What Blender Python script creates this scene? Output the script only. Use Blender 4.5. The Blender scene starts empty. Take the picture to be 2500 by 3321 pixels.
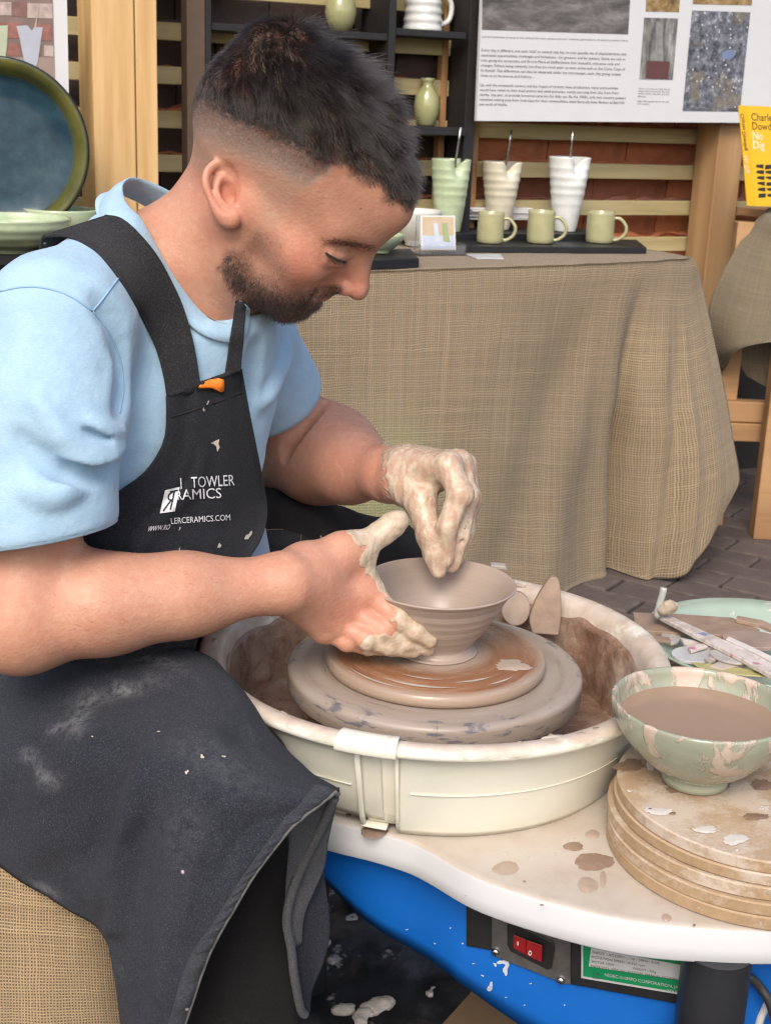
import bpy, bmesh, math, random
import numpy as np
from mathutils import Vector, Matrix
from mathutils.bvhtree import BVHTree
R = math.radians
rng = np.random.default_rng(7); random.seed(7)
sc = bpy.context.scene; COL = sc.collection

# ------------------------------------------------------------------ camera
H = 1.08; PITCH = R(16.7); ROLL = R(2.2); FPX = 4350.0; CX, CY = 1250.0, 1660.5
cam = bpy.data.cameras.new('camera'); camo = bpy.data.objects.new('camera', cam); COL.objects.link(camo)
camo.matrix_world = Matrix.Translation((0, 0, H)) @ Matrix.Rotation(R(90) - PITCH, 4, 'X') @ Matrix.Rotation(ROLL, 4, 'Z')
cam.sensor_fit = 'VERTICAL'; cam.sensor_height = 36.0; cam.lens = 36.0 * FPX / 3321.0
cam.clip_start = .05; cam.clip_end = 400
cam.dof.use_dof = True; cam.dof.focus_distance = 1.3; cam.dof.aperture_fstop = 20
sc.camera = camo
# ------------------------------------------------------------------ light
w = bpy.data.worlds.new('World'); sc.world = w; w.use_nodes = True
SUN_EL, SUN_AZ = R(44), R(190)          # azimuth clockwise from +Y: behind and left of the camera
nt = w.node_tree; bg = nt.nodes['Background']
sky = nt.nodes.new('ShaderNodeTexSky'); sky.sky_type = 'NISHITA'; sky.sun_disc = False
sky.sun_elevation = SUN_EL; sky.sun_rotation = SUN_AZ; sky.air_density = 1.0; sky.dust_density = 4.0; sky.ozone_density = 1.0
nt.links.new(sky.outputs[0], bg.inputs[0]); bg.inputs[1].default_value = 0.15
sd = bpy.data.lights.new('sun', 'SUN'); sd.energy = 1.0; sd.angle = R(24); sd.color = (1, .93, .84)
so = bpy.data.objects.new('sun', sd); COL.objects.link(so)
sdir = Vector((math.sin(SUN_AZ) * math.cos(SUN_EL), math.cos(SUN_AZ) * math.cos(SUN_EL), math.sin(SUN_EL)))
so.rotation_euler = sdir.to_track_quat('Z', 'Y').to_euler()
vs = sc.view_settings; vs.view_transform = 'Standard'; vs.look = 'None'; vs.exposure = 0.66; vs.gamma = 1
sc.render.engine = 'CYCLES'
cy = sc.cycles; cy.use_denoising = True; cy.max_bounces = 6; cy.transparent_max_bounces = 8
try: cy.sampling_pattern = 'BLUE_NOISE'
except Exception: pass
try: cy.denoiser = 'OPENIMAGEDENOISE'; cy.denoising_prefilter = 'NONE'; cy.denoising_input_passes = 'RGB_ALBEDO_NORMAL'
except Exception: pass
cy.use_adaptive_sampling = False; cy.filter_width = 1.3; cy.sample_clamp_indirect = 4.0; cy.caustics_reflective = False; cy.caustics_refractive = False

# ------------------------------------------------------------------ where a pixel of the photograph (2500 x 3321) lies
f_ = np.array([0, math.cos(PITCH), -math.sin(PITCH)]); r0 = np.array([1., 0, 0]); u0 = np.array([0, math.sin(PITCH), math.cos(PITCH)])
r_ = r0 * math.cos(ROLL) + u0 * math.sin(ROLL); u_ = -r0 * math.sin(ROLL) + u0 * math.cos(ROLL)
CAM = np.array([0, 0, H])
def ray(px, py): return f_ + r_ * (px - CX) / FPX - u_ * (py - CY) / FPX
def at(px, py, y): d = ray(px, py); return CAM + d * (y / d[1])
def atz(px, py, z): d = ray(px, py); return CAM + d * ((z - H) / d[2])
WA = R(25); WD = np.array([math.cos(WA), math.sin(WA), 0]); WN = np.array([-math.sin(WA), math.cos(WA), 0])   # booth axes: along the wall / away
W0 = np.array([0, 3.66, 0])
def atw(px, py, off=0.0):               # point on the booth wall plane moved 'off' towards the viewer
    d = ray(px, py); p0 = W0 - WN * off
    return CAM + d * (((p0 - CAM) @ WN) / (d @ WN))
def proj(p):
    v = np.asarray(p) - CAM
    return np.stack([CX + FPX * (v @ r_) / (v @ f_), CY - FPX * (v @ u_) / (v @ f_)], -1)

# ------------------------------------------------------------------ objects
ORG = {}
def tag(o, label=None, cat=None, group=None, kind=None):
    if label: o['label'] = label
    if cat: o['category'] = cat
    if group: o['group'] = group
    if kind: o['kind'] = kind
    return o
def thing(name, label, cat, loc=(0, 0, 0), group=None, rz=0):
    o = bpy.data.objects.new(name, None); o.empty_display_size = .02; COL.objects.link(o); o.location = loc; o.rotation_euler.z = rz
    ORG[o.name] = np.array(loc, float); tag(o, label, cat, group); return o
def mk(name, v, f, m, parent=None, local=False, smooth=True, uv=None, bevel=0, attrs=None, sharp=None):
    """one mesh object; v in world coordinates unless local"""
    v = np.array(v, float).reshape(-1, 3)
    org = ORG.get(parent.name, np.zeros(3)) if parent is not None else np.zeros(3)
    if not local: v = v - org
    me = bpy.data.meshes.new(name)
    if isinstance(f, np.ndarray):
        k = f.shape[1]; n = len(f)
        me.vertices.add(len(v)); me.vertices.foreach_set('co', v.ravel())
        me.loops.add(n * k); me.loops.foreach_set('vertex_index', f.ravel().astype(np.int32))
        me.polygons.add(n); me.polygons.foreach_set('loop_start', np.arange(0, n * k, k, dtype=np.int32))
        me.update(calc_edges=True); me.validate()
    else:
        me.from_pydata([tuple(p) for p in v], [], [tuple(int(i) for i in q) for q in f]); me.update()
    if uv is not None:
        ul = me.uv_layers.new(name='UVMap'); li = np.zeros(len(me.loops), np.int32); me.loops.foreach_get('vertex_index', li)
        ul.data.foreach_set('uv', np.asarray(uv, np.float32)[li].ravel())
    if attrs:
        for k, a in attrs.items():
            at_ = me.attributes.new(k, 'FLOAT', 'POINT'); at_.data.foreach_set('value', np.asarray(a, np.float32))
    me.polygons.foreach_set('use_smooth', [bool(smooth)] * len(me.polygons))
    if sharp is not None: me.set_sharp_from_angle(angle=R(sharp))
    if isinstance(m, (list, tuple)):
        for q in m: me.materials.append(q)
    elif m: me.materials.append(m)
    o = bpy.data.objects.new(name, me); COL.objects.link(o)
    if parent is not None: o.parent = parent
    ORG[o.name] = org
    if bevel:
        b = o.modifiers.new('bevel', 'BEVEL'); b.width = bevel; b.segments = 2; b.limit_method = 'ANGLE'; b.angle_limit = R(40)
    return o
def inst(o, name, loc, rot=(0, 0, 0), parent=None, scale=None):
    c = o.copy(); c.name = name; COL.objects.link(c); c.location = loc; c.rotation_euler = rot
    if scale: c.scale = scale
    c.parent = parent; return c
def copy_thing(root, loc, rz=None, label=None):
    r = root.copy(); COL.objects.link(r); r.location = loc
    if rz is not None: r.rotation_euler.z = rz
    if label: r['label'] = label
    for ch in list(root.children):
        c = ch.copy(); COL.objects.link(c); c.parent = r
        for g in list(ch.children):
            d = g.copy(); COL.objects.link(d); d.parent = c
    return r
def join(parts):
    V, Fc, n = [], [], 0
    for v, f in parts:
        v = np.asarray(v, float).reshape(-1, 3); V.append(v); Fc += [tuple(int(i) + n for i in q) for q in f]; n += len(v)
    return np.concatenate(V), Fc
def box(c, s, ax=None):
    c = np.array(c, float); s = np.array(s, float) / 2
    v = np.array([[x, y, z] for x in (-1, 1) for y in (-1, 1) for z in (-1, 1)], float) * s
    if ax is not None: v = v @ np.array(ax)
    return v + c, [(0, 1, 3, 2), (4, 6, 7, 5), (0, 4, 5, 1), (2, 3, 7, 6), (0, 2, 6, 4), (1, 5, 7, 3)]
BW = np.array([WD, WN, [0, 0, 1]])       # booth box axes
def lathe(prof, c=(0, 0, 0), n=64, wob=0, close=False):
    prof = np.array(prof, float); a = np.linspace(0, 2 * np.pi, n, endpoint=False); m = len(prof)
    v = np.zeros((m, n, 3)); v[:, :, 0] = prof[:, 0:1] * np.cos(a); v[:, :, 1] = prof[:, 0:1] * np.sin(a); v[:, :, 2] = prof[:, 1:2]
    if wob:
        ph = rng.uniform(0, 6, 4)
        v[:, :, :2] *= (1 + wob * (np.sin(2 * a + ph[0]) + .6 * np.sin(3 * a + ph[1]) + .4 * np.sin(5 * a + ph[2])))[None, :, None]
    f = []
    rng_m = m if close else m - 1
    for i in range(rng_m):
        i2 = (i + 1) % m
        for j in range(n):
            j2 = (j + 1) % n; f.append((i * n + j, i * n + j2, i2 * n + j2, i2 * n + j))
    return v.reshape(-1, 3) + np.array(c, float), f
def spline(P, n):
    """Catmull-Rom through the rows of P, n samples"""
    P = np.array(P, float); m = len(P)
    if m == 2: t = np.linspace(0, 1, n)[:, None]; return P[0] * (1 - t) + P[1] * t
    Q = np.concatenate([[2 * P[0] - P[1]], P, [2 * P[-1] - P[-2]]])
    s = np.linspace(0, m - 1 - 1e-9, n); i = s.astype(int); t = (s - i)[:, None]
    a, b, c, d = Q[i], Q[i + 1], Q[i + 2], Q[i + 3]
    return .5 * (2 * b + (c - a) * t + (2 * a - 5 * b + 4 * c - d) * t * t + (3 * b - a - 3 * c + d) * t ** 3)
def frames(P):
    T = np.gradient(P, axis=0); T /= np.linalg.norm(T, axis=1)[:, None] + 1e-12
    up = np.array([0, 0, 1.]) if abs(T[0, 2]) < .9 else np.array([1., 0, 0])
    A = []; a = up
    for t in T:
        a = a - t * (a @ t); a = a / (np.linalg.norm(a) + 1e-12); A.append(a)
    A = np.array(A); return T, A, np.cross(T, A)
def tube(P, r, n=12, caps=True, sq=1.0):
    P = np.array(P, float); m = len(P); r = np.broadcast_to(np.array(r, float), (m,)); T, A, B = frames(P)
    a = np.linspace(0, 2 * np.pi, n, endpoint=False)
    v = P[:, None] + r[:, None, None] * (A[:, None] * np.cos(a)[None, :, None] * sq + B[:, None] * np.sin(a)[None, :, None])
    f = [(i * n + j, i * n + (j + 1) % n, (i + 1) * n + (j + 1) % n, (i + 1) * n + j) for i in range(m - 1) for j in range(n)]
    v = v.reshape(-1, 3)
    if caps: f += [tuple(range(n - 1, -1, -1)), tuple((m - 1) * n + j for j in range(n))]
    return v, f
def gridf(nu, nv, off=0):
    i, j = np.meshgrid(np.arange(nu - 1), np.arange(nv - 1), indexing='ij'); a = i * nv + j + off
    return np.stack([a, a + nv, a + nv + 1, a + 1], -1).reshape(-1, 4)
def surf(ctrl, nu, nv):
    """smooth surface through a control grid (rows x cols x 3)"""
    C = np.array(ctrl, float); a = np.stack([spline(C[i], nv) for i in range(len(C))])
    return np.stack([spline(a[:, j], nu) for j in range(nv)], 1)
def prism(poly, z0, z1):
    n = len(poly); v = [(x, y, z0) for x, y in poly] + [(x, y, z1) for x, y in poly]
    return np.array(v, float), [tuple(range(n - 1, -1, -1)), tuple(range(n, 2 * n))] + [(i, (i + 1) % n, (i + 1) % n + n, i + n) for i in range(n)]
_sd = np.random.default_rng(3); _G = _sd.uniform(-1, 1, (16, 16, 16))
def vnoise(p, s):
    """cheap smooth value noise for numpy points"""
    q = np.asarray(p) * s; i = np.floor(q).astype(int); t = q - i; t = t * t * (3 - 2 * t); o = 0
    for dx in (0, 1):
        for dy in (0, 1):
            for dz in (0, 1):
                wgt = np.where(dx, t[..., 0], 1 - t[..., 0]) * np.where(dy, t[..., 1], 1 - t[..., 1]) * np.where(dz, t[..., 2], 1 - t[..., 2])
                o = o + wgt * _G[(i[..., 0] + dx) % 16, (i[..., 1] + dy) % 16, (i[..., 2] + dz) % 16]
    return o
def bvh(o):
    dg = bpy.context.evaluated_depsgraph_get(); return BVHTree.FromObject(o, dg)
def sst(a, b, x): t = np.clip((x - a) / (b - a), 0, 1); return t * t * (3 - 2 * t)

# ------------------------------------------------------------------ materials
class G:
    def __init__(s, name):
        s.m = bpy.data.materials.new(name); s.m.use_nodes = True; s.t = s.m.node_tree; s.p = s.t.nodes['Principled BSDF']
        s.tc = s.t.nodes.new('ShaderNodeTexCoord'); s.obj = s.tc.outputs['Object']; s.uv = s.tc.outputs['UV']
    def n(s, ty, props=None, **ins):
        nd = s.t.nodes.new('ShaderNode' + ty)
        for k, v in (props or {}).items(): setattr(nd, k, v)
        for k, v in ins.items():
            s.set(nd.inputs[int(k[1:])] if k[0] == '_' and k[1:].isdigit() else nd.inputs[k.replace('_', ' ')], v)
        return nd
    def set(s, sock, v):
        if isinstance(v, bpy.types.NodeSocket): s.t.links.new(v, sock)
        elif isinstance(v, bpy.types.Node): s.t.links.new(v.outputs[0], sock)
        else:
            if sock.type == 'RGBA' and len(v) == 3: v = (*v, 1)
            sock.default_value = v
    def noise(s, sc_, det=4, rough=.55, vec=None, dist=0, col=False):
        nd = s.n('TexNoise', Vector=vec or s.obj, Scale=sc_, Detail=det, Roughness=rough, Distortion=dist); return nd.outputs[1 if col else 0]
    def voro(s, sc_, vec=None, feat='F1', out=0, rnd=1):
        return s.n('TexVoronoi', {'feature': feat}, Vector=vec or s.obj, Scale=sc_, Randomness=rnd).outputs[out]
    def map(s, vec=None, scale=(1, 1, 1), rot=(0, 0, 0), loc=(0, 0, 0)):
        return s.n('Mapping', Vector=vec or s.obj, Scale=scale, Rotation=rot, Location=loc).outputs[0]
    def ramp(s, fac, *stops, interp='LINEAR'):
        nd = s.n('ValToRGB', Fac=fac); cr = nd.color_ramp; cr.interpolation = interp
        while len(cr.elements) < len(stops): cr.elements.new(.5)
        for e, (p, c) in zip(cr.elements, stops):
            e.position = p; e.color = (c, c, c, 1) if isinstance(c, (int, float)) else (*c, 1)
        return nd.outputs[0]
    def mix(s, fac, a, b, mode='MIX'):
        nd = s.n('Mix', {'data_type': 'RGBA', 'blend_type': mode})
        s.set(nd.inputs[0], fac); s.set(nd.inputs[6], a); s.set(nd.inputs[7], b); return nd.outputs[2]
    def math(s, op, a, b=0.0, c=0.0):
        nd = s.n('Math', {'operation': op}, _0=a, _1=b, _2=c); return nd.outputs[0]
    def attr(s, name): return s.n('Attribute', {'attribute_name': name}).outputs['Fac']
    def thr(s, x, lo, hi): return s.ramp(x, (lo, 0.0), (hi, 1.0))
    def bump(s, h, d=.002, st=1.0, prev=None):
        nd = s.n('Bump', Height=h, Distance=d, Strength=st)
        if prev is not None: s.set(nd.inputs['Normal'], prev)
        return nd.outputs[0]
    def out(s, col=None, rough=None, bump=None, spec=None, **kw):
        p = s.p
        if col is not None: s.set(p.inputs['Base Color'], col)
        if rough is not None: s.set(p.inputs['Roughness'], rough)
        if bump is not None: s.set(p.inputs['Normal'], bump)
        if spec is not None: s.set(p.inputs['Specular IOR Level'], spec)
        for k, v in kw.items(): s.set(p.inputs[k.replace('_', ' ')], v)
        return s.m
def plain(name, c, rough=.5, var=.12, sc_=30, bmp=0, **kw):
    g = G(name); n = g.noise(sc_, 5); c = np.array(c)
    col = g.ramp(n, (.25, tuple(c * (1 - var))), (.75, tuple(np.minimum(c * (1 + var), 1))))
    r2 = g.ramp(g.noise(sc_ * .4, 3), (.3, max(rough - .08, .02)), (.7, min(rough + .08, 1)))
    return g.out(col, r2, g.bump(n, bmp) if bmp else None, **kw)

# ------------------------------------------------------------------ organic bodies: a distance field meshed by surface nets
def _n(v): v = np.array(v, float); return v / np.linalg.norm(v)
class Field:
    MARG = .035
    def __init__(s): s.ops = []
    def add(s, fn, lo, hi, k=.01, mode='u'): s.ops.append((fn, np.array(lo) - s.MARG - k, np.array(hi) + s.MARG + k, k, mode)); return s
    def cone(s, a, b, ra, rb, k=.01, mode='u'):
        a = np.array(a, float); b = np.array(b, float); ba = b - a; bb = ba @ ba + 1e-12
        def fn(p):
            h = np.clip(((p - a) @ ba) / bb, 0, 1); return np.linalg.norm(p - a - h[:, None] * ba, axis=1) - (ra + (rb - ra) * h)
        m = max(ra, rb); return s.add(fn, np.minimum(a, b) - m, np.maximum(a, b) + m, k, mode)
    def chain(s, pts, rs, k=.01, mode='u', ki=None):
        for i in range(len(pts) - 1): s.cone(pts[i], pts[i + 1], rs[i], rs[i + 1], k if (i == 0 or ki is None) else ki, mode)
        return s
    def ell(s, c, r, ax=None, k=.01, mode='u'):
        c = np.array(c, float); r = np.array(r, float); A = np.eye(3) if ax is None else np.array(ax, float)
        def fn(p):
            q = (p - c) @ A.T; k0 = np.linalg.norm(q / r, axis=1); k1 = np.linalg.norm(q / r ** 2, axis=1) + 1e-9
            return np.maximum(k0 * (k0 - 1) / k1, np.linalg.norm(q, axis=1) - r.max())
        e = np.abs(A.T) @ r; return s.add(fn, c - e, c + e, k, mode)
    def box(s, c, hs, ax=None, r=.005, k=.01, mode='u'):
        c = np.array(c, float); hs = np.array(hs, float); A = np.eye(3) if ax is None else np.array(ax, float)
        def fn(p):
            q = np.abs((p - c) @ A.T) - (hs - r)
            return np.linalg.norm(np.maximum(q, 0), axis=1) + np.minimum(q.max(1), 0) - r
        e = np.abs(A.T) @ hs; return s.add(fn, c - e, c + e, k, mode)
    def plane(s, c, n, k=.004, lo=None, hi=None):
        """keep the side the normal points away from"""
        c = np.array(c, float); n = _n(n)
        return s.add(lambda p: (p - c) @ n, lo if lo is not None else [-9] * 3, hi if hi is not None else [9] * 3, k, 'i')
    def warp(s, fn): s.ops.append((fn, None, None, 0, 'd')); return s
    def __call__(s, p):
        return np.concatenate([s.part(p[i:i + 12000]) for i in range(0, len(p), 12000)]) if len(p) else np.zeros(0)
    def part(s, p):
        d = np.full(len(p), .08); plo = p.min(0); phi = p.max(0)
        for fn, lo, hi, k, mode in s.ops:
            if mode == 'd': d = d + fn(p); continue
            if (plo > hi).any() or (phi < lo).any(): continue
            m = np.all((p > lo) & (p < hi), axis=1)
            if not m.any(): continue
            a = d[m]; b = fn(p[m])
            if mode == 'u': h = np.maximum(k - np.abs(a - b), 0) / k; d[m] = np.minimum(a, b) - h * h * k * .25
            else:
                if mode == 's': b = -b
                h = np.maximum(k - np.abs(a - b), 0) / k; d[m] = np.maximum(a, b) + h * h * k * .25
        return d
    def hit(s, px, py, y0=.9, y1=1.7):
        """first surface point along the ray of a pixel"""
        t = np.linspace(y0, y1, 1601); d = ray(px, py); P = CAM + d * (t / d[1])[:, None]; v = s(P); i = np.argmax(v < 0)
        return P[i] if v[i] < 0 else None
    def mesh(s, lo, hi, h, levels=3):
        lo = np.array(lo, float); c = h * 2 ** levels; dims = np.ceil((np.array(hi) - lo) / c).astype(int)
        g = np.stack(np.meshgrid(*[np.arange(n) for n in dims], indexing='ij'), -1).reshape(-1, 3)
        size = c; o8 = np.array([[x, y, z] for x in (0, 1) for y in (0, 1) for z in (0, 1)])
        for l in range(levels + 1):
            d = s(lo + (g + .5) * size); g = g[np.abs(d) < size * (1.35 if l else 1.8)]
            if l < levels: g = (g[:, None] * 2 + o8).reshape(-1, 3); size /= 2
        def key(q): return (q[..., 0].astype(np.int64) << 42) | (q[..., 1].astype(np.int64) << 21) | q[..., 2].astype(np.int64)
        cor = g[:, None] + o8; ck = key(cor); uk, idx, inv = np.unique(ck.ravel(), return_index=True, return_inverse=True)
        od = np.argsort(idx); vals = np.empty(len(idx)); vals[od] = s(lo + cor.reshape(-1, 3)[idx[od]] * h); dv = vals[inv.ravel()].reshape(-1, 8)
        act = (dv.min(1) < 0) & (dv.max(1) >= 0); g = g[act]; dv = dv[act]
        E = [(0, 4), (1, 5), (2, 6), (3, 7), (0, 2), (1, 3), (4, 6), (5, 7), (0, 1), (2, 3), (4, 5), (6, 7)]
        acc = np.zeros((len(g), 3)); cnt = np.zeros(len(g))
        for a, b in E:
            A, B = dv[:, a], dv[:, b]; m = (A < 0) != (B < 0); t = np.where(m, A / np.where(m, A - B, 1), 0)
            acc += np.where(m[:, None], o8[a] + t[:, None] * (o8[b] - o8[a]), 0); cnt += m
        V = lo + (g + acc / cnt[:, None]) * h
        gk = key(g); order = np.argsort(gk); sk = gk[order]
        def find(q):
            kq = key(q); i = np.clip(np.searchsorted(sk, kq), 0, len(sk) - 1); ok = sk[i] == kq; return np.where(ok, order[i], -1)
        Fs = []
        for ax, (a, b) in enumerate([(3, 7), (5, 7), (6, 7)]):     # the cell's far edge along each axis
            A, B = dv[:, a], dv[:, b]; m = (A < 0) != (B < 0)
            u, v = [(1, 2), (2, 0), (0, 1)][ax]; eu = np.zeros(3, int); eu[u] = 1; ev = np.zeros(3, int); ev[v] = 1
            q = g[m]; i0 = np.nonzero(m)[0]; i1 = find(q + eu); i2 = find(q + eu + ev); i3 = find(q + ev)
            ok = (i1 >= 0) & (i2 >= 0) & (i3 >= 0); quad = np.stack([i0, i1, i2, i3], 1)[ok]; flip = (A[m] >= 0)[ok]
            quad[flip] = quad[flip][:, ::-1]; Fs.append(quad)
        return V, np.concatenate(Fs)
def relax(V, Fq, it=2, lam=.5, fix=None):
    e = np.concatenate([Fq[:, [i, (i + 1) % 4]] for i in range(4)])
    for _ in range(it):
        acc = np.zeros_like(V); cnt = np.zeros(len(V))
        for a, b in ((0, 1), (1, 0)):
            for c in range(3): acc[:, c] += np.bincount(e[:, a], V[e[:, b], c], len(V))
            cnt += np.bincount(e[:, a], minlength=len(V))
        q = V + lam * (acc / np.maximum(cnt, 1)[:, None] - V)
        if fix is not None: q[fix] = V[fix]
        V = q
    return V
def normals(V, Fq):
    n = np.cross(V[Fq[:, 2]] - V[Fq[:, 0]], V[Fq[:, 3]] - V[Fq[:, 1]]); N = np.zeros_like(V)
    for i in range(4):
        for c in range(3): N[:, c] += np.bincount(Fq[:, i], n[:, c], len(V))
    return N / (np.linalg.norm(N, axis=1)[:, None] + 1e-12)
# ================================================================== SETTING
def wood(name, c0, c1, grain=26, rough=.75, ax=2, bmp=.0008, rot=(0, 0, 0)):
    g = G(name); sc_ = [1, 1, 1]; sc_[ax] = .06
    rnd = g.n('ObjectInfo').outputs['Random']; v = g.n('VectorMath', {'operation': 'ADD'}, _0=g.map(scale=sc_, rot=rot), _1=g.n('CombineXYZ', X=g.math('MULTIPLY', rnd, 7.3), Y=g.math('MULTIPLY', rnd, 3.1))).outputs[0]
    n = g.n('TexNoise', Vector=v, Scale=grain, Detail=6, Roughness=.6, Distortion=.6).outputs[0]
    rg = g.n('TexWave', {'wave_type': 'RINGS', 'rings_direction': 'XYZ'[ax]}, Vector=v, Scale=grain * .22, Distortion=6, Detail=3).outputs[0]
    f = g.math('ADD', g.math('MULTIPLY', n, .65), g.math('MULTIPLY', rg, .35)); fine = g.n('TexNoise', Vector=v, Scale=grain * 7, Detail=3).outputs[0]
    col = g.ramp(g.math('ADD', f, g.math('MULTIPLY', g.math('SUBTRACT', rnd, .5), .22)), (.3, c0), (.7, c1)); col = g.mix(g.math('MULTIPLY', g.thr(fine, .55, .8), .3), col, tuple(np.array(c0) * .6))
    return g.out(col, rough, g.bump(fine, bmp, .5))
GROUND = plain('ground_sand', (.045, .038, .033), .95, .3, 40)
gv, gf = box((0, 20, -.05), (120, 120, .07)); ground = tag(mk('ground', gv, gf, GROUND, smooth=False), kind='structure')
pave = thing('pavement', None, None, (0, 0, 0)); tag(pave, kind='structure'); del_ = pave
g = G('paver'); rnd = g.n('ObjectInfo').outputs['Random']
c = g.mix(rnd, (.070, .052, .050), (.115, .088, .078)); c = g.mix(g.thr(g.noise(18, 6, .7), .45, .75), c, (.14, .115, .10)); c = g.mix(g.math('MULTIPLY', g.thr(g.noise(140, 3), .55, .75), .5), c, (.03, .025, .024))
PAV = g.out(c, .85, g.bump(g.noise(160, 5, .7), .002, .7))
pa = R(-34); px_ = np.array([math.cos(pa), math.sin(pa)]); py_ = np.array([-px_[1], px_[0]])
pvm = None; kept = 0
for i in range(-16, 24):
    for j in range(-26, 40):
        u = i * .202 + (.101 if j % 2 else 0); v = j * .102; q = np.array([.9, 3.2]) + px_ * u + py_ * v
        pp = proj((q[0], q[1], 0))
        if not (-.2 < q[0] < 1.7 and 2.35 < q[1] < 4.7) or pp[0] < 1500 or pp[0] > 2800: continue
        if pvm is None:
            bx, bf = box((0, 0, 0), (.194, .094, .06)); pvm = mk('paving_brick', bx, bf, PAV, pave, local=True, smooth=False, bevel=.004); o = pvm
        else: o = pvm.copy(); COL.objects.link(o)
        o.location = (q[0], q[1], -.030 + rng.normal(0, .0012)); o.rotation_euler = (rng.normal(0, .008), rng.normal(0, .008), pa + rng.normal(0, .008)); kept += 1
# ---- clay tile wall behind the slats
zc = [atw(1950, y, .07)[2] for y in (434, 559, 680, 797, 907)]; dz = (zc[0] - zc[-1]) / 4; ztop = zc[0]
wall = thing('wall', None, None, tuple(W0)); tag(wall, kind='structure')
def wpt(s, z, off=0.0): return W0 + WD * s - WN * off + np.array([0, 0, z])
bk = join([box(wpt(0, .9, -.06), (4.4, .05, 2.2), BW)])
mk('backing', *bk, plain('wall_dark', (.020, .016, .015), .95), wall, smooth=False)
g = G('clay_tile'); rnd = g.n('ObjectInfo').outputs['Random']
c = g.ramp(rnd, (.0, (.36, .12, .058)), (.35, (.50, .175, .075)), (.7, (.43, .14, .065)), (1.0, (.23, .095, .062))); c = g.mix(g.math('MULTIPLY', g.thr(g.noise(16, 5, .7), .45, .75), .6), c, (.10, .045, .035)); c = g.mix(g.math('MULTIPLY', g.thr(g.noise(90, 4, .7), .58, .75), .5), c, (.36, .15, .08))
TIL = g.out(c, .8, g.bump(g.noise(70, 5, .7), .003, .6))
g = G('shaded_tile'); rnd = g.n('ObjectInfo').outputs['Random']  # darker tile copy: the left side's shadow is put into its colour
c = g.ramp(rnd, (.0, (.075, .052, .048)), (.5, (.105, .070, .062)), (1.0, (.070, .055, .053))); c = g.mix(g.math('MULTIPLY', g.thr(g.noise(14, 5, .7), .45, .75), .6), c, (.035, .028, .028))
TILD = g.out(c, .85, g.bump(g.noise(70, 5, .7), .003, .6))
tb = {}
for k in range(-5, 9):
    zt = ztop + dz * (k + .5 - 1)
    s0 = -1.75 + (k % 2) * .14 + rng.uniform(-.03, .03)
    while s0 < 2.3:
        wd = rng.uniform(.225, .275); mid = s0 + wd / 2; shaded = mid < .27 + .05 * math.sin(k * 2.1)
        if shaded not in tb: bx, bf = box((0, 0, 0), (.25, .016, .135)); tb[shaded] = o = mk('clay_tile' if not shaded else 'tile_in_shadow', bx, bf, TILD if shaded else TIL, wall, local=True, smooth=False, bevel=.003)
        else: o = tb[shaded].copy(); COL.objects.link(o)
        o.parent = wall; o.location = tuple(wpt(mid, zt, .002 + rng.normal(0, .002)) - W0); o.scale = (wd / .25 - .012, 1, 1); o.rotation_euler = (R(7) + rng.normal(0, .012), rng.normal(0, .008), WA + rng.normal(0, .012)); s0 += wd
# ragged mortar bedding under each course
for k in range(-5, 9):
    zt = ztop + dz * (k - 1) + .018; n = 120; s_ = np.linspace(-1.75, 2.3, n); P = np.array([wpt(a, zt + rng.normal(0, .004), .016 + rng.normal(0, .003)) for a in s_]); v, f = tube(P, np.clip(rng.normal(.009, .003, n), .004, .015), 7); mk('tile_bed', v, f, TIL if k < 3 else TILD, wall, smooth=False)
# ---- slatted screen: boards on posts
screen = thing('slatted_screen', 'pale green treated timber slats running level in front of the clay tile wall', 'screen', tuple(W0 - WN * .07))
SLT = wood('treated_slat', (.36, .295, .145), (.54, .46, .26), 40, .8, 0, rot=(0, 0, -WA))
slm = None
for k in range(-4, 9):
    bx, bf = box((0, 0, 0), (4.1, .020, .040))
    if slm is None: slm = mk('slat', bx, bf, SLT, screen, local=True, smooth=False, bevel=.002); o = slm
    else: o = slm.copy(); COL.objects.link(o)
    z = ztop + dz * k; o.location = tuple(wpt(.25, z, .07) - (W0 - WN * .07)); o.rotation_euler = (0, rng.normal(0, .0015), WA)
PINE = wood('orange_pine', (.34, .17, .065), (.50, .285, .13), 18, .7, 2)
PINE2 = wood('pale_pine', (.50, .31, .13), (.66, .45, .215), 20, .7, 2)
def upright(name, x0, x1, y0, y1, off, dep, m, parent=None, bevel=.003):
    """a vertical timber between two image columns (left and right edges at their top)"""
    a, b = atw(x0, y0, off), atw(x1, y0, off); lo = -.02; hi = 1.75; c = (a + b) / 2; wd = (b - a) @ WD
    v, f = box((c[0], c[1], (lo + hi) / 2) + WN * dep / 2, (wd, dep, hi - lo), BW); return mk(name, v, f, m, parent, smooth=False, bevel=bevel)
upright('batten', 1430, 1450, 300, 0, .085, .03, PINE, screen); upright('batten', 1536, 1562, 300, 0, .087, .03, PINE, screen)
po = upright('wooden_post', 2330, 2412, 450, 0, .20, .10, wood('post_pine', (.36, .21, .095), (.50, .31, .15), 16, .75, 2)); tag(po, 'square pine post at the right end of the slats below the information board', 'post')
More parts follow.
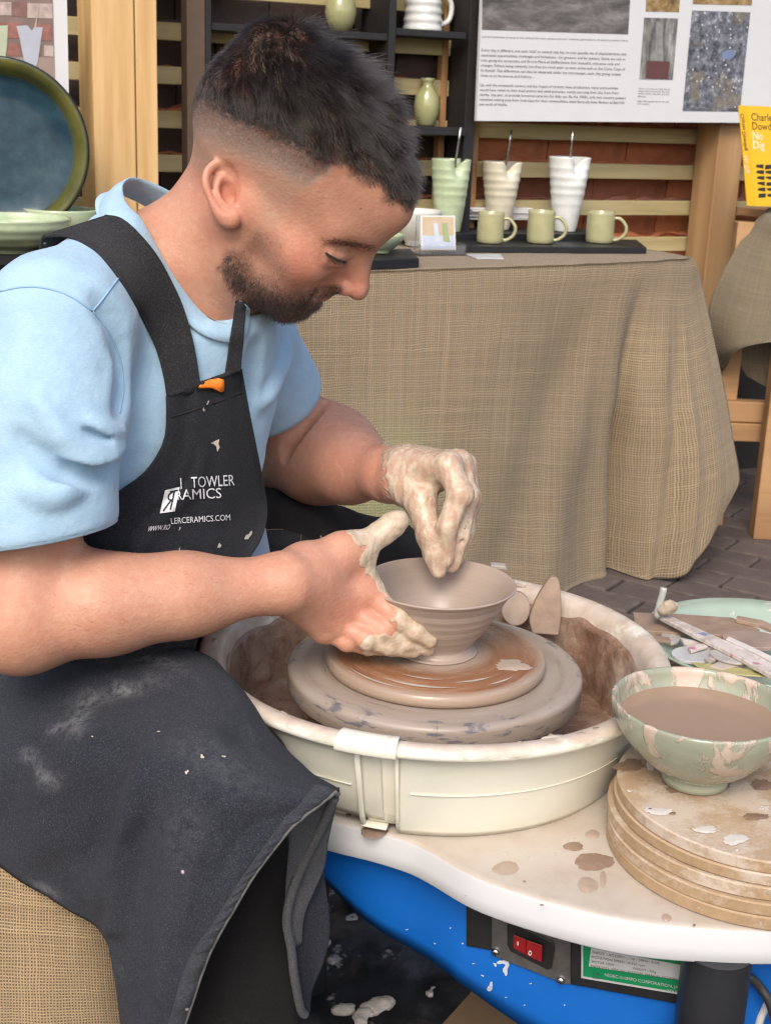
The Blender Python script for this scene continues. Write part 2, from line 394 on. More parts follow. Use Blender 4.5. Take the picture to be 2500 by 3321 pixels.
# big post at the left
g = G('new_pine'); v = g.map(scale=(1, 1, .07)); n = g.n('TexNoise', Vector=v, Scale=34, Detail=7, Distortion=.5).outputs[0]; fi = g.n('TexNoise', Vector=v, Scale=160, Detail=3).outputs[0]
rg = g.n('TexWave', {'wave_type': 'BANDS', 'bands_direction': 'X'}, Vector=g.map(scale=(1, 1, .02)), Scale=9, Distortion=7, Detail=3, Detail_Scale=1.2).outputs[0]
c = g.ramp(g.math('ADD', g.math('MULTIPLY', n, .85), g.math('MULTIPLY', rg, .15)), (.3, (.55, .335, .135)), (.5, (.63, .405, .18)), (.7, (.69, .46, .22))); c = g.mix(g.math('MULTIPLY', g.thr(fi, .55, .8), .25), c, (.40, .22, .08))
kn = g.voro(7, g.map(scale=(1, 1, .6))); c = g.mix(g.ramp(kn, (.05, .75), (.11, 0.0)), c, (.22, .11, .04))
POST = g.out(c, .7, g.bump(fi, .0008, .5))
bp = thing('timber_post', 'thick pale timber post with a long drying crack, standing left of the head', 'post', tuple(atw(400, 300, .32) * np.array([1, 1, 0])))
a, b = atw(303, 300, .32), atw(512, 300, .32); wd = (b - a) @ WD; cmid = (a + b) / 2
cr = .66
v, f = box((cmid[0], cmid[1], .87) + WN * .07 + WD * (wd * (cr - 1) / 2 - .0006), (wd * cr - .0012, .14, 1.78), BW); mk('post_body', v, f, POST, bp, smooth=False, bevel=.004)
v, f = box((cmid[0], cmid[1], .87) + WN * .0702 + WD * (wd * cr / 2 + .0006), (wd * (1 - cr) - .0012, .14, 1.78), BW); mk('post_split', v, f, POST, bp, smooth=False, bevel=.002)
# brown steel-look upright and the black shelf unit
up = upright('brown_upright', 607, 667, 100, 0, .20, .05, plain('brown_paint', (.105, .068, .046), .7, .1, 40)); tag(up, 'flat dark brown upright between the timber post and the black shelves', 'upright')
BLK = plain('black_stain', (.012, .012, .013), .62, .25, 60, .0005)
shelf = thing('shelf_unit', 'open black stained shelving unit holding pale glazed pots behind the head', 'shelving', tuple(atw(1240, 500, .2) * np.array([1, 1, 0])))
def shelf_board(name, x0, x1, y, off0, off1, th, parent=shelf):
    a = atw(x0, y, off1); b = atw(x1, y, off1); z = (a[2] + b[2]) / 2; c = (a + b) / 2; dep = off1 - off0
    v, f = box(np.array([c[0], c[1], z - th / 2]) + WN * dep / 2, (abs((b - a) @ WD), dep, th), BW); return mk(name, v, f, BLK, parent, smooth=False, bevel=.0015), z
upright('side_panel', 668, 686, 100, 0, .20, .17, BLK, shelf, .001); upright('side_panel', 1262, 1284, 100, 0, .20, .17, BLK, shelf, .001); upright('side_panel', 1512, 1545, 300, 0, .18, .15, BLK, shelf, .001)
_, ZA = shelf_board('shelf', 1284, 1512, 98, .03, .19, .016); _, ZB = shelf_board('shelf', 1284, 1512, 411, .03, .19, .020); _, ZC = shelf_board('shelf', 686, 1262, 92, .03, .19, .016)
shelf_board('shelf', 686, 1262, 760, .03, .19, .02); shelf_board('shelf', 1284, 1512, 700, .03, .17, .02)
# ---- an unseen sheet added above the stall to darken its back wall
SHADE = plain('added_shade_cloth', (.55, .54, .50), .9)
v, f = box((0, 0, 2.3) + W0 - WN * .1, (5.6, .9, .02), BW); tag(mk('added_shade', v, f, SHADE, smooth=False), 'unseen cream sheet added above the stall to shade its back wall', 'added_shade')
# ================================================================== THE POTTER
person = thing('person', 'man in pale blue t-shirt and dark denim apron shaping a bowl at the wheel', 'person', (-.15, 1.25, 0))
HO = np.array([-.105, 1.245, 1.005])
HM = np.array([[.742, .444, .502], [-.220, .869, -.443], [-.633, .219, .743]])
HS = .98
def hl(*p): return HO + HM @ (np.array(p, float) * .01 * HS)          # head-local centimetres -> world
HAX = HM.T
c_ = .01 * HS
def head_field(F):
    def e(c, r, k=1.0, mode='u', ax=None): F.ell(hl(*c), np.array(r) * c_, HAX if ax is None else ax, k * c_, mode)
    def cn(a, b, ra, rb, k=1.0, mode='u'): F.cone(hl(*a), hl(*b), ra * c_, rb * c_, k * c_, mode)
    e((-.6, 0, 5.0), (9.5, 7.3, 8.0)); e((-4.0, 0, 2.0), (5.9, 6.4, 6.2), 3)
    e((3.6, 0, 5.4), (5.7, 6.0, 5.2), 3)
    e((4.3, 0, -1.8), (4.5, 5.3, 5.4), 2.5)
    for s in (-1, 1):
        cn((8.7, .8 * s, 2.9), (7.0, 4.4 * s, 2.9), .8, .75, 1.4)
        e((5.9, 4.3 * s, -.9), (2.1, 1.6, 1.4), 1.8); cn((5.0, 5.2 * s, -.4), (1.2, 6.1 * s, -.3), .8, .6, 3)
        cn((.5, 5.8 * s, -1.0), (.9, 5.4 * s, -5.4), 1.5, 1.3, 2); cn((.9, 5.3 * s, -5.6), (6.9, 1.9 * s, -8.7), 1.35, 1.5, 2)
        e((5.0, 3.6 * s, -4.6), (2.6, 2.2, 2.6), 2.5)
    e((7.5, 0, -8.5), (1.55, 2.1, 1.4), 1.5); e((4.0, 0, -5.6), (4.0, 4.3, 3.6), 2.5); e((7.4, 0, -5.0), (2.0, 3.0, 2.4), 1.5)
    for s in (-1, 1):
        e((9.0, 3.1 * s, 1.55), (1.9, 1.6, 1.05), 1.6, 's')
        e((7.05, 3.2 * s, 1.35), (1.3, 1.5, 1.3), .35)
        # upper lid hangs over the eyeball (looking down), crease above it
        cn((8.25, 1.9 * s, 1.75), (7.3, 4.5 * s, 1.5), .38, .36, .5); cn((8.35, 2.0 * s, .75), (7.3, 4.4 * s, .75), .28, .24, .6)
        cn((8.62, 2.1 * s, 2.15), (7.7, 4.4 * s, 2.0), .15, .12, .22, 's'); cn((8.62, 1.95 * s, 1.05), (7.68, 4.45 * s, 1.05), .13, .13, .18, 's')
    cn((8.9, 0, 2.4), (10.7, 0, -1.0), .72, .95, .9); cn((8.7, 0, 1.0), (9.2, 0, -2.2), 1.2, 1.5, 1.2); e((11.0, 0, -1.75), (1.05, 1.15, 1.0), .7)
    for s in (-1, 1):
        e((9.75, 1.25 * s, -2.15), (1.15, .68, .85), .45); e((10.1, .7 * s, -2.95), (.65, .36, .35), .3, 's')
        cn((9.35, 1.95 * s, -1.5), (8.7, 2.15 * s, -2.9), .16, .12, .5, 's'); cn((8.6, 2.5 * s, -2.7), (7.6, 3.6 * s, -5.6), .12, .1, .9, 's')
        cn((9.35, .25 * s, -4.55), (8.1, 2.3 * s, -5.25), .48, .2, .5); cn((9.2, .3 * s, -5.85), (8.0, 2.2 * s, -5.45), .58, .2, .5)
        cn((9.85, 0, -5.2), (8.35, 2.4 * s, -5.32), .13, .1, .25, 's')
    cn((9.0, 0, -7.0), (9.1, 0, -6.9), .35, .35, 1.0, 's')
def ear_field(F, s, o, U, V, out):
    A3 = np.stack([U, V, out]); z = .0092
    def E(u, v, w_=0): return o + (U * u + V * (v * .80) + out * w_) * z
    def e(c, r, k, mode='u'): F.ell(c, np.array(r) * z, A3, k * z, mode)
    e(E(-.6, .2, .30), (1.75, 2.4, .55), .9); e(E(-.1, 0, -.5), (1.3, 1.7, 1.0), .9)
    e(E(-.62, .85, 1.35), (1.55, 1.85, .85), .25, 's')
    P = np.array([(.30, .35, .45), (.62, .75, .55), (.98, 1.45, .70), (1.02, 2.25, .82), (.60, 3.0, .92), (-.3, 3.42, 1.05), (-1.3, 3.2, 1.18), (-2.05, 2.4, 1.28), (-2.38, 1.3, 1.32), (-2.32, .2, 1.28), (-2.02, -.8, 1.15), (-1.62, -1.75, .98), (-1.1, -2.55, .82), (-.4, -2.95, .70), (.25, -2.6, .60), (.45, -1.85, .55)])
    rr = np.array([.16, .22, .29, .33, .34, .34, .34, .33, .32, .31, .31, .36, .50, .58, .48, .30])
    F.chain([E(*p) for p in spline(P, 44)], np.interp(np.linspace(0, 1, 44), np.linspace(0, 1, 16), rr) * z, .28 * z)
    P = np.array([(.15, 2.25, .55), (-.5, 2.15, .70), (-1.05, 1.6, .82), (-1.35, .8, .90), (-1.38, 0, .92), (-1.12, -.85, .88), (-.55, -1.5, .80), (.05, -1.72, .70), (.4, -1.5, .62)])
    F.chain([E(*p) for p in spline(P, 28)], np.interp(np.linspace(0, 1, 28), np.linspace(0, 1, 9), [.14, .22, .28, .31, .32, .32, .30, .27, .22]) * z, .3 * z)
    F.chain([E(*p) for p in spline([(-1.0, 1.6, .8), (-.5, 1.45, .66), (.15, 1.3, .5)], 9)], np.full(9, .16) * z, .3 * z)
    e(E(-.25, .05, .95), (.9, 1.1, .9), .25, 's'); e(E(-.05, -.1, .5), (.45, .5, .7), .25, 's')
    F.cone(E(.72, .12, .50), E(.66, -.72, .52), .38 * z, .32 * z, .35 * z)
# landmarks pulled to where the photograph shows them (a sculptor's nudge of a centimetre or so)
LM = [((.3, -7.4, 0), (785, 655)), ((6.6, -4.7, 1.5), (1050, 806)), ((8.2, -1.9, 1.4), (1122, 838)),
      ((9.55, 0, 2.6), (1207, 806)), ((12.0, 0, -1.7), (1182, 965)), ((8.75, -1.9, -2.2), (1073, 907)), ((9.7, 0, -4.9), (1046, 968)), ((9.3, 0, -6.0), (1024, 994)), ((8.9, 0, -8.3), (988, 1020)), ((8.0, -2.5, -5.3), (1000, 985)), ((8.4, -1, -9.8), (945, 1028)),
      ((.6, -6.2, -6.4), (745, 885)), ((9.2, -1, 6.5), (1318, 690)), ((6.5, -5.2, 6.0), (1085, 560)), ((-8.5, -2.5, -2.5), (650, 510)), ((-9.6, -2, 4), (672, 300)), ((9.9, 0, -3.3), (1112, 948)),
      ((-8.0, -2, 8.5), (722, 232)), ((-5, -2, 11.5), (838, 88)), ((-1, -2, 13), (962, 98)), ((3, -2, 12.3), (1105, 270)), ((7.2, -1, 10.2), (1240, 450)), ((5.8, -4.3, -1.0), (960, 860)), ((8, 5, 5), None), ((0, 7, 0), None), ((2, 6, -7), None), ((-6, 6, 5), None), ((0, 5, 10), None)]
src = np.array([hl(*a) for a, b in LM]); dst = np.array([s if b is None else at(b[0], b[1], s[1]) for s, (a, b) in zip(src, LM)])
def _rbf(a, b): return np.sqrt(((a[:, None] - b[None]) ** 2).sum(2) + .018 ** 2)
_K = np.zeros((len(src) + 4,) * 2); _K[:len(src), :len(src)] = _rbf(src, src) - np.eye(len(src)) * .0015
_P = np.c_[np.ones(len(src)), src]; _K[:len(src), len(src):] = _P; _K[len(src):, :len(src)] = _P.T
_Wt = np.linalg.solve(_K, np.r_[dst - src, np.zeros((4, 3))])
def hwarp(p):
    p = np.asarray(p, float).reshape(-1, 3); d = np.concatenate([_rbf(p[i:i + 20000], src) @ _Wt[:-4] for i in range(0, len(p), 20000)]) + np.c_[np.ones(len(p)), p] @ _Wt[-4:]
    q = (p - HO) @ HM * 100 / HS
    far = np.linalg.norm(q - np.array([0, 0, 1.5]), axis=1); wgt = 1 - sst(12.5, 19, far); return p + np.clip(d, -.03, .03) * wgt[:, None]

# ---- skeleton
SH_R, EL_R, WR_R = at(170, 1040, 1.14), at(80, 1998, 1.08), at(925, 1890, 1.155)
SH_L, EL_L, WR_L = at(790, 1135, 1.45), at(935, 1455, 1.56), at(1262, 1540, 1.365)
TF, TL = _n([.85, -.53, 0]), _n([.53, .85, 0]); TU = np.array([0, 0, 1.])
TAX = np.stack([TF, TL, TU])
CH, AB = at(490, 1230, 1.30), at(480, 1640, 1.28)
NB = at(600, 910, 1.29); SK = hl(-2.6, .8, -2.5)
B = Field()
head_field(B)
def unwarp(q): return q - (hwarp(q)[0] - q)
_eo = unwarp(at(758, 645, 1.2)); _ep = proj(_eo); _eo = B.hit(*_ep)
if _eo is None: _eo = at(758, 645, 1.18)
_ed = _n(ray(758, 645)); _ev = _n(u_ + .08 * r_); _eu = _n(np.cross(_ed, _ev)); _eout = _n(-_ed - .12 * _eu)
ear_field(B, -1, _eo + _ed * .004, _eu, _ev, _eout)
B.chain([SK, .5 * (SK + NB) + np.array([-.006, .0, -.004]), NB + np.array([0, 0, -.03])], [.054, .052, .056], .03)
B.cone(hl(-1.4, -5.6, -3.4), at(735, 1045, 1.27), .015, .011, .025)          # neck muscle
B.cone(hl(-5.0, -1, -4), at(515, 800, 1.28), .034, .034, .04)
B.cone(at(500, 830, 1.27), at(300, 1080, 1.20), .030, .030, .04); B.cone(at(640, 900, 1.33), at(770, 1080, 1.43), .05, .05, .05)
B.ell(CH, (.082, .125, .105), TAX, .04); B.ell(AB, (.075, .10, .17), TAX, .03); B.ell(at(400, 1930, 1.29), (.06, .10, .11), TAX, .03)
def arm(sh, el, wr, rs, k=.03):
    ua = el - sh; fa = wr - el
    B.cone(sh, sh + ua * .35, rs[0], rs[0] * .95, k); B.cone(sh + ua * .3, el, rs[0] * .93, rs[1], k)
    B.cone(el, el + fa * .3, rs[1] * .98, rs[2], k); B.cone(el + fa * .3, el + fa * .62, rs[2], rs[2] * .82, k); B.cone(el + fa * .62, wr, rs[2] * .82, rs[3], k)
arm(SH_R, EL_R, WR_R, (.050, .040, .0375, .0255)); B.ell(at(55, 2060, 1.085), (.033, .028, .026), None, .03)
B.cone(at(330, 1945, 1.085), at(560, 1925, 1.11), .030, .026, .03)
arm(SH_L, EL_L, WR_L, (.054, .047, .047, .0265)); B.ell(at(1075, 1460, 1.49), (.05, .042, .046), None, .04)
# ---- near (right) hand: back towards the viewer, fingers along the bowl
def pts(*a): return [at(*q) for q in a]
WR2 = at(1000, 1880, 1.175)
B.cone(WR_R, WR2, .0265, .024, .015)
mcp = pts((1190, 1925, 1.218), (1130, 1978, 1.206), (1085, 2018, 1.198), (1045, 2042, 1.196))
wst = pts((985, 1835, 1.190), (980, 1875, 1.178), (975, 1915, 1.176), (965, 1945, 1.178))
for i in range(4): B.cone(wst[i], mcp[i], .0165, (.0125, .0122, .0115, .0105)[i], .024)
B.cone(wst[1], .5 * (mcp[0] + mcp[1]) + np.array([0, .010, 0]), .018, .014, .02)
for P, rs in [(pts((1190, 1925, 1.216), (1287, 2003, 1.199), (1345, 2045, 1.198), (1392, 2076, 1.203)), (.0112, .0104, .0094, .0074)),
              (pts((1130, 1978, 1.204), (1240, 2044, 1.195), (1312, 2080, 1.202), (1384, 2103, 1.212)), (.0110, .0101, .0092, .0074)),
              (pts((1085, 2018, 1.197), (1185, 2070, 1.189), (1262, 2096, 1.197), (1336, 2110, 1.208)), (.0106, .0096, .0087, .0071)),
              (pts((1045, 2042, 1.196), (1125, 2080, 1.193), (1190, 2098, 1.199), (1245, 2104, 1.207)), (.0098, .0087, .0079, .0063))]:
    B.chain(P, rs, .0028, ki=.003); B.ell(P[1] + np.array([0, -.001, 0]), np.array([1.08, 1.08, 1.08]) * rs[1], None, .004)
for i in range(4):      # tendons on the back of the hand and the knuckles
    B.cone(wst[i] + np.array([0, -.0135, 0]), mcp[i] + np.array([0, -.0098, 0]), .0022, .0030, .010); B.ell(mcp[i] + np.array([0, -.0045, 0]), (.0088, .0088, .0088), None, .008)
B.chain(pts((1010, 1835, 1.185), (1110, 1790, 1.205), (1172, 1768, 1.218)), (.019, .0165, .0130), .016)
B.chain(pts((1172, 1768, 1.218), (1238, 1728, 1.228), (1272, 1703, 1.232), (1294, 1688, 1.234)), (.0128, .0112, .0112, .0092), .006)
B.cone(at(1165, 1800, 1.215), at(1190, 1905, 1.212), .0085, .010, .022)
# ---- far (left) hand: pinching down into the bowl
WL2 = at(1310, 1535, 1.345); B.cone(WR_L, WL2, .027, .024, .015)
mcl = pts((1452, 1512, 1.30), (1488, 1503, 1.325), (1508, 1512, 1.35), (1500, 1535, 1.372))
wsl = pts((1318, 1515, 1.335), (1320, 1510, 1.35), (1320, 1525, 1.365), (1315, 1545, 1.375))
for i in range(4): B.cone(wsl[i], mcl[i], .0165, (.0135, .0135, .0125, .0115)[i], .018)
B.cone(at(1330, 1560, 1.34), at(1440, 1540, 1.32), .018, .012, .02)
for P, rs in [(pts((1452, 1512, 1.30), (1492, 1602, 1.283), (1448, 1710, 1.274), (1446, 1812, 1.276)), (.0135, .0118, .0100, .0078)),
              (pts((1488, 1503, 1.325), (1514, 1612, 1.31), (1490, 1738, 1.293), (1464, 1832, 1.288)), (.0135, .0115, .0098, .0076)),
              (pts((1508, 1512, 1.35), (1524, 1622, 1.335), (1506, 1730, 1.313), (1480, 1812, 1.303)), (.0125, .0106, .0092, .0072)),
              (pts((1500, 1535, 1.372), (1515, 1630, 1.358), (1505, 1710, 1.335), (1488, 1775, 1.32)), (.0110, .0092, .0082, .0064))]:
    B.chain(P, rs, .0045, ki=.004); B.ell(P[1], np.array([1.1, 1.1, 1.1]) * rs[1], None, .004)
B.chain(pts((1305, 1565, 1.335), (1362, 1625, 1.308)), (.020, .0155), .016)
for a_, b_ in (((1505, 1530, 1.322), (1528, 1610, 1.305)), ((1518, 1650, 1.300), (1494, 1760, 1.284))): B.cone(at(*a_), at(*b_), .0020, .0014, .004, 's')
B.chain(pts((1362, 1625, 1.308), (1394, 1735, 1.286), (1410, 1795, 1.28), (1420, 1850, 1.276)), (.0155, .0128, .0112, .0082), .006)
# ---- legs (under the trousers)
HIP_R, KN_R, AN_R = at(260, 2230, 1.25), at(770, 2500, 1.065), np.array([-.085, 1.06, .11])
HIP_L, KN_L, AN_L = at(490, 1850, 1.43), at(1250, 1850, 1.64), np.array([.02, 1.66, .11])
for h_, k_, a_ in ((HIP_R, KN_R, AN_R), (HIP_L, KN_L, AN_L)): B.chain([h_, k_, a_], (.055, .036, .030), .012)
def crease(px, r, k, dep):
    P = [B.hit(q[0], q[1], .95, 1.75) for q in spline(px, 9)]; P = [p - _n(ray(*q)) * (r - dep) for p, q in zip(P, spline(px, 9)) if p is not None]
    if len(P) > 2: B.chain(np.array(P), np.sin(np.linspace(.4, 2.8, len(P))) * r, k, 's')
crease([(1050, 1305), (985, 1375), (935, 1440), (918, 1490)], .005, .009, .0028)
BV, BF = B.mesh((-.62, .90, .06), (.30, 1.78, 1.26), .0018, 4)
BV = hwarp(BV)
BV = relax(BV, BF, 1, .3)
BN = normals(BV, BF)
BL = (BV - HO) @ HM * 100 / HS         # head-local cm (before the nudge, close enough)

# ---- where the head's hair, stubble and flush lie (mirrored on the far side)
def inpoly(P, poly):
    P = np.asarray(P); x, y = P[:, 0], P[:, 1]; c = np.zeros(len(P), bool); n = len(poly)
    for i in range(n):
        (x0, y0), (x1, y1) = poly[i], poly[i - 1]
        c ^= ((y0 > y) != (y1 > y)) & (x < (x1 - x0) * (y - y0) / (y1 - y0 + 1e-9) + x0)
    return c
def sdpoly(P, poly):
    """signed distance to a polygon, negative inside"""
    P = np.asarray(P, float); d = np.full(len(P), 1e9); poly = np.array(poly, float)
    for a, b in zip(poly, np.roll(poly, -1, 0)):
        ab = b - a; t = np.clip(((P - a) @ ab) / (ab @ ab + 1e-9), 0, 1); d = np.minimum(d, np.linalg.norm(P - a - t[:, None] * ab, axis=1))
    return np.where(inpoly(P, poly), -d, d)
def mirror_px(W):
    q = (np.asarray(W) - HO) @ HM; q[:, 1] = -np.abs(q[:, 1]); return proj(HO + q @ HM.T)
HAIRP = [(560, 330), (640, 345), (700, 372), (780, 412), (860, 440), (930, 470), (1000, 515), (1062, 548), (1110, 552), (1160, 578), (1215, 620), (1265, 655), (1325, 690), (1600, 760), (1600, -200), (500, -200)]
FADEP = [(560, 560), (632, 545), (665, 560), (690, 520), (760, 515), (815, 560), (835, 640), (850, 740), (905, 745), (925, 690), (990, 620), (1062, 560), (1075, 500), (930, 400), (780, 345), (560, 255)]
BEARDP = [(728, 795), (790, 800), (828, 735), (900, 745), (912, 800), (930, 862), (958, 905), (995, 922), (1040, 926), (1085, 918), (1108, 935), (1085, 962), (1050, 962), (1060, 1000), (1010, 1060), (930, 1075), (850, 1040), (770, 970), (722, 880)]
inhead = np.linalg.norm(BL - np.array([0, 0, 1]), axis=1) < 16
mp = mirror_px(BV); nz = vnoise(BV, 160) * 12 + vnoise(BV, 60) * 14
m_hair = np.where(inhead, 1 - sst(-34, 16, sdpoly(mp, HAIRP) + nz * 1.2), 0)
sdf_ = sdpoly(mp, FADEP); dh_ = sdpoly(mp, HAIRP)
m_fade = np.where(inhead, (1 - sst(-25, 20, sdf_ + nz * .6)) * (.18 + .82 * (1 - sst(-5, 135, dh_)) ** 1.3), 0)
db_ = sdpoly(mp, BEARDP)
low_ = 1 - sst(22, 85, np.abs(sdpoly(mp, [(728, 860), (766, 945), (820, 995), (885, 1030), (945, 1040), (1020, 1010), (1000, 990), (900, 985), (800, 930), (745, 860)])))
m_beard = np.where(inhead, (1 - sst(-26, 12, db_ + nz)) * (.34 + .66 * low_), 0)
m_must = np.where(inhead, 1 - sst(-6, 8, sdpoly(mp, [(972, 972), (1008, 938), (1055, 924), (1102, 924), (1116, 938), (1092, 960), (1046, 968), (1005, 988)])), 0)
m_beard = np.maximum(m_beard, m_must)
def blob(px, py, r): return np.where(inhead, np.exp(-(((mp[:, 0] - px) ** 2 + (mp[:, 1] - py) ** 2) / r ** 2)), 0)
m_red = np.clip(blob(1150, 935, 75) * .45 + blob(735, 640, 95) * .5 + blob(985, 860, 90) * .5 + blob(660, 560, 60) * .15, 0, 1)
bpx = proj(BV)
def armblob(px, py, r, ylo=0, yhi=9): return np.where(~inhead & (BV[:, 1] > ylo) & (BV[:, 1] < yhi), np.exp(-(((bpx[:, 0] - px) ** 2 + (bpx[:, 1] - py) ** 2) / r ** 2)), 0)
m_red = np.clip(m_red + armblob(1180, 1930, 150, 1.1, 1.3) * .28 + armblob(1110, 2020, 70, 1.1, 1.3) * .2 + armblob(1500, 1510, 60, 1.25) * .5 + armblob(1330, 1650, 60, 1.25) * .5 + armblob(1170, 1500, 160, 1.3) * .25, 0, 1)
m_lip = np.where(inhead, 1 - sst(-5, 8, sdpoly(mp, [(985, 988), (1010, 972), (1036, 966), (1046, 978), (1030, 990), (1005, 997)])), 0)
# clay on the hands
cn_ = vnoise(BV, 220) * 16 + vnoise(BV, 90) * 20
near_h = (BV[:, 1] < 1.262) & (bpx[:, 0] > 900) & (BV[:, 2] < .75)
CL1 = [(1128, 1722), (1150, 1752), (1168, 1770), (1195, 1768), (1185, 1790), (1158, 1815), (1160, 1830), (1215, 1890), (1262, 1945), (1285, 1990), (1265, 2010), (1300, 2030), (1270, 2060), (1200, 2062), (1160, 2090), (1200, 2140), (1460, 2140), (1460, 1900), (1260, 1860), (1340, 1760), (1360, 1620), (1200, 1640)]
m_clay = np.where(near_h, 1 - sst(-7, 7, sdpoly(bpx, CL1) + cn_ * .45), 0)
far_h = (BV[:, 1] > 1.255) & (BV[:, 1] < 1.42) & (bpx[:, 0] > 1200) & (bpx[:, 1] < 1900)
fc = 1 - sst(-26, 26, 1245 + .12 * (bpx[:, 1] - 1470) - bpx[:, 0] + cn_); streak = vnoise(BV * np.array([1, 1, .35]), 190) + .6 * vnoise(BV * np.array([1, 1, .4]), 420)
m_clay = np.maximum(m_clay, np.where(far_h, fc * (1 - .42 * sst(.2, .9, streak)), 0))
stk = vnoise(BV * np.array([1, 1, .22]), 260) + .5 * vnoise(BV * np.array([1, 1, .3]), 520)
lum = vnoise(BV, 170) + .5 * vnoise(BV, 380)
hide = m_clay * (.0004 + .0005 * np.where(far_h, stk, lum)); BV = BV + BN * hide[:, None]; BN = normals(BV, BF)
m_thin = np.where(far_h, sst(-.35, .6, -stk), sst(.2, .9, -lum) * .5)
BATTR = dict(thin=m_thin, hair=m_hair, fade=m_fade, beard=m_beard, red=m_red, lip=m_lip, clay=m_clay)
g = G('skin')
n1 = g.noise(9, 6, .6); n2 = g.noise(420, 3, .6); n3 = g.noise(60, 5, .6)
base = g.ramp(n1, (.3, (.485, .245, .160)), (.55, (.545, .292, .198)), (.75, (.59, .330, .230)))
base = g.mix(g.math('MULTIPLY', g.thr(n3, .35, .75), .35), base, (.50, .20, .125))
base = g.mix(g.math('MULTIPLY', g.attr('red'), .8), base, (.56, .165, .115))
base = g.mix(g.math('MULTIPLY', g.attr('lip'), .75), base, (.52, .16, .14))
sp = g.noise(650, 2, .7)
fade = g.math('MULTIPLY', g.attr('fade'), g.ramp(sp, (.2, .45), (.8, 1.0)))
base = g.mix(g.math('MULTIPLY', g.thr(fade, .0, .3), .88), base, g.ramp(fade, (.12, (.42, .30, .225)), (.45, (.235, .18, .15)), (.9, (.055, .044, .040))))
base = g.mix(g.math('MULTIPLY', g.attr('beard'), g.ramp(sp, (.25, .35), (.75, .95))), base, (.034, .023, .020))
base = g.mix(g.math('MULTIPLY', g.attr('hair'), .93), base, (.022, .018, .016))
mot = g.noise(150, 5, .7); base = g.mix(g.math('MULTIPLY', g.thr(mot, .5, .72), .38), base, (.46, .185, .125)); base = g.mix(g.math('MULTIPLY', g.ramp(mot, (.28, 1.0), (.46, 0.0)), .35), base, (.66, .42, .31)); base = g.mix(g.math('MULTIPLY', g.ramp(g.voro(620), (.06, 1.0), (.22, 0.0)), .22), base, (.32, .13, .085)); base = g.mix(g.math('MULTIPLY', g.thr(g.noise(28, 4, .65), .55, .72), .3), base, (.47, .18, .13))
frk = g.ramp(g.voro(55), (.035, 1.0), (.06, 0.0)); base = g.mix(g.math('MULTIPLY', g.math('MULTIPLY', frk, g.thr(g.noise(14, 2), .52, .6)), .65), base, (.20, .09, .06))
clay = g.ramp(g.math('ADD', g.attr('clay'), g.math('MULTIPLY', g.math('SUBTRACT', g.noise(260, 4, .6), .5), .5)), (.38, 0.0), (.52, .72), (.9, 1.0))
ccol = g.ramp(g.noise(120, 5, .6), (.3, (.42, .315, .22)), (.5, (.53, .425, .31)), (.72, (.61, .52, .41)))
ccol = g.mix(g.math('MULTIPLY', g.attr('thin'), .62), ccol, (.47, .27, .20))
col = g.mix(clay, base, ccol)
rough = g.mix(clay, g.ramp(n3, (.3, .42), (.7, .52)), g.ramp(g.noise(70, 3), (.35, .14), (.65, .42)))
pore = g.math('ADD', g.math('MULTIPLY', n2, .5), g.math('MULTIPLY', g.voro(300), .5))
bmp = g.bump(pore, .0009, .5); bmp = g.bump(g.math('MULTIPLY', clay, g.math('ADD', 1.0, g.math('MULTIPLY', g.noise(160, 5, .65), 1.1))), .0010, .6, bmp)
SKIN = g.out(col, rough, bmp, spec=.42, Subsurface_Weight=.08, Subsurface_Radius=(1, .35, .2), Subsurface_Scale=.006)
body = mk('body', BV, BF, SKIN, person, attrs=BATTR)
body['label'] = 'tanned skin with wet clay over both hands'

# ---- hair: strands rooted on the scalp
def hairmat(name, col, rough=.35):
    m = bpy.data.materials.new(name); m.use_nodes = True; t = m.node_tree; t.nodes.remove(t.nodes['Principled BSDF'])
    h = t.nodes.new('ShaderNodeBsdfHairPrincipled'); h.parametrization = 'COLOR'; h.inputs['Color'].default_value = (*col, 1)
    h.inputs['Roughness'].default_value = rough; h.inputs['Radial Roughness'].default_value = .5; h.inputs['Random Roughness'].default_value = .3
    t.links.new(h.outputs[0], t.nodes['Material Output'].inputs[0]); return m
def strands(name, P, r0, r1, m, parent):
    """P: strands x points x 3 (world)"""
    N, K = P.shape[:2]; hc = bpy.data.hair_curves.new(name); hc.add_curves([K] * N)
    hc.attributes['position'].data.foreach_set('vector', (P - ORG[parent.name]).astype(np.float32).ravel())
    ra = hc.attributes.new('radius', 'FLOAT', 'POINT'); rr = np.linspace(1, 0, K)[None] * (np.asarray(r0).reshape(-1, 1) - r1) + r1
    ra.data.foreach_set('value', np.broadcast_to(rr, (N, K)).astype(np.float32).ravel())
    hc.materials.append(m); o = bpy.data.objects.new(name, hc); COL.objects.link(o); o.parent = parent; ORG[o.name] = ORG[parent.name]; return o
_fa = np.linalg.norm(np.cross(BV[BF[:, 2]] - BV[BF[:, 0]], BV[BF[:, 3]] - BV[BF[:, 1]]), axis=1) / 2
def roots(mask, n, seed=0):
    r = np.random.default_rng(seed); wt = _fa * mask[BF].mean(1); fi = r.choice(len(BF), n, p=wt / wt.sum()); u, v = r.random((2, n, 1))
    q = BF[fi]; L = lambda A: (A[q[:, 0]] * (1 - u) + A[q[:, 1]] * u) * (1 - v) + (A[q[:, 3]] * (1 - u) + A[q[:, 2]] * u) * v
    nn = L(BN); return L(BV), nn / np.linalg.norm(nn, axis=1)[:, None], r
HF, HL_, HU = HM[:, 0], HM[:, 1], HM[:, 2]
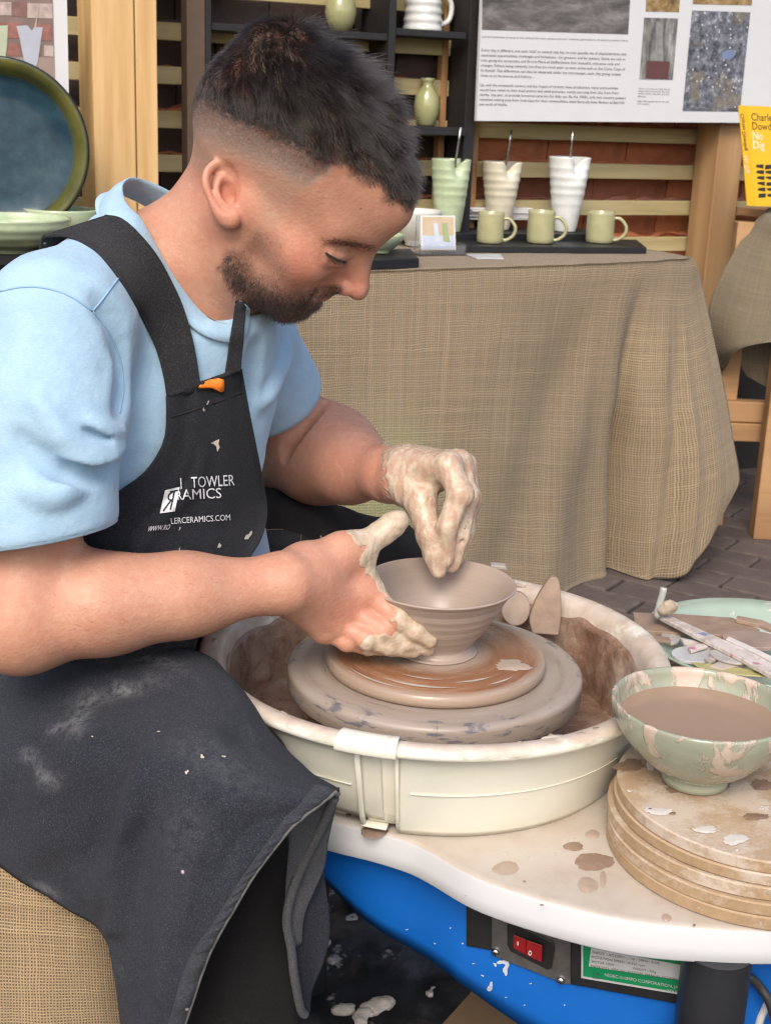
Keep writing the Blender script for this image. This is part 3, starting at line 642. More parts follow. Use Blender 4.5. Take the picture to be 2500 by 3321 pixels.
def grow(P, N, D, length, lift, curl, K=6, jit=.25, r=rng, clump=None):
    """strands that leave the skin along N and bend over to D"""
    n = len(P); D = D - N * np.sum(D * N, 1)[:, None]; D /= np.linalg.norm(D, axis=1)[:, None] + 1e-9
    D = D + r.normal(0, jit, (n, 3)); lift = np.asarray(lift).reshape(-1, 1); length = np.asarray(length).reshape(-1, 1)
    if clump is not None: D = D + clump
    out = np.zeros((n, K, 3)); out[:, 0] = P - N * .0006; cur = out[:, 0].copy()
    for k in range(1, K):
        t = k / (K - 1); a = lift * (1 - t * curl); d = N * a + D * (1 - .5 * a); d /= np.linalg.norm(d, axis=1)[:, None]
        cur = cur + d * length / (K - 1); out[:, k] = cur
    return out
P, N, r = roots(np.clip(m_hair, 0, 1) ** 1.5, 21000, 1)
CR = HO + HM @ (np.array([-7.0, -.5, 11.0]) * .01)                       # the whorl
dcr = P - CR; dist = np.linalg.norm(dcr, axis=1)
D = dcr / (dist[:, None] + 1e-6) + HF * .9 * sst(.01, .08, dist)[:, None] - HU * .25
inside = -sdpoly(mirror_px(P), HAIRP)
top = sst(-10, 190, inside)
ql = (P - HO) @ HM * 100
length = (.0022 + .0285 * top) * r.uniform(.75, 1.12, len(P)) * (1 + .35 * sst(5, 9, ql[:, 0])) * (1 - .72 * (1 - sst(-10, -4.5, ql[:, 0])))
cl = np.stack([vnoise(P + i * 3.1, 95) for i in range(3)], 1) * .55 + np.stack([vnoise(P + i * 7.7, 240) for i in range(3)], 1) * .25
lift = .60 + .16 * np.exp(-(dist / .035) ** 2) + .2 * vnoise(P, 70) + .30 * sst(6.5, 9, ql[:, 0])
HAIR = grow(P, N, D, length, lift, .6, 7, .16, r, cl)
HM1 = hairmat('dark_hair', (.013, .010, .0085), .22)
hair = strands('hair', HAIR, .00021, .00004, HM1, person)
# fade: clipped hairs
P, N, r = roots(np.clip(m_fade * 1.0 + m_hair * .3, 0, 1), 9000, 2)
ms = np.clip(-sdpoly(mirror_px(P), HAIRP), -150, 20); ln = .0007 + .0022 * sst(-130, 15, ms)
S_ = grow(P, N, np.repeat((-HU * .8 - HF * .1)[None], len(P), 0), ln, .5, .3, 3, .3, r)
strands('clipped_hair', S_, .00008, .00004, HM1, person)
# beard and moustache
P, N, r = roots(np.clip(m_beard, 0, 1) ** 1.8, 13000, 3)
S_ = grow(P, N, np.repeat((-HU * .9 + HF * .25)[None], len(P), 0), r.uniform(.0014, .0032, len(P)) * (1 + 1.6 * (1 - sst(0, 60, np.abs(sdpoly(mirror_px(P), [(728, 860), (766, 945), (820, 995), (885, 1030), (945, 1040), (1020, 1010), (1000, 990), (900, 985), (800, 930), (745, 860)]))))), .42, .5, 4, .35, r)
strands('beard', S_, .00017, .00006, hairmat('beard_hair', (.010, .0075, .006), .35), person)
# brows (both sides)
m_brow = np.where(inhead, 1 - sst(-7, 5, sdpoly(mp, [(1022, 792), (1060, 784), (1105, 776), (1150, 781), (1190, 792), (1222, 797), (1222, 812), (1185, 810), (1140, 800), (1100, 795), (1060, 797)])), 0)
P, N, r = roots(m_brow ** 2 + 1e-9 * m_brow, 1700, 4)
S_ = grow(P, N, np.repeat((-HF * .6 + HU * .1)[None], len(P), 0) - HL_ * .7 * np.sign(-((P - HO) @ HM)[:, 1:2]) * 1.0, r.uniform(.004, .007, len(P)), .35, .6, 4, .22, r)
strands('eyebrow', S_, .00009, .00004, HM1, person)
LASHP = [(1056, 818), (1078, 832), (1100, 842), (1122, 848)]
_bb = BVHTree.FromPolygons([tuple(p) for p in BV], [tuple(int(i) for i in q) for q in BF])
def cast(px, py, tree=None):
    d = Vector(ray(px, py)).normalized(); h = (tree or _bb).ray_cast(Vector(CAM), d); return (np.array(h[0]), np.array(h[1])) if h[0] is not None else (None, None)
lp = spline(LASHP, 90); LS = []
for q in lp:
    for _ in range(3):
        a, nn = cast(*(q + rng.normal(0, 1.2, 2)))
        if a is None: continue
        d = _n(HF * .75 - HU * .75 - HL_ * .2 + rng.normal(0, .18, 3)); l = rng.uniform(.002, .0055); t = np.linspace(0, 1, 5)[:, None]
        LS.append(a + nn * .0002 + d * l * t + HU * .002 * t * t)
strands('eyelashes', np.array(LS), .00013, .00004, hairmat('lash_hair', (.004, .003, .003), .5), person)
# forearm hairs
P, N, r = roots(np.where((BV[:, 1] < 1.2) & (bpx[:, 0] > 150) & (bpx[:, 0] < 900) & (bpx[:, 1] > 1780) & (bpx[:, 1] < 2150), 1., np.where((BV[:, 1] > 1.3) & (bpx[:, 0] > 900) & (bpx[:, 0] < 1240) & (bpx[:, 1] > 1280) & (bpx[:, 1] < 1640), .7, 0)), 2600, 5)
S_ = grow(P, N, np.repeat(_n(WR_R - EL_R + np.array([0, 0, -.12]))[None], len(P), 0), r.uniform(.004, .0085, len(P)), .22, .8, 4, .25, r)
strands('arm_hair', S_, .00007, .00003, hairmat('arm_hair_mat', (.07, .038, .022), .4), person)
# ------------------------------------------------------------------ t-shirt
S = Field()
S.ell(CH, (.104, .155, .125), TAX, .05); S.ell(at(470, 1640, 1.28), (.098, .132, .18), TAX, .05); S.ell(at(430, 1980, 1.28), (.128, .168, .13), TAX, .05)
S.cone(at(450, 810, 1.255), at(230, 1000, 1.17), .048, .048, .05); S.cone(at(640, 920, 1.33), at(770, 1090, 1.43), .052, .056, .05)
S.chain([at(575, 910, 1.285), at(605, 1030, 1.29)], [.050, .080], .04)
S.cone(at(70, 1190, 1.29), at(60, 1500, 1.30), .085, .10, .05)                          # the back
slv_r = at(108, 1690, 1.095)
S.chain([at(185, 1065, 1.14), at(150, 1330, 1.115), slv_r, at(100, 1900, 1.09)], [.066, .066, .067, .066], .022)
slv_l = at(893, 1310, 1.495)
S.chain([at(790, 1135, 1.45), at(850, 1235, 1.475), slv_l, slv_l + .5 * (slv_l - at(790, 1135, 1.45))], [.060, .056, .054, .053], .022)
# folds that were visible: armpit pulls, sleeve creases, chest drag lines
def fold(pl, y, r, k=.02, mode='u', lift=0.0):
    P = []
    for q in pl:
        h = S0.hit(q[0], q[1], .95, 1.6)
        if h is not None: P.append(h + _n(ray(*q)) * ((r - .0026) if mode == 'u' else -(r - .0020)))
    if len(P) > 1: S.chain(spline(P, 10), np.sin(np.linspace(.5, 2.9, 10)) * r * .35 + r * .65, k, mode)
S0 = Field(); S0.ops = list(S.ops)
fold([(388, 1405), (335, 1398), (280, 1370)], 0, .005, .010, 'u'); fold([(392, 1430), (340, 1430), (270, 1398)], 0, .004, .009, 's', .002); fold([(250, 1560), (180, 1600), (90, 1590)], 0, .005, .014, 'u'); fold([(120, 1300), (210, 1420), (300, 1480)], 0, .004, .012, 'u'); fold([(60, 1420), (150, 1500), (260, 1520)], 0, .004, .012, 's')
fold([(395, 1330), (415, 1210), (400, 1080), (330, 975)], 0, .007, .016, 's', .003)
fold([(370, 1470), (300, 1500), (230, 1490)], 0, .007, .018, 'u', -.002); fold([(385, 1500), (300, 1535), (200, 1530)], 0, .005, .014, 's', .003)
fold([(835, 1130), (822, 1240), (812, 1320)], 0, .006, .016, 's', .003); fold([(930, 1120), (890, 1230), (850, 1300)], 0, .005, .016, 'u', -.001)
S.warp(lambda p: .0016 * vnoise(p * np.array([1, 1, .6]), 28) + .0009 * vnoise(p, 60))
# openings
S1 = Field(); S1.ops = list(S.ops)
CT = [(399, 600, 1.268), (404, 645, 1.25), (425, 677, 1.238), (462, 716, 1.225), (522, 826, 1.212), (567, 900, 1.212), (626, 982, 1.220), (671, 1027, 1.236), (716, 1046, 1.262), (750, 1048, 1.287), (770, 1030, 1.306), (777, 990, 1.32), (765, 900, 1.345), (700, 760, 1.352), (610, 664, 1.348), (541, 619, 1.335), (470, 586, 1.312), (425, 578, 1.29)]
CB = [(326, 668, 1.262), (335, 702, 1.24), (368, 724, 1.228), (412, 752, 1.213), (477, 856, 1.195), (523, 940, 1.193), (588, 1024, 1.203), (648, 1078, 1.224), (712, 1104, 1.255), (760, 1106, 1.285), (796, 1082, 1.31), (806, 1015, 1.335), (800, 920, 1.37), (735, 790, 1.385), (625, 700, 1.38), (530, 650, 1.365), (430, 630, 1.335), (358, 630, 1.295)]
ctw = np.array([at(*q) for q in CT]); nkc = ctw.mean(0); nkn = np.linalg.svd(ctw - nkc)[2][2]
if nkn @ (SK - nkc) < 0: nkn = -nkn
ax1 = _n(r_ - nkn * (r_ @ nkn)); ax2 = np.cross(nkn, ax1); cpl = np.stack([(ctw - nkc) @ ax1, (ctw - nkc) @ ax2], 1) * 1.15
S.add(lambda p: np.maximum(sdpoly(np.stack([(p - nkc) @ ax1, (p - nkc) @ ax2], 1), cpl), -((p - nkc) @ nkn + .06)), nkc - .16, nkc + .16, .003, 's')
def sleevecut(c, n, a, R_):
    n = _n(n); c = np.array(c)
    def fn(p):
        q = p - c; t = q @ n; rr = np.linalg.norm(q - t[:, None] * n, axis=1); return np.maximum(np.maximum(rr - R_, -t), t - .14)
    S.add(fn, c - .16, c + .16, .002, 's')
sl_n = _n(at(92, 1990, 1.085) - at(112, 1690, 1.095) + .02 * r_); sl_c = at(105, 1728, 1.095); sleevecut(sl_c, sl_n, 0, .079)
_hl = .5 * (at(810, 1330, 1.46) + at(1005, 1238, 1.52)); sleevecut(_hl, at(893, 1310, 1.495) - at(790, 1135, 1.45), 0, .085)
S.plane(at(430, 1850, 1.28), np.array([0, 0, -1.]), .002)
SV, SF = S.mesh((-.62, .92, .50), (.12, 1.66, 1.2), .0028, 3)
d0 = S1(SV); capm = d0 < -.0022                                           # vertices lying on a cut, not on the cloth
SF = SF[~capm[SF].all(1)]; use = np.unique(SF); rm = np.full(len(SV), -1); rm[use] = np.arange(len(use)); SV = SV[use]; SF = rm[SF]
SV = relax(SV, SF, 4, .5)
g = G('blue_jersey')
kn = g.noise(38, 4, .6); col = g.ramp(kn, (.3, (.31, .47, .61)), (.7, (.35, .515, .655)))
yarn = g.n('TexNoise', Vector=g.map(scale=(1, 1, 4)), Scale=260, Detail=3, Roughness=.6).outputs[0]
col = g.mix(g.math('MULTIPLY', g.thr(yarn, .45, .8), .35), col, (.52, .69, .83))
SHM = g.out(col, .85, g.bump(yarn, .0007, .35), g.bump(g.noise(24, 3), .004, .25) and None or .25, Sheen_Weight=.25, Sheen_Roughness=.5) if False else g.out(col, .85, g.bump(g.noise(45, 4, .6), .0035, .5, g.bump(yarn, .0006, .3)), spec=.2, Sheen_Weight=.2)
shirt = mk('t_shirt', SV, SF, SHM, person)
so_ = shirt.modifiers.new('thickness', 'SOLIDIFY'); so_.thickness = .0022; so_.offset = -1
SB = BVHTree.FromPolygons([tuple(p) for p in SV], [tuple(int(i) for i in q) for q in SF])
# collar band: a ribbed strip standing round the neck
e = np.sort(np.concatenate([SF[:, [i, (i + 1) % 4]] for i in range(4)]), 1); ue, ct = np.unique(e, axis=0, return_counts=True)
def cspl(P, n):
    P = np.array(P, float); return spline(np.concatenate([P[-2:], P, P[:3]]), int(n * (len(P) + 4) / len(P)) + 1)
def closed(P, n):
    P = np.array(P, float); m = len(P); s_ = np.arange(n) * m / n; i = s_.astype(int); t = (s_ - i)[:, None]; a, b, c, d = P[(i - 1) % m], P[i % m], P[(i + 1) % m], P[(i + 2) % m]
    return .5 * (2 * b + (c - a) * t + (2 * a - 5 * b + 4 * c - d) * t * t + (3 * b - a - 3 * c + d) * t ** 3)
tw_, bw_ = [], []
for i, (tq, q) in enumerate(zip(CT, CB)):
    h, _q = cast(q[0], q[1], SB); y = q[2]; vis = i <= 10
    if h is not None and (vis or abs(h[1] - y) < .035): y = h[1] - .0035
    yt = tq[2] + (y - q[2]) * (.8 if vis else .3)
    if vis:
        hb_, _q = cast(tq[0], tq[1])
        if hb_ is not None: yt = min(yt, hb_[1] - .004)
    bw_.append(y); tw_.append(yt)
sm_ = lambda a: .25 * np.roll(a, 1) + .5 * a + .25 * np.roll(a, -1)
bw_, tw_ = np.array(bw_), np.array(tw_); b0_ = bw_.copy()
for _ in range(3): bw_, tw_ = np.minimum(sm_(bw_), b0_ + .001), sm_(tw_)
tw_ = np.minimum(tw_, bw_ + .034)
bw_ = [at(q[0], q[1], y) for q, y in zip(CB, bw_)]; ctw = np.array([at(q[0], q[1], y) for q, y in zip(CT, tw_)])
TT, BB_ = closed(ctw, 140), closed(bw_, 140); ctr = nkc
rad_ = TT - ctr; rad_ -= (rad_ @ nkn)[:, None] * nkn; rad_ /= np.linalg.norm(rad_, axis=1)[:, None]
rings = [BB_ - rad_ * .001 - nkn * .002, BB_ + rad_ * .0012, BB_ + (TT - BB_) * .06 + rad_ * .0022 + nkn * .0008, BB_ + (TT - BB_) * .5 + rad_ * .003 + nkn * .0016, BB_ + (TT - BB_) * .9 + rad_ * .0012 + nkn * .002, TT + nkn * .0005, TT - rad_ * .0015 - nkn * .003, TT - rad_ * .001 - nkn * .016, TT + rad_ * .004 - nkn * .03]
_sv, _bv = len(SV), None
BSB = BVHTree.FromPolygons([tuple(q) for q in np.concatenate([SV, BV])], [tuple(int(i) for i in q) for q in SF] + [tuple(int(i) + len(SV) for i in q) for q in BF])
for k, R_ in enumerate(rings[:7]):
    off_ = np.zeros(140); dq = np.array([ray(*q) for q in proj(R_)])
    for j in range(140):
        if j / 140 * len(CT) > 11.6 or j / 140 * len(CT) < .3: continue
        h, _q = cast(*proj(R_[j]), BSB)
        if h is not None and -.002 < R_[j, 1] - h[1] + .004 < .09: off_[j] = R_[j, 1] - (h[1] - (.0066 if k in (2, 3, 4) else .0038 if k in (1, 5) else .0015))
    m0 = off_.copy()
    for _ in range(4): off_ = np.maximum(m0, .25 * np.roll(off_, 1) + .5 * off_ + .25 * np.roll(off_, -1))
    rings[k] = R_ - dq * (off_ / dq[:, 1])[:, None]
n_ = 140; collar = mk('collar', np.concatenate(rings), [(i * n_ + j, i * n_ + (j + 1) % n_, (i + 1) * n_ + (j + 1) % n_, (i + 1) * n_ + j) for i in range(len(rings) - 1) for j in range(n_)], SHM, shirt)
_cv = np.concatenate(rings); _nv = len(SV)
SBC = BVHTree.FromPolygons([tuple(p) for p in np.concatenate([SV, _cv])], [tuple(int(i) for i in q) for q in SF] + [tuple(int(i) + _nv for i in ((i * n_ + j), (i * n_ + (j + 1) % n_), ((i + 1) * n_ + (j + 1) % n_), ((i + 1) * n_ + j))) for i in range(len(rings) - 1) for j in range(n_)])
# hems: a rolled band round each sleeve end
def loop_near(c, rmax):
    b = np.unique(ue[ct == 1]); return b[np.linalg.norm(SV[b] - c, axis=1) < rmax]
for c, n2, rm_ in ((sl_c, sl_n, .083), (_hl, _n(at(893, 1310, 1.495) - at(790, 1135, 1.45)), .085)):
    b = loop_near(c, rm_); q = SV[b] - c; a1 = _n(np.cross(n2, [0.3, 1, 0.2])); a2 = np.cross(n2, a1); an = np.arctan2(q @ a2, q @ a1); rr = np.hypot(q @ a1, q @ a2)
    A2 = np.linspace(-np.pi, np.pi, 72, endpoint=False); w2 = np.exp(-((np.angle(np.exp(1j * (an[None] - A2[:, None])))) / .15) ** 2); w2 /= w2.sum(1)[:, None] + 1e-12; r2 = w2 @ rr; h2 = w2 @ (q @ n2)
    RG = [c + (r2 + dr)[:, None] * (np.cos(A2)[:, None] * a1 + np.sin(A2)[:, None] * a2) + (h2 + dh)[:, None] * n2 for dr, dh in ((.0002, -.020), (.0011, -.0195), (.0013, -.010), (.0012, .001), (-.001, .002), (-.0022, 0), (-.0025, -.012))]
    n3 = len(A2); mk('sleeve_hem', np.concatenate(RG), [(i * n3 + j, i * n3 + (j + 1) % n3, (i + 1) * n3 + (j + 1) % n3, (i + 1) * n3 + j) for i in range(len(RG) - 1) for j in range(n3)], SHM, shirt)
# seams: shoulder seam and armhole seam
def seam(name, px, m, parent, r=.0009, off=.0002, tree=None):
    P = [];
    for q in spline(px, 40):
        a, nn = cast(*q, tree or SB)
        if a is not None: P.append(a + nn * off)
    if len(P) > 4: v, f = tube(P, r, 6); return mk(name, v, f, m, parent)
SEAMM = plain('blue_seam', (.27, .45, .64), .9)
seam('seam', [(2, 945), (70, 932), (150, 935), (230, 962), (300, 1010)], SEAMM, shirt); seam('seam', [(300, 1010), (330, 975), (385, 902)], SEAMM, shirt)
seam('seam', [(300, 1010), (350, 1075), (388, 1160), (400, 1260), (388, 1340)], SEAMM, shirt)

# ------------------------------------------------------------------ denim
def denim(name, c0, c1, speck, wsc=1500, dust=.5):
    g = G(name); uvn = g.n('TexNoise', Vector=g.map(scale=(1, 1, 1)), Scale=780, Detail=4, Roughness=.8).outputs[0]
    tw = g.n('TexWave', {'bands_direction': 'DIAGONAL'}, Vector=g.obj, Scale=wsc * .5, Distortion=2.5, Detail=2).outputs[0]
    big = g.noise(7, 5, .6); col = g.ramp(big, (.3, c0), (.7, c1))
    col = g.mix(g.math('MULTIPLY', g.thr(uvn, .50, .70), .75), col, speck)
    col = g.mix(g.math('MULTIPLY', tw, .25), col, tuple(np.array(c0) * .45))
    sm = g.math('MULTIPLY', g.thr(g.noise(5.5, 6, .7), .60, .76), g.thr(g.noise(90, 4, .7), .42, .62)); col = g.mix(g.math('MULTIPLY', sm, dust), col, (.26, .26, .27))
    du = g.math('MULTIPLY', g.attr('dust'), g.thr(g.noise(120, 4, .75), .36, .66)); col = g.mix(du, col, (.30, .30, .31))
    fl = g.math('MULTIPLY', g.ramp(g.voro(38, rnd=1), (.05, 1.0), (.075, 0.0)), g.thr(g.noise(8, 2), .56, .6)); col = g.mix(fl, col, (.60, .52, .43))
    return g.out(col, .92, g.bump(g.noise(26, 3), .004, .3, g.bump(g.math('ADD', uvn, g.math('MULTIPLY', tw, .5)), .0012, .6)), spec=.12, Sheen_Weight=.04)
DEN = denim('apron_denim', (.019, .0215, .030), (.035, .039, .052), (.125, .13, .15))
DENS = denim('strap_denim', (.020, .020, .023), (.034, .034, .038), (.12, .12, .13), dust=.15)
DENB = denim('apron_bib_denim', (.015, .016, .021), (.026, .028, .035), (.085, .087, .098), dust=.25)
DIN = denim('denim_inside', (.075, .078, .085), (.10, .10, .11), (.24, .24, .25), 700, .1)
apron = thing('apron', None, None, ORG[person.name]); apron.location = (0, 0, 0); apron.parent = person; ORG[apron.name] = ORG[person.name]
def rowgrid(rows, nu, nv):
    C = np.array(rows, float)[:, :, :]; return surf(C, nu, nv)
def onshirt(px, py, off, tree=None, y=None):
    a, nn = cast(px, py, tree or SB)
    if a is None: return None
    d = _n(ray(px, py)); return a - d * off
# bib: laid over the chest and belly
TQ = Field()
TQ.ell(CH, (.104, .155, .145), TAX, .05); TQ.ell(at(475, 1640, 1.28), (.102, .136, .18), TAX, .05); TQ.ell(at(430, 1980, 1.28), (.128, .168, .13), TAX, .05); TQ.ell(at(560, 1960, 1.30), (.10, .13, .12), TAX, .05)
_v, _q = TQ.mesh((-.62, .92, .40), (.15, 1.66, 1.15), .006, 2); TQB = BVHTree.FromPolygons([tuple(p) for p in _v], [tuple(int(i) for i in q) for q in _q])
LE = spline([(546, 1284), (547, 1345), (543, 1410), (520, 1472), (470, 1540), (400, 1592), (325, 1650), (275, 1740), (255, 1850), (240, 1960), (240, 2150)], 60)
RE = spline([(779, 1200), (790, 1265), (803, 1335), (822, 1430), (842, 1530), (858, 1620), (860, 1680), (842, 1745), (808, 1800), (760, 1865), (680, 1970), (640, 2060), (610, 2160)], 60)
NC = 56; bib = np.zeros((60, NC, 3)); ok = np.zeros((60, NC), bool)
for i in range(60):
    for j in range(NC):
        t = j / (NC - 1); q = LE[i] * (1 - t) + RE[i] * t
        a = onshirt(q[0], q[1], .007, TQB)
        if a is not None: bib[i, j] = a; ok[i, j] = True
# depth along each row, extended past the silhouette and smoothed like hanging cloth
dep = np.where(ok, bib[:, :, 1], np.nan)
for i in range(60):
    x = np.arange(NC); m = ok[i]
    if m.sum() < 5: dep[i] = dep[i - 1] if i else 1.25; continue
    last = x[m][-1]; pf = np.polyfit(x[m][-12:], dep[i][m][-12:], 1); v = np.interp(x, x[m], dep[i][m]); v[last:] = v[last] + (x[last:] - last) * max(pf[0], .001) + .0002 * (x[last:] - last) ** 2; dep[i] = v
for _ in range(14):
    p = np.pad(dep, 1, mode='edge'); dep = .2 * (p[1:-1, 1:-1] + p[2:, 1:-1] + p[:-2, 1:-1] + p[1:-1, 2:] + p[1:-1, :-2])
raw = np.where(ok, bib[:, :, 1], 9); dep = np.minimum(dep, raw)
for i in range(60):
    for j in range(NC):
        t = j / (NC - 1); q = LE[i] * (1 - t) + RE[i] * t; h, _q = cast(q[0], q[1], SB)
        if h is not None and q[0] > 430 and h[1] - .004 < dep[i, j] and h[1] > dep[i, j] - .03: dep[i, j] = h[1] - .004
for _ in range(3):
    p = np.pad(dep, 1, mode='edge'); dep = np.minimum(dep, .2 * (p[1:-1, 1:-1] + p[2:, 1:-1] + p[:-2, 1:-1] + p[1:-1, 2:] + p[1:-1, :-2]))
ii, jj = np.meshgrid(np.linspace(0, 1, 60), np.linspace(0, 1, NC), indexing='ij')
dep += -.0035 * np.sin(jj * 19 + ii * 2.5) * np.exp(-ii * 2.2) - .004 * np.exp(-((jj - .52 + .22 * ii) / .05) ** 2) * sst(.1, .5, ii) + .004 * np.exp(-((jj - .42 + .22 * ii) / .05) ** 2) * sst(.1, .5, ii)
for i in range(60):
    for j in range(NC):
        t = j / (NC - 1); q = LE[i] * (1 - t) + RE[i] * t; bib[i, j] = at(q[0], q[1], dep[i, j])
def sheet(name, g3, m, parent, th=.0022, uvs=None, off=-1):
    nu, nv = g3.shape[:2]; o = mk(name, g3.reshape(-1, 3), gridf(nu, nv), m, parent, uv=uvs)
    s_ = o.modifiers.new('thickness', 'SOLIDIFY'); s_.thickness = th; s_.offset = off; return o
bibo = sheet('bib', bib, DENB, apron, .0026, off=0)
BB = BVHTree.FromPolygons([tuple(p) for p in bib.reshape(-1, 3)], [tuple(int(i) for i in q) for q in gridf(60, NC)])
edge = lambda P, r, name, m, par: mk(name, *tube(P, r, 8), m, par)
edge(bib[:, 0], .0022, 'edge_binding', DENB, bibo); edge(bib[:, -1], .0022, 'edge_binding', DENB, bibo); edge(bib[0], .0024, 'edge_binding', DENB, bibo)
STI = plain('dark_thread', (.012, .012, .015), .9)
edge(np.array([x for x in [onshirt(*q, .002, BB) for q in spline([(556, 1352), (600, 1340), (650, 1322), (700, 1305), (786, 1272)], 30)] if x is not None]), .0007, 'stitching', STI, bibo)
# straps
def strap(name, outer, inner, m, off, cols=9, rows=44, y_hint=None, back=None):
    O = spline(outer, rows); I = spline(inner, rows); g3 = []
    for a, b in zip(O, I):
        row = [onshirt(*(a * (1 - t) + b * t), off, SBC) for t in np.linspace(0, 1, cols)]; g3.append(row)
    # fill misses from the neighbours
    dp = np.array([[np.nan if p is None else p[1] for p in r] for r in g3])
    for i in range(rows):
        if np.isnan(dp[i]).all(): dp[i] = dp[i - 1] if i else np.nan
    for i in range(rows - 1, -1, -1):
        if np.isnan(dp[i]).all(): dp[i] = dp[i + 1]
    for i in range(rows):
        x = np.arange(cols); k = ~np.isnan(dp[i]); dp[i] = np.interp(x, x[k], dp[i][k])
    raw_ = np.array([[9 if p is None else p[1] + .003 for p in r] for r in g3])
    for _ in range(10):
        p = np.pad(np.minimum(dp, raw_), 1, mode='edge'); dp = .2 * (p[1:-1, 1:-1] + p[2:, 1:-1] + p[:-2, 1:-1] + p[1:-1, 2:] + p[1:-1, :-2])
    dp = np.minimum(dp, raw_)
    G3 = np.array([[at(*(O[i] * (1 - t) + I[i] * t), dp[i, j]) for j, t in enumerate(np.linspace(0, 1, cols))] for i in range(rows)])
    if back is not None: G3 = np.concatenate([np.array([G3[0] + np.array(b) for b in back]), G3])
    o = sheet(name, G3, m, apron, .003, off=0); edge(G3[:, 0], .0018, 'strap_edge', m, o); edge(G3[:, -1], .0018, 'strap_edge', m, o); return G3
BACKD = [(-.03, .06, -.10), (-.022, .045, -.05), (-.012, .03, -.018), (-.005, .014, -.003)]
strap('strap', [(146, 766), (224, 766), (313, 812), (388, 900), (447, 997), (507, 1117), (537, 1220), (547, 1292)], [(345, 702), (390, 712), (440, 752), (505, 830), (555, 920), (592, 1005), (625, 1125), (648, 1268)], DENS, .006, back=BACKD)
strap('strap', [(776, 915), (768, 990), (760, 1050), (750, 1110), (742, 1170), (734, 1222)], [(800, 915), (793, 990), (788, 1050), (784, 1110), (779, 1160), (775, 1205)], DENS, .005, 5, 24)
# orange garment tag tucked behind the bib's top edge
tg = np.array([[at(*q, 1.262 + d) for q, d in zip(spline(r0_, 9), np.linspace(0, .035, 9))] for r0_ in ([(648, 1250), (668, 1236), (700, 1228), (727, 1231)], [(652, 1256), (675, 1244), (703, 1246), (729, 1252)], [(690, 1258), (700, 1262), (716, 1272), (728, 1268)])])
a_, _q = cast(690, 1245, BB)
for r_i in range(3):
    for c_i in range(9):
        pxy = proj(tg[r_i, c_i]); h, _q = cast(*pxy, BB); h2_, _q = cast(*pxy, SB)
        yy = (h if h is not None else (h2_ if h2_ is not None else tg[r_i, c_i]))[1]; tg[r_i, c_i] = at(*pxy, yy - .0065)
sheet('orange_tag', tg, plain('orange_felt', (.85, .22, .015), .7), apron, .002)
# embroidered lettering, laid on the bib thread by thread
WHT = plain('white_thread', (.72, .72, .75), .8, .06, 300)
def glyphs(txt, size=1.0, font=None):
    cu = bpy.data.curves.new('t', 'FONT'); cu.body = txt; cu.size = size; o = bpy.data.objects.new('t', cu); COL.objects.link(o)
    cu.resolution_u = 3; dg = bpy.context.evaluated_depsgraph_get(); me = bpy.data.meshes.new_from_object(o.evaluated_get(dg)); v = np.array([q.co[:2] for q in me.vertices]); f = [tuple(p.vertices) for p in me.polygons]
    bpy.data.objects.remove(o); bpy.data.curves.remove(cu); bpy.data.meshes.remove(me); return v, f
def text_on(name, txt, p0, p1, cap, m, tree, parent, off=.0036, slant=0.0, mirror=False, bold=0):
    """cap-height in px, baseline from p0 to p1 (px)"""
    v, f = glyphs(txt); cw, ch = v[:, 0].max() - v[:, 0].min(), .7
    t = (v[:, 0] - v[:, 0].min()) / cw
    if mirror: t = 1 - t
    p0 = np.array(p0, float); p1 = np.array(p1, float); dx = p1 - p0; up = np.array([dx[1], -dx[0]]) / np.linalg.norm(dx) * cap
    Pp = p0 + t[:, None] * dx + (v[:, 1] / .69)[:, None] * (up + dx / np.linalg.norm(dx) * slant * cap)
    return put_on(name, Pp, f, m, tree, parent, off)
def put_on(name, Pp, f, m, tree, parent, off=.0024):
    W = []
    for q in Pp:
        a, nn = cast(*q, tree); W.append(None if a is None else a - _n(ray(*q)) * off)
    good = [w_ for w_ in W if w_ is not None]
    if not good: return None
    W = [good[0] if w_ is None else w_ for w_ in W]
    o = mk(name, W, f, m, parent, smooth=False); return o
AT = thing('embroidery', None, None, ORG[person.name]); AT.location = (0, 0, 0); AT.parent = apron; ORG[AT.name] = ORG[person.name]
text_on('lettering', 'TOWLER', (622, 1582), (762, 1574), 35, WHT, BB, AT)
text_on('lettering', 'AMICS', (592, 1621), (719, 1615), 33, WHT, BB, AT)
text_on('lettering', '/', (587, 1586), (599, 1582), 34, WHT, BB, AT); text_on('lettering', 'R', (578, 1622), (592, 1620), 30, WHT, BB, AT)
text_on('lettering', 'LERCERAMICS.COM', (556, 1699), (748, 1687), 19, WHT, BB, AT); text_on('lettering', 'WWW.RO', (478, 1724), (549, 1717), 16, WHT, BB, AT, slant=.5)
LOGO = np.array([(536, 1590), (584, 1579), (568, 1658), (519, 1665)], float)
n6 = 9; uu, vv = np.meshgrid(np.linspace(0, 1, n6), np.linspace(0, 1, n6), indexing='ij')
LP = ((1 - uu)[..., None] * ((1 - vv)[..., None] * LOGO[0] + vv[..., None] * LOGO[1]) + uu[..., None] * ((1 - vv)[..., None] * LOGO[3] + vv[..., None] * LOGO[2])).reshape(-1, 2)
put_on('logo_patch', LP, gridf(n6, n6), WHT, BB, AT, .0034)
def bl(u, v): return (1 - u) * ((1 - v) * LOGO[0] + v * LOGO[1]) + u * ((1 - v) * LOGO[3] + v * LOGO[2])
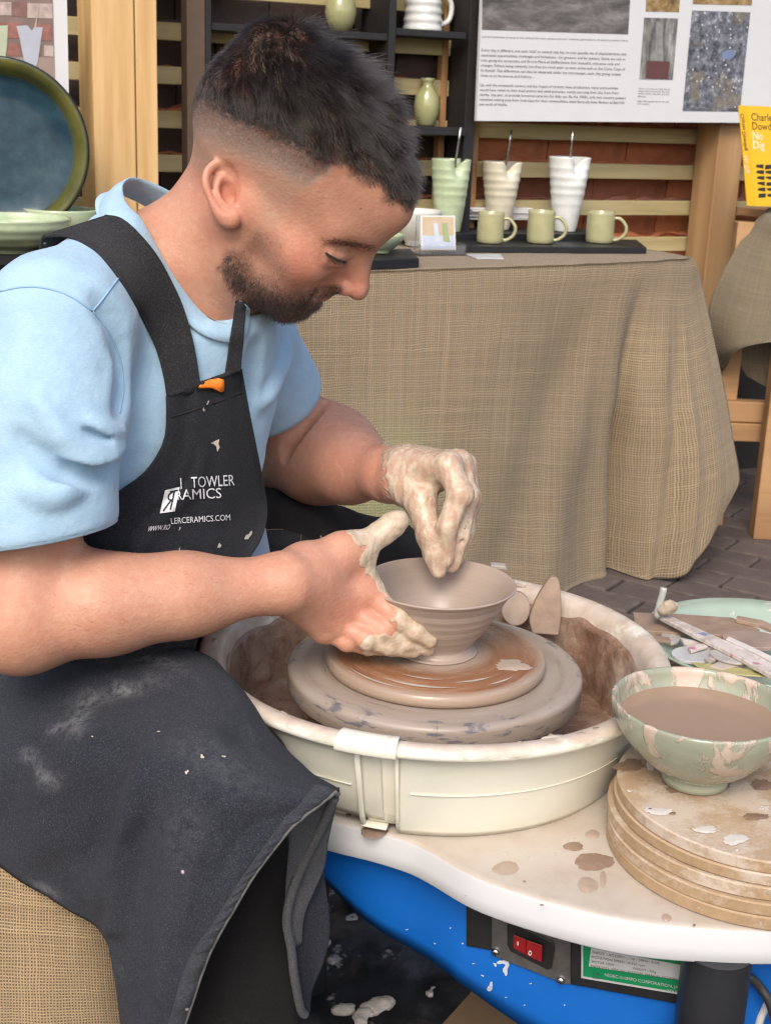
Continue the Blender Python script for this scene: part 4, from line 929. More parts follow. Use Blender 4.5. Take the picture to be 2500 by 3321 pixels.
def stroke(pp, wd, m, off, name='logo_mark'):
    pp = np.array([bl(*q) for q in spline(pp, 14)]); T = np.gradient(pp, axis=0); Nn = np.stack([-T[:, 1], T[:, 0]], 1); Nn /= np.linalg.norm(Nn, axis=1)[:, None]
    return put_on(name, np.stack([pp - Nn * wd, pp + Nn * wd], 1).reshape(-1, 2), gridf(14, 2), m, BB, AT, off)
for pl in ([(.12, .38), (.13, .92)], [(.13, .68), (.5, .68), (.9, .66)], [(.13, .66), (.2, .40), (.34, .34), (.45, .44), (.50, .66)], [(.48, .6), (.7, .38), (.92, .2)]): stroke(pl, 2.3, DENB, .0042)
# splashes of dried clay on the bib
SPL = plain('dried_clay', (.50, .44, .36), .9, .15, 200)
def splash(cx, cy, rx, ry, tree, parent, m, seed, rot=0, off=.0024, name='clay_splash', n=22):
    r = np.random.default_rng(seed); a = np.linspace(0, 2 * np.pi, n, endpoint=False); rr = 1 + .35 * np.sin(a * 2 + r.uniform(0, 6)) + .25 * np.sin(a * 3 + r.uniform(0, 6)) + r.normal(0, .09, n)
    x = np.cos(a) * rr * rx; y = np.sin(a) * rr * ry; c, s = math.cos(rot), math.sin(rot); P = np.concatenate([[[cx, cy]], np.stack([cx + c * x - s * y, cy + s * x + c * y], 1)])
    return put_on(name, P, [(0, 1 + i, 1 + (i + 1) % n) for i in range(n)], m, tree, parent, off)
put_on('clay_splash', np.array([(684, 1438), (698, 1430), (712, 1424), (709, 1440), (713, 1450), (706, 1465), (702, 1448), (694, 1440)]), [tuple(range(8))], SPL, BB, AT)
for q in [(806, 1738, 6, 15, 1, .5), (712, 1770, 4, 9, 2, .4), (584, 1714, 2, 5, 4, .5), (583, 1780, 2, 3, 5, 0), (765, 1640, 3, 8, 6, 0), (668, 1318, 5, 16, 7, .4)]: splash(q[0], q[1], q[2], q[3], BB, AT, SPL, q[4], q[5])

# ------------------------------------------------------------------ apron skirt over the near knee
rows = [[(-150, 2170, 1.22), (330, 2108, 1.165), (640, 2126, 1.135), (765, 2236, 1.10), (882, 2398, 1.06), (1002, 2506, 1.02), (1098, 2558, .992)],
        [(-150, 2500, 1.09), (150, 2400, 1.06), (450, 2400, 1.015), (650, 2440, .985), (810, 2525, .966), (940, 2578, .960), (1040, 2598, .968)],
        [(-20, 2785, 1.07), (180, 2640, 1.035), (400, 2580, .985), (560, 2620, .955), (710, 2680, .946), (830, 2720, .942), (945, 2680, .950)],
        [(170, 2915, 1.045), (270, 2800, 1.015), (400, 2760, .985), (525, 2790, .952), (640, 2830, .938), (745, 2850, .934), (846, 2800, .938)],
        [(340, 3022, 1.015), (390, 2960, .99), (455, 2920, .965), (540, 2930, .946), (620, 2950, .937), (692, 2960, .932), (765, 2925, .932)],
        [(376, 3150, .995), (410, 3130, .98), (460, 3110, .958), (520, 3110, .942), (572, 3115, .936), (622, 3120, .932), (664, 3110, .932)],
        [(402, 3480, .99), (425, 3480, .975), (455, 3480, .957), (485, 3480, .942), (515, 3480, .936), (540, 3480, .932), (545, 3470, .932)]]
rows = [[at(*q) for q in r0_] for r0_ in rows]
rows = [[np.array(p) + WN * .05 + np.array([0, .03, -.045]) for p in rows[0]]] + rows
sk = surf(np.array(rows), 90, 80)
nn_ = np.cross(np.gradient(sk, axis=0), np.gradient(sk, axis=1)); nn_ /= np.linalg.norm(nn_, axis=2)[:, :, None]; nn_ *= np.sign(-(nn_[..., 1:2] + .0001))
ii, jj = np.meshgrid(np.linspace(0, 1, 90), np.linspace(0, 1, 80), indexing='ij')
pk = proj(sk.reshape(-1, 3)).reshape(90, 80, 2)
def ridge(px, amp, wd):
    P = spline(px, 60); d = np.min(np.linalg.norm(pk[:, :, None] - P[None, None], axis=3), axis=2); return amp * np.exp(-(d / wd) ** 2)
disp = ridge([(700, 2420), (560, 2520), (430, 2700), (330, 2900)], .006, 40) - ridge([(640, 2450), (520, 2580), (440, 2720)], .005, 26) + ridge([(880, 2560), (720, 2640), (640, 2780), (600, 3000)], .004, 34) - ridge([(930, 2640), (800, 2700), (720, 2820)], .004, 30) + ridge([(200, 2250), (420, 2190), (620, 2210)], .005, 28) - ridge([(150, 2300), (380, 2240), (560, 2250)], .004, 22) + .0035 * vnoise(sk * np.array([1, 1, .6]), 18) + .0016 * vnoise(sk, 45)
disp += ridge([(480, 2460), (420, 2650), (400, 2850), (390, 3000)], .010, 34) - ridge([(410, 2440), (330, 2600), (310, 2760)], .012, 55) + ridge([(250, 2380), (160, 2560), (150, 2740)], .008, 60) - ridge([(60, 2480), (20, 2650)], .008, 55) - ridge([(520, 2620), (470, 2800), (455, 3000), (470, 3200)], .006, 40) + ridge([(640, 2600), (560, 2850), (530, 3200)], .005, 60) - ridge([(300, 2280), (420, 2230), (600, 2260)], .004, 40)
sk = sk + nn_ * disp[..., None]
pk = proj(sk.reshape(-1, 3)).reshape(90, 80, 2); dust = np.zeros((90, 80))
for x, y, a, b, rot, amp in [(400, 2245, 110, 22, -.25, .75), (262, 2330, 30, 60, .5, .6), (190, 2365, 36, 14, -.4, .7), (100, 2450, 26, 18, 0, .7), (135, 2505, 14, 40, -.2, .5), (170, 2530, 36, 26, .4, .4), (530, 2150, 60, 14, .3, .6), (700, 2480, 160, 60, .5, .16), (150, 2880, 50, 14, .5, .5), (600, 2700, 90, 120, 0, .12), (420, 2140, 80, 12, 0, .35)]:
    dx, dy = pk[..., 0] - x, pk[..., 1] - y; c, s_ = math.cos(rot), math.sin(rot); dust += amp * np.exp(-(((dx * c + dy * s_) / a) ** 2 + ((-dx * s_ + dy * c) / b) ** 2))
skirt = mk('skirt', sk.reshape(-1, 3), gridf(90, 80), DEN, apron, attrs={'dust': np.clip(dust, 0, 1).ravel()}); _t = skirt.modifiers.new('thickness', 'SOLIDIFY'); _t.thickness = .0025; _t.offset = 0
KB = BVHTree.FromPolygons([tuple(p) for p in sk.reshape(-1, 3)], [tuple(int(i) for i in q) for q in gridf(90, 80)])
# hem: a folded, puckered band along the open edge
E_ = sk[8:, -1]; In = sk[8:, -6]; dv = In - E_; dv /= np.linalg.norm(dv, axis=1)[:, None]; sn = np.cross(np.gradient(E_, axis=0), dv); sn /= np.linalg.norm(sn, axis=1)[:, None]; sn *= np.sign(-(sn[:, 1:2] + .3 * sn[:, :1]) + 1e-6)
E_ = spline(E_, 160); dv = spline(dv, 160); sn = spline(sn, 160); puck = (.0005 * np.sin(np.arange(160) * .85) + .0003 * np.sin(np.arange(160) * 2.1 + 1))[:, None]
HB = np.stack([E_ - sn * .0025, E_ - dv * .002 + sn * .0005, E_ - dv * .001 + sn * (.0042 + puck), E_ + dv * .005 + sn * (.0045 + 2 * puck), E_ + dv * .0135 + sn * (.0042 + puck), E_ + dv * .0152 + sn * .0025, E_ + dv * .0158 + sn * .0004], 1)
mk('hem', HB.reshape(-1, 3), gridf(160, 7), denim('hem_denim', (.036, .039, .050), (.055, .058, .070), (.15, .155, .17), 1500, .1), apron)
edge(E_ - dv * .0022 + sn * .0018, .0016, 'hem_edge', denim('worn_edge', (.16, .155, .15), (.20, .19, .18), (.34, .33, .32), 1500, .1), apron)
# the inside of the turned-back flap beyond the hem
fl_rows = [[(1098, 2560, .992), (1020, 2610, .985), (930, 2690, .975)], [(1085, 2620, 1.0), (1015, 2690, 1.0), (935, 2740, .99)], [(1062, 2720, 1.015), (1005, 2790, 1.015), (930, 2810, 1.005)], [(1045, 2820, 1.03), (992, 2860, 1.025), (925, 2880, 1.015)], [(985, 2960, 1.03), (965, 2960, 1.025), (925, 2970, 1.02)], [(975, 3060, 1.03), (950, 3070, 1.025), (930, 3080, 1.02)]]
sheet('turned_flap', surf(np.array([[at(*q) for q in r0_] for r0_ in fl_rows]), 40, 16), DIN, apron, .002)
f2 = [[(1040, 2790, 1.05), (1010, 2850, 1.045), (985, 2900, 1.035)], [(1058, 2900, 1.05), (1020, 2930, 1.045), (960, 2960, 1.03)], [(1068, 3010, 1.05), (1020, 3030, 1.045), (945, 3060, 1.03)], [(1050, 3110, 1.05), (1005, 3130, 1.045), (950, 3150, 1.03)], [(1008, 3210, 1.05), (990, 3225, 1.045), (965, 3230, 1.035)], [(1000, 3280, 1.05), (990, 3290, 1.045), (978, 3290, 1.04)]]
f2s = surf(np.array([[at(*q) for q in r0_] for r0_ in f2]), 40, 14); sheet('hanging_flap', f2s, DEN, apron, .0022)
edge(spline([at(*q) for q in [(1085, 2585, .985), (1040, 2690, 1.0), (985, 2800, 1.01), (945, 2900, 1.012), (930, 2990, 1.012), (945, 3080, 1.016), (955, 3170, 1.02), (975, 3270, 1.03), (990, 3292, 1.035)]], 80), .0042, 'hem', DIN, apron)
# dried clay dots and smears on the knee
for i, q in enumerate([(640, 2358, 5, 4), (656, 2453, 6, 5), (727, 2453, 5, 3), (606, 2504, 5, 6), (300, 2388, 3, 2), (515, 2372, 4, 2)]): splash(*q, KB, apron, SPL, 30 + i)
# ------------------------------------------------------------------ trousers
T_ = Field()
T_.chain([HIP_R, KN_R + np.array([-.012, .015, -.025]), at(757, 3100, 1.075), at(752, 3500, 1.075), AN_R], [.078, .056, .064, .066, .056], .03)
T_.chain([at(520, 1850, 1.43), at(900, 1800, 1.52), at(1235, 1835, 1.63), AN_L], [.088, .075, .056, .048], .03)
T_.ell(at(395, 2010, 1.30), (.085, .13, .12), TAX, .05)
T_.warp(lambda p: .004 * vnoise(p * np.array([1, 1, .5]), 22) + .002 * vnoise(p, 48))
TV, TFc = T_.mesh((-.62, .90, .12), (.30, 1.78, .80), .004, 3)
TRM = denim('dark_trousers', (.012, .011, .012), (.020, .018, .019), (.034, .032, .033), 900, .12)
trou = mk('trousers', TV, TFc, TRM, person)
TB = BVHTree.FromPolygons([tuple(p) for p in TV], [tuple(int(i) for i in q) for q in TFc])
# far side of the apron across the other thigh, with a pocket
lapg = np.array([[(560, 1700, 1.43), (800, 1690, 1.46), (1000, 1704, 1.52), (1140, 1722, 1.57), (1240, 1768, 1.60), (1345, 1835, 1.63)],
                 [(560, 1740, 1.37), (800, 1722, 1.42), (1000, 1735, 1.47), (1120, 1760, 1.52), (1220, 1800, 1.56), (1320, 1860, 1.60)],
                 [(560, 1820, 1.345), (800, 1800, 1.40), (980, 1810, 1.43), (1090, 1830, 1.49), (1190, 1860, 1.53), (1290, 1900, 1.58)],
                 [(560, 1900, 1.37), (800, 1890, 1.43), (970, 1910, 1.46), (1080, 1920, 1.50), (1180, 1930, 1.54), (1280, 1945, 1.58)]])
lp_ = surf(np.array([[at(*q) for q in r0_] for r0_ in lapg]), 40, 50); lp_[..., 2] += .003 * vnoise(lp_, 30)
lapo = sheet('lap_panel', lp_, DENB, apron, .0024, off=0); LB = BVHTree.FromPolygons([tuple(p) for p in lp_.reshape(-1, 3)], [tuple(int(i) for i in q) for q in gridf(40, 50)])
TAN = plain('tan_thread', (.22, .16, .09), .9)
for pl in ([(976, 1727), (974, 1760), (972, 1800)], [(850, 1722), (910, 1720), (976, 1727)]):
    seam('pocket_stitching', pl, TAN, lapo, .0008, .0008, LB)
# shoes
for a_, d_ in ((AN_R, (.10, -.03)), (AN_L, (.10, -.03))):
    F2 = Field(); F2.ell(a_ + np.array([d_[0] * .6, d_[1] * .6, -.065]), (.13, .047, .043), None, .02); F2.cone(a_ + np.array([0, 0, .0]), a_ + np.array([0, 0, -.06]), .043, .045, .03); F2.plane((0, 0, .002), (0, 0, -1), .004)
    v_, q_ = F2.mesh(a_ - .22, a_ + .22, .006, 2); mk('shoe', v_, q_, plain('shoe_leather', (.02, .019, .018), .6), person)
# ================================================================== BURLAP AND DISPLAY
def burlap(name, per=.0045, light=(.33, .27, .175), dark=(.10, .078, .045), tint=None, loose=.5):
    g = G(name); uv = g.n('VectorMath', {'operation': 'ADD'}, _0=g.uv, _1=g.n('VectorMath', {'operation': 'SCALE'}, _0=g.n('TexNoise', Vector=g.uv, Scale=14, Detail=4).outputs[1], Scale=per * 2.4).outputs[0]).outputs[0]
    sx = g.n('SeparateXYZ', Vector=uv); k = math.pi / per
    su = g.math('ABSOLUTE', g.math('SINE', g.math('MULTIPLY', sx.outputs[0], k))); sv = g.math('ABSOLUTE', g.math('SINE', g.math('MULTIPLY', sx.outputs[1], k)))
    nu = g.n('TexNoise', Vector=g.map(g.uv, (1 / per * .55, 1.6, 1)), Scale=1.0, Detail=3, Roughness=.7).outputs[0]; nv = g.n('TexNoise', Vector=g.map(g.uv, (1.6, 1 / per * .55, 1)), Scale=1.0, Detail=3, Roughness=.7).outputs[0]
    hu = g.math('MULTIPLY', su, g.math('ADD', .45, nu)); hv = g.math('MULTIPLY', sv, g.math('ADD', .45, nv)); h = g.math('MAXIMUM', hu, hv)
    fuzz = g.noise(900, 2, .7, g.uv)
    h2 = g.math('ADD', h, g.math('MULTIPLY', g.math('SUBTRACT', fuzz, .5), .25))
    col = g.ramp(h2, (.25, dark), (.55, tuple(.55 * np.array(light) + .45 * np.array(dark))), (.9, light), (1.0, tuple(np.array(light) * 1.25)))
    big = g.noise(5, 4, .6, g.uv); col = g.mix(g.math('MULTIPLY', g.thr(big, .4, .75), .35), col, tuple(np.array(light) * .72))
    thr = g.math('MAXIMUM', g.thr(nu, .62, .75), g.thr(nv, .62, .75)); col = g.mix(g.math('MULTIPLY', thr, .45), col, tuple(np.minimum(np.array(light) * 1.35, .6)))
    if tint:
        col = g.mix(g.math('MULTIPLY', g.attr('green_patch'), .65), col, tint, 'MIX')
    return g.out(col, .95, g.bump(h2, per * .5, .8), spec=.1, Sheen_Weight=.15)
def arclen_uv(S_):
    du = np.linalg.norm(np.diff(S_, axis=0), axis=2).mean(1); dv = np.linalg.norm(np.diff(S_, axis=1), axis=2).mean(0); u = np.r_[0, np.cumsum(du)]; v = np.r_[0, np.cumsum(dv)]
    return np.stack(np.meshgrid(u, v, indexing='ij'), -1).reshape(-1, 2)
TZ = .75
BUR = burlap('burlap_grey', .0056, (.285, .220, .142), (.040, .030, .017), (.30, .36, .16))
# ---- main display table and its cloth
c0 = atz(1700, 850, TZ); tabc = c0 + WN * .36 - WD * .17; tabc[2] = 0
tbl = thing('display_table', 'long trestle table hidden under the grey burlap cloth behind the wheel', 'table', tuple(tabc))
v, f = box((tabc[0], tabc[1], TZ - .018), (1.22, .56, .025), BW); mk('tabletop', v, f, PINE2, tbl, smooth=False)
for sx in (-.6, .6):
    for sy in (-.24, .24):
        v, f = box((tabc[0], tabc[1], (TZ - .03) / 2) + WD * sx + WN * sy, (.045, .045, TZ - .032), BW); mk('leg', v, f, PINE2, tbl, smooth=False)
def Tt(px, py): return atz(px, py, TZ)
top = [(420, 930), (700, 905), (1000, 885), (1300, 874), (1600, 866), (1850, 857), (2050, 848), (2160, 842), (2218, 838), (2246, 836)]
edge_pts = [Tt(*q) for q in top]
def row_off(back, dzv=0): return [p + WN * back + np.array([0, 0, dzv]) for p in edge_pts]
back_row = [p + WN * .66 + np.array([0, 0, .0]) for p in edge_pts[:-1]] + [edge_pts[-1] + WN * .64 - WD * .01]
back_row[-1] += np.array([.0, 0, -.0])
r1 = [p + WN * .30 for p in edge_pts]; r2 = [p + WN * .02 for p in edge_pts]
r1[-1] = edge_pts[-1] + WN * .30; r2[-1] = edge_pts[-1] + WN * .05
r3 = [p - WN * .010 + np.array([0, 0, -.010]) for p in edge_pts]
def zr(pxs, ys): return [at(x, y, d) for (x, y), d in zip(pxs, ys)]
Ye = [p[1] for p in edge_pts]
r4 = zr([(420, 1080), (700, 1060), (1000, 1040), (1300, 1030), (1600, 1020), (1830, 1012), (2020, 1005), (2140, 1000), (2225, 1000), (2283, 960)], [y + d for y, d in zip(Ye, (-.045, -.05, -.05, -.05, -.055, -.05, -.055, -.065, -.06, .0))])
r5 = zr([(420, 1300), (700, 1280), (1000, 1260), (1290, 1250), (1580, 1245), (1800, 1240), (1985, 1235), (2130, 1235), (2250, 1225), (2330, 1180)], [y + d for y, d in zip(Ye, (-.09, -.10, -.10, -.10, -.12, -.09, -.09, -.14, -.15, -.06))])
r6 = zr([(420, 1560), (700, 1540), (1000, 1520), (1280, 1510), (1560, 1505), (1780, 1500), (1960, 1480), (2130, 1470), (2280, 1440), (2368, 1380)], [y + d for y, d in zip(Ye, (-.14, -.15, -.15, -.16, -.18, -.15, -.10, -.18, -.23, -.13))])
r7 = zr([(420, 1800), (700, 1780), (1000, 1770), (1270, 1760), (1550, 1760), (1770, 1755), (1955, 1700), (2120, 1690), (2280, 1640), (2392, 1540)], [y + d for y, d in zip(Ye, (-.18, -.19, -.19, -.20, -.22, -.19, -.12, -.22, -.28, -.20))])
r8 = zr([(420, 2040), (700, 2030), (1000, 2030), (1260, 2000), (1540, 1985), (1770, 1965), (1950, 1925), (2110, 1893), (2250, 1840), (2372, 1610)], [y + d for y, d in zip(Ye, (-.22, -.23, -.23, -.24, -.26, -.23, -.16, -.26, -.33, -.24))])
rr_ = [back_row, r1, r2, r3, r4, r5, r6, r7, r8]
CS = surf(np.array(rr_), 110, 170)
iu, iv = np.meshgrid(np.linspace(0, 1, 110), np.linspace(0, 1, 170), indexing='ij')
drape = sst(.40, .75, iu)
def fld(c, wd, a): return a * np.exp(-((iv - c) / wd) ** 2)
fo = fld(.70, .022, .055) - fld(.66, .03, .02)
def dfld(c0, c1, wd, a): return a * np.exp(-((iv - (c0 + (c1 - c0) * np.clip((iu - .45) / .55, 0, 1))) / wd) ** 2)
fo = fo + dfld(.60, .46, .035, .016) + dfld(.64, .55, .03, -.014) + dfld(.50, .40, .05, .010) + dfld(.86, .80, .03, .018) + dfld(.80, .76, .03, -.014) + dfld(.90, .90, .02, .012) + dfld(.36, .30, .05, -.008)
CS = CS + WN * (fo * drape)[..., None] + WN * (.006 * vnoise(CS, 9) * drape)[..., None]
CS[..., 2] += .0012 * vnoise(CS, 22) * (1 - drape); CS[..., 2] = np.maximum(CS[..., 2], .004)
cpx = proj(CS.reshape(-1, 3)); green_patch = np.exp(-(((cpx[:, 0] - 1000) / 170) ** 2 + ((cpx[:, 1] - 1640) / 130) ** 2)) + .8 * np.exp(-(((cpx[:, 0] - 1290) / 110) ** 2 + ((cpx[:, 1] - 1560) / 160) ** 2))  # two soft green patches tinted into the cloth
cl = mk('burlap_cloth', CS.reshape(-1, 3), gridf(110, 170)[:, ::-1], BUR, None, uv=arclen_uv(CS), attrs={'green_patch': np.clip(green_patch, 0, 1)})
s_ = cl.modifiers.new('thickness', 'SOLIDIFY'); s_.thickness = .002; s_.offset = 0
tag(cl, 'loose weave grey-brown burlap cloth draped over the long table behind the wheel', 'tablecloth')
# ---- boards of black slate on the cloth
def plank_at(name, quad, z, th, m, label, cat, group=None):
    """board on the cloth: px corners of its top (front-left, front-right, back-right, back-left)"""
    P = [atz(x, y, z + th) for x, y in quad]; cx = np.mean(P, axis=0)
    v = np.array([[p[0], p[1], z] for p in P] + [[p[0], p[1], z + th] for p in P]); o = thing(name, label, cat, (cx[0], cx[1], z), group) if False else None
    f = [(3, 2, 1, 0), (4, 5, 6, 7)] + [(i, (i + 1) % 4, (i + 1) % 4 + 4, i + 4) for i in range(4)]
    ob = mk(name, v, f, m, None, smooth=False, bevel=.0015); tag(ob, label, cat, group); return ob
SLA = plain('black_board', (.010, .011, .014), .45, .2, 50)
Zb = TZ + .002
plank_at('display_board', [(1478, 797), (2096, 803), (2064, 777), (1500, 770)], Zb, .016, SLA, 'thin black display board under the three green mugs', 'board')
a_ = Zb + .0165
fl = [atz(1405, 757, .785), atz(1990, 760, .785)]
qd = [np.array([*(fl[0][:2]), 0]), np.array([*(fl[1][:2]), 0])]; qd += [qd[1] + WN * .17, qd[0] + WN * .17]
v = np.array([[*p[:2], Zb] for p in qd] + [[*p[:2], TZ + .035] for p in qd]); f = [(3, 2, 1, 0), (4, 5, 6, 7)] + [(i, (i + 1) % 4, (i + 1) % 4 + 4, i + 4) for i in range(4)]
ob = mk('display_riser', v, f, SLA, None, smooth=False, bevel=.0015); tag(ob, 'black display riser under the tall ribbed tumblers', 'board'); ZR = TZ + .036
lb = plank_at('display_board', [(1150, 846), (1359, 838), (1330, 806), (1120, 812)], Zb, .020, SLA, 'thick black board on the burlap just right of the nose, under the white bowl', 'board')
# ---- glazes
def glaze(name, c, rough=.12, var=.12, sc_=35, speck=None, edge=None, bmp=.0006):
    g = G(name); n = g.noise(sc_, 5, .6); c = np.array(c); col = g.ramp(n, (.25, tuple(c * (1 - var))), (.75, tuple(np.minimum(c * (1 + var), 1))))
    if speck: col = g.mix(g.math('MULTIPLY', g.thr(g.noise(260, 3, .7), .60, .72), .5), col, speck)
    return g.out(col, rough, g.bump(g.noise(sc_ * 2.5, 3), bmp, .5), Coat_Weight=.4, Coat_Roughness=.06)
CEL = glaze('celadon_glaze', (.37, .36, .205)); CELL = glaze('pale_celadon', (.42, .50, .33)); CRM = glaze('cream_glaze', (.60, .56, .44)); WHG = glaze('white_glaze', (.66, .68, .67)); OLV = glaze('olive_glaze', (.33, .33, .165)); GRW = glaze('grey_white_glaze', (.62, .63, .60), .08, .14, 22)
STEEL = plain('steel', (.55, .55, .54), .25, .1, 60, Metallic=1.0)
# mugs
def mug(x, yb, wpx, hpx, label, handle):
    b = atz(x, yb - 4, Zb + .0165); b[2] = Zb + .0165; dpt = (b - CAM) @ f_; r = wpx / 2 * dpt / FPX; h = hpx * dpt / FPX * 1.0
    t = thing('mug', label, 'mug', tuple(b), 'green mugs in a row on the black board')
    prof = [(0, .0015), (r * .80, .0015), (r * .90, 0), (r * .97, .003), (r * 1.0, .012), (r * .99, h * .5), (r * .97, h * .9), (r * .965, h * .985), (r * .93, h), (r * .89, h * .985), (r * .88, h * .5), (r * .86, .01), (0, .008)]
    v, f = lathe(prof, b, 56, .004); mk('cup', v, f, CEL, t)
    hp = spline([(r * .93, 0, h * .80), (r * 1.35, 0, h * .78), (r * 1.78, 0, h * .55), (r * 1.72, 0, h * .30), (r * 1.3, 0, h * .14), (r * .93, 0, h * .10)], 26); ang = handle
    hp = np.stack([hp[:, 0] * math.cos(ang), hp[:, 0] * math.sin(ang), hp[:, 2]], 1) + b; v, f = tube(hp, .0062, 10, sq=.72); mk('handle', v, f, CEL, t)
mug(1588, 792, 88, 100, 'green mug on the black board, leftmost of three, beside the card holder', R(-6)); mug(1750, 792, 90, 104, 'middle green mug of three, in front of the white tumbler', R(-8)); mug(1942, 791, 92, 100, 'green mug at the right end of the black board', R(-12))
# tumblers with a pinched spout and a steel straw
def tumbler(x, yb, wt, wb, hpx, m, label, spx, spy, rings):
    b = atz(x, min(yb, 750), ZR); b[2] = ZR; dpt = (b - CAM) @ f_; k = dpt / FPX; R1, R0, h = wt / 2 * k, wb / 2 * k, hpx * k
    t = thing('tumbler', label, 'tumbler', tuple(b), 'tall ribbed tumblers on the riser')
    zs = np.linspace(0, 1, 70); prof = []
    for z in zs:
        r = R0 + (R1 - R0) * z ** .85
        for (zc_, a, w2) in rings: r += .55 * a * R1 * math.exp(-((z - zc_) / w2) ** 2)
        prof.append((r, z * h))
    ins = [(p[0] - .004, p[1]) for p in prof[::-1] if p[1] > .012] + [(0, .012)]
    v, f = lathe([(0, .002), (R0 * .9, 0)] + prof + [(prof[-1][0] - .002, h + .0015)] + ins, (0, 0, 0), 72)
    an = np.arctan2(v[:, 1], v[:, 0]); pinch = np.exp(-((np.angle(np.exp(1j * (an - R(-62))))) / .42) ** 2) * sst(.62, 1.0, v[:, 2] / h)
    sc1 = 1 - .5 * pinch; v[:, 0] *= sc1; v[:, 1] *= sc1; v[:, 2] -= .018 * pinch ** 2 * 1.3
    mk('cup', v + b, f, m, t)
    p1 = at(spx[0], spx[1], b[1] - .01); d0 = at(spy[0], spy[1], b[1] + .005); dd = p1 - d0; p0 = d0 - dd * .9; p0[2] = max(p0[2], ZR + .015); p0 = b + (p0 - b) * np.array([.3, .3, 1])
    v, f = tube(np.linspace(p0, p1, 8), .0033, 10); s2 = mk('straw', v, f, STEEL, None); return s2
RG = [(.38, .03, .035), (.52, .05, .03), (.63, .04, .03), (.74, .05, .03), (.86, .04, .025)]
for o, l in ((tumbler(1452, 750, 128, 80, 226, CELL, 'pale green ribbed tumbler by the black shelf, half behind the hair', (1494, 413), (1470, 548), RG), 'steel straw standing in the pale green tumbler'),
             (tumbler(1616, 744, 132, 66, 212, CRM, 'cream ribbed tumbler in the middle, behind the first mug', (1658, 420), (1634, 556), RG), 'steel straw standing in the cream tumbler'),
             (tumbler(1830, 750, 136, 70, 232, WHG, 'white ribbed tumbler behind the middle mug', (1857, 420), (1839, 562), RG), 'steel straw standing in the white tumbler')):
    tag(o, l, 'straw', 'steel straws in the tumblers')
# glossy bowls near the brow
def bowl_at(name, x, yb, z, wr, hpx, foot, m, label, cat='bowl', n=64, ex=.55, wob=.01):
    b = atz(x, yb, z); b[2] = z; k = ((b - CAM) @ f_) / FPX; R1, h, r0 = wr / 2 * k, hpx * k, foot / 2 * k
    pr = [(0, .004), (r0 * .8, .003), (r0 * .9, 0), (r0, .001), (r0 * .98, h * .10)] + [(r0 * .98 + (R1 - r0 * .98) * math.sin(t * math.pi / 2) ** .9, h * (.10 + .9 * (1 - math.cos(t * math.pi / 2)) ** ex)) for t in np.linspace(.12, 1, 14)]
    pr += [(R1 - .002, h + .0012), (R1 - .005, h - .002)] + [(p[0] - .005, max(p[1], h * .16)) for p in pr[-3:4:-1]] + [(0, h * .15)]
    v, f = lathe(pr, b, n, wob); o = mk(name, v, f, m, None); tag(o, label, cat); return o, b
bowl_at('bowl', 1346, 796, Zb + .002, 168, 112, 70, GRW, 'glossy grey-white bowl on the table, partly behind the brow')
bowl_at('bowl', 1235, 820, Zb + .0225, 150, 62, 56, CELL, 'small pale green bowl on the black board, mostly hidden by the face')
# card holder
ACR = G('clear_acrylic').out((.92, .94, .96), .05, None, Transmission_Weight=.92, IOR=1.25)
chb = atz(1420, 826, Zb); ch = thing('card_holder', 'clear acrylic stand full of postcards at the table front', 'card holder', tuple(chb)); kk = ((chb - CAM) @ f_) / FPX
W_ = 165 * kk
for nm, c_, s__ in (('base', (0, .0, .003), (W_, .05, .005)), ('front_lip', (0, -.024, .012), (W_, .003, .022)), ('back_panel', (0, .018, .045), (W_ * .86, .003, .09)), ('end_panel', (-W_ / 2, 0, .014), (.003, .048, .026)), ('end_panel', (W_ / 2, 0, .014), (.003, .048, .026))):
    v, f = box(chb + WD * c_[0] + WN * c_[1] + np.array([0, 0, c_[2]]), s__, BW); mk(nm, v, f, ACR, ch, smooth=False)
PAPER = plain('white_card', (.72, .72, .71), .6, .03)
cd = thing('postcard', 'postcard with a photo of green and white pots standing in the acrylic holder', 'card', tuple(chb + WN * .004)); cw = 124 * kk; chh = 106 * kk
def card_pt(u, v, o=0): return chb + WD * (u - .5) * cw + WN * (.004 + (v - .5) * .012 - o) + np.array([0, 0, .012 + v * chh])
def rect(u0, u1, v0, v1, o): return [card_pt(u0, v0, o), card_pt(u1, v0, o), card_pt(u1, v1, o), card_pt(u0, v1, o)]
v = np.array(rect(0, 1, 0, 1, 0) + rect(0, 1, 0, 1, -.010)); mk('card', v, [(0, 1, 2, 3), (7, 6, 5, 4), (0, 4, 5, 1), (1, 5, 6, 2), (2, 6, 7, 3), (3, 7, 4, 0)], PAPER, cd, smooth=False)
def flat(name, pts_, m, parent): return mk(name, np.array(pts_), [tuple(range(len(pts_)))], m, parent, smooth=False)
flat('print', rect(.04, .96, .42, .97, .0006), plain('print_beige', (.52, .42, .29), .6), cd); flat('print', rect(.04, .96, .03, .42, .0006), plain('print_pale_blue', (.50, .55, .66), .6), cd)
for u0, u1, mm in ((.36, .52, plain('print_bluewhite', (.55, .60, .68), .6)), (.60, .80, plain('print_green', (.33, .38, .20), .6))):
    flat('print', [card_pt(u0 + .03, .25, .0012), card_pt(u1 + .04, .22, .0012), card_pt(u1 - .02, .55, .0012), card_pt(u1 - .04, .80, .0012), card_pt(u0, .78, .0012)], mm, cd)
def lay_card(name, quad, z, th, m, label):
    ob = plank_at(name, quad, z, th, m, label, 'card'); return ob
lay_card('business_card', [(1545, 836), (1634, 837), (1622, 823), (1513, 824)], Zb, .004, plain('card_grey_blue', (.45, .48, .50), .5), 'small pale card lying on the burlap in front of the mugs')
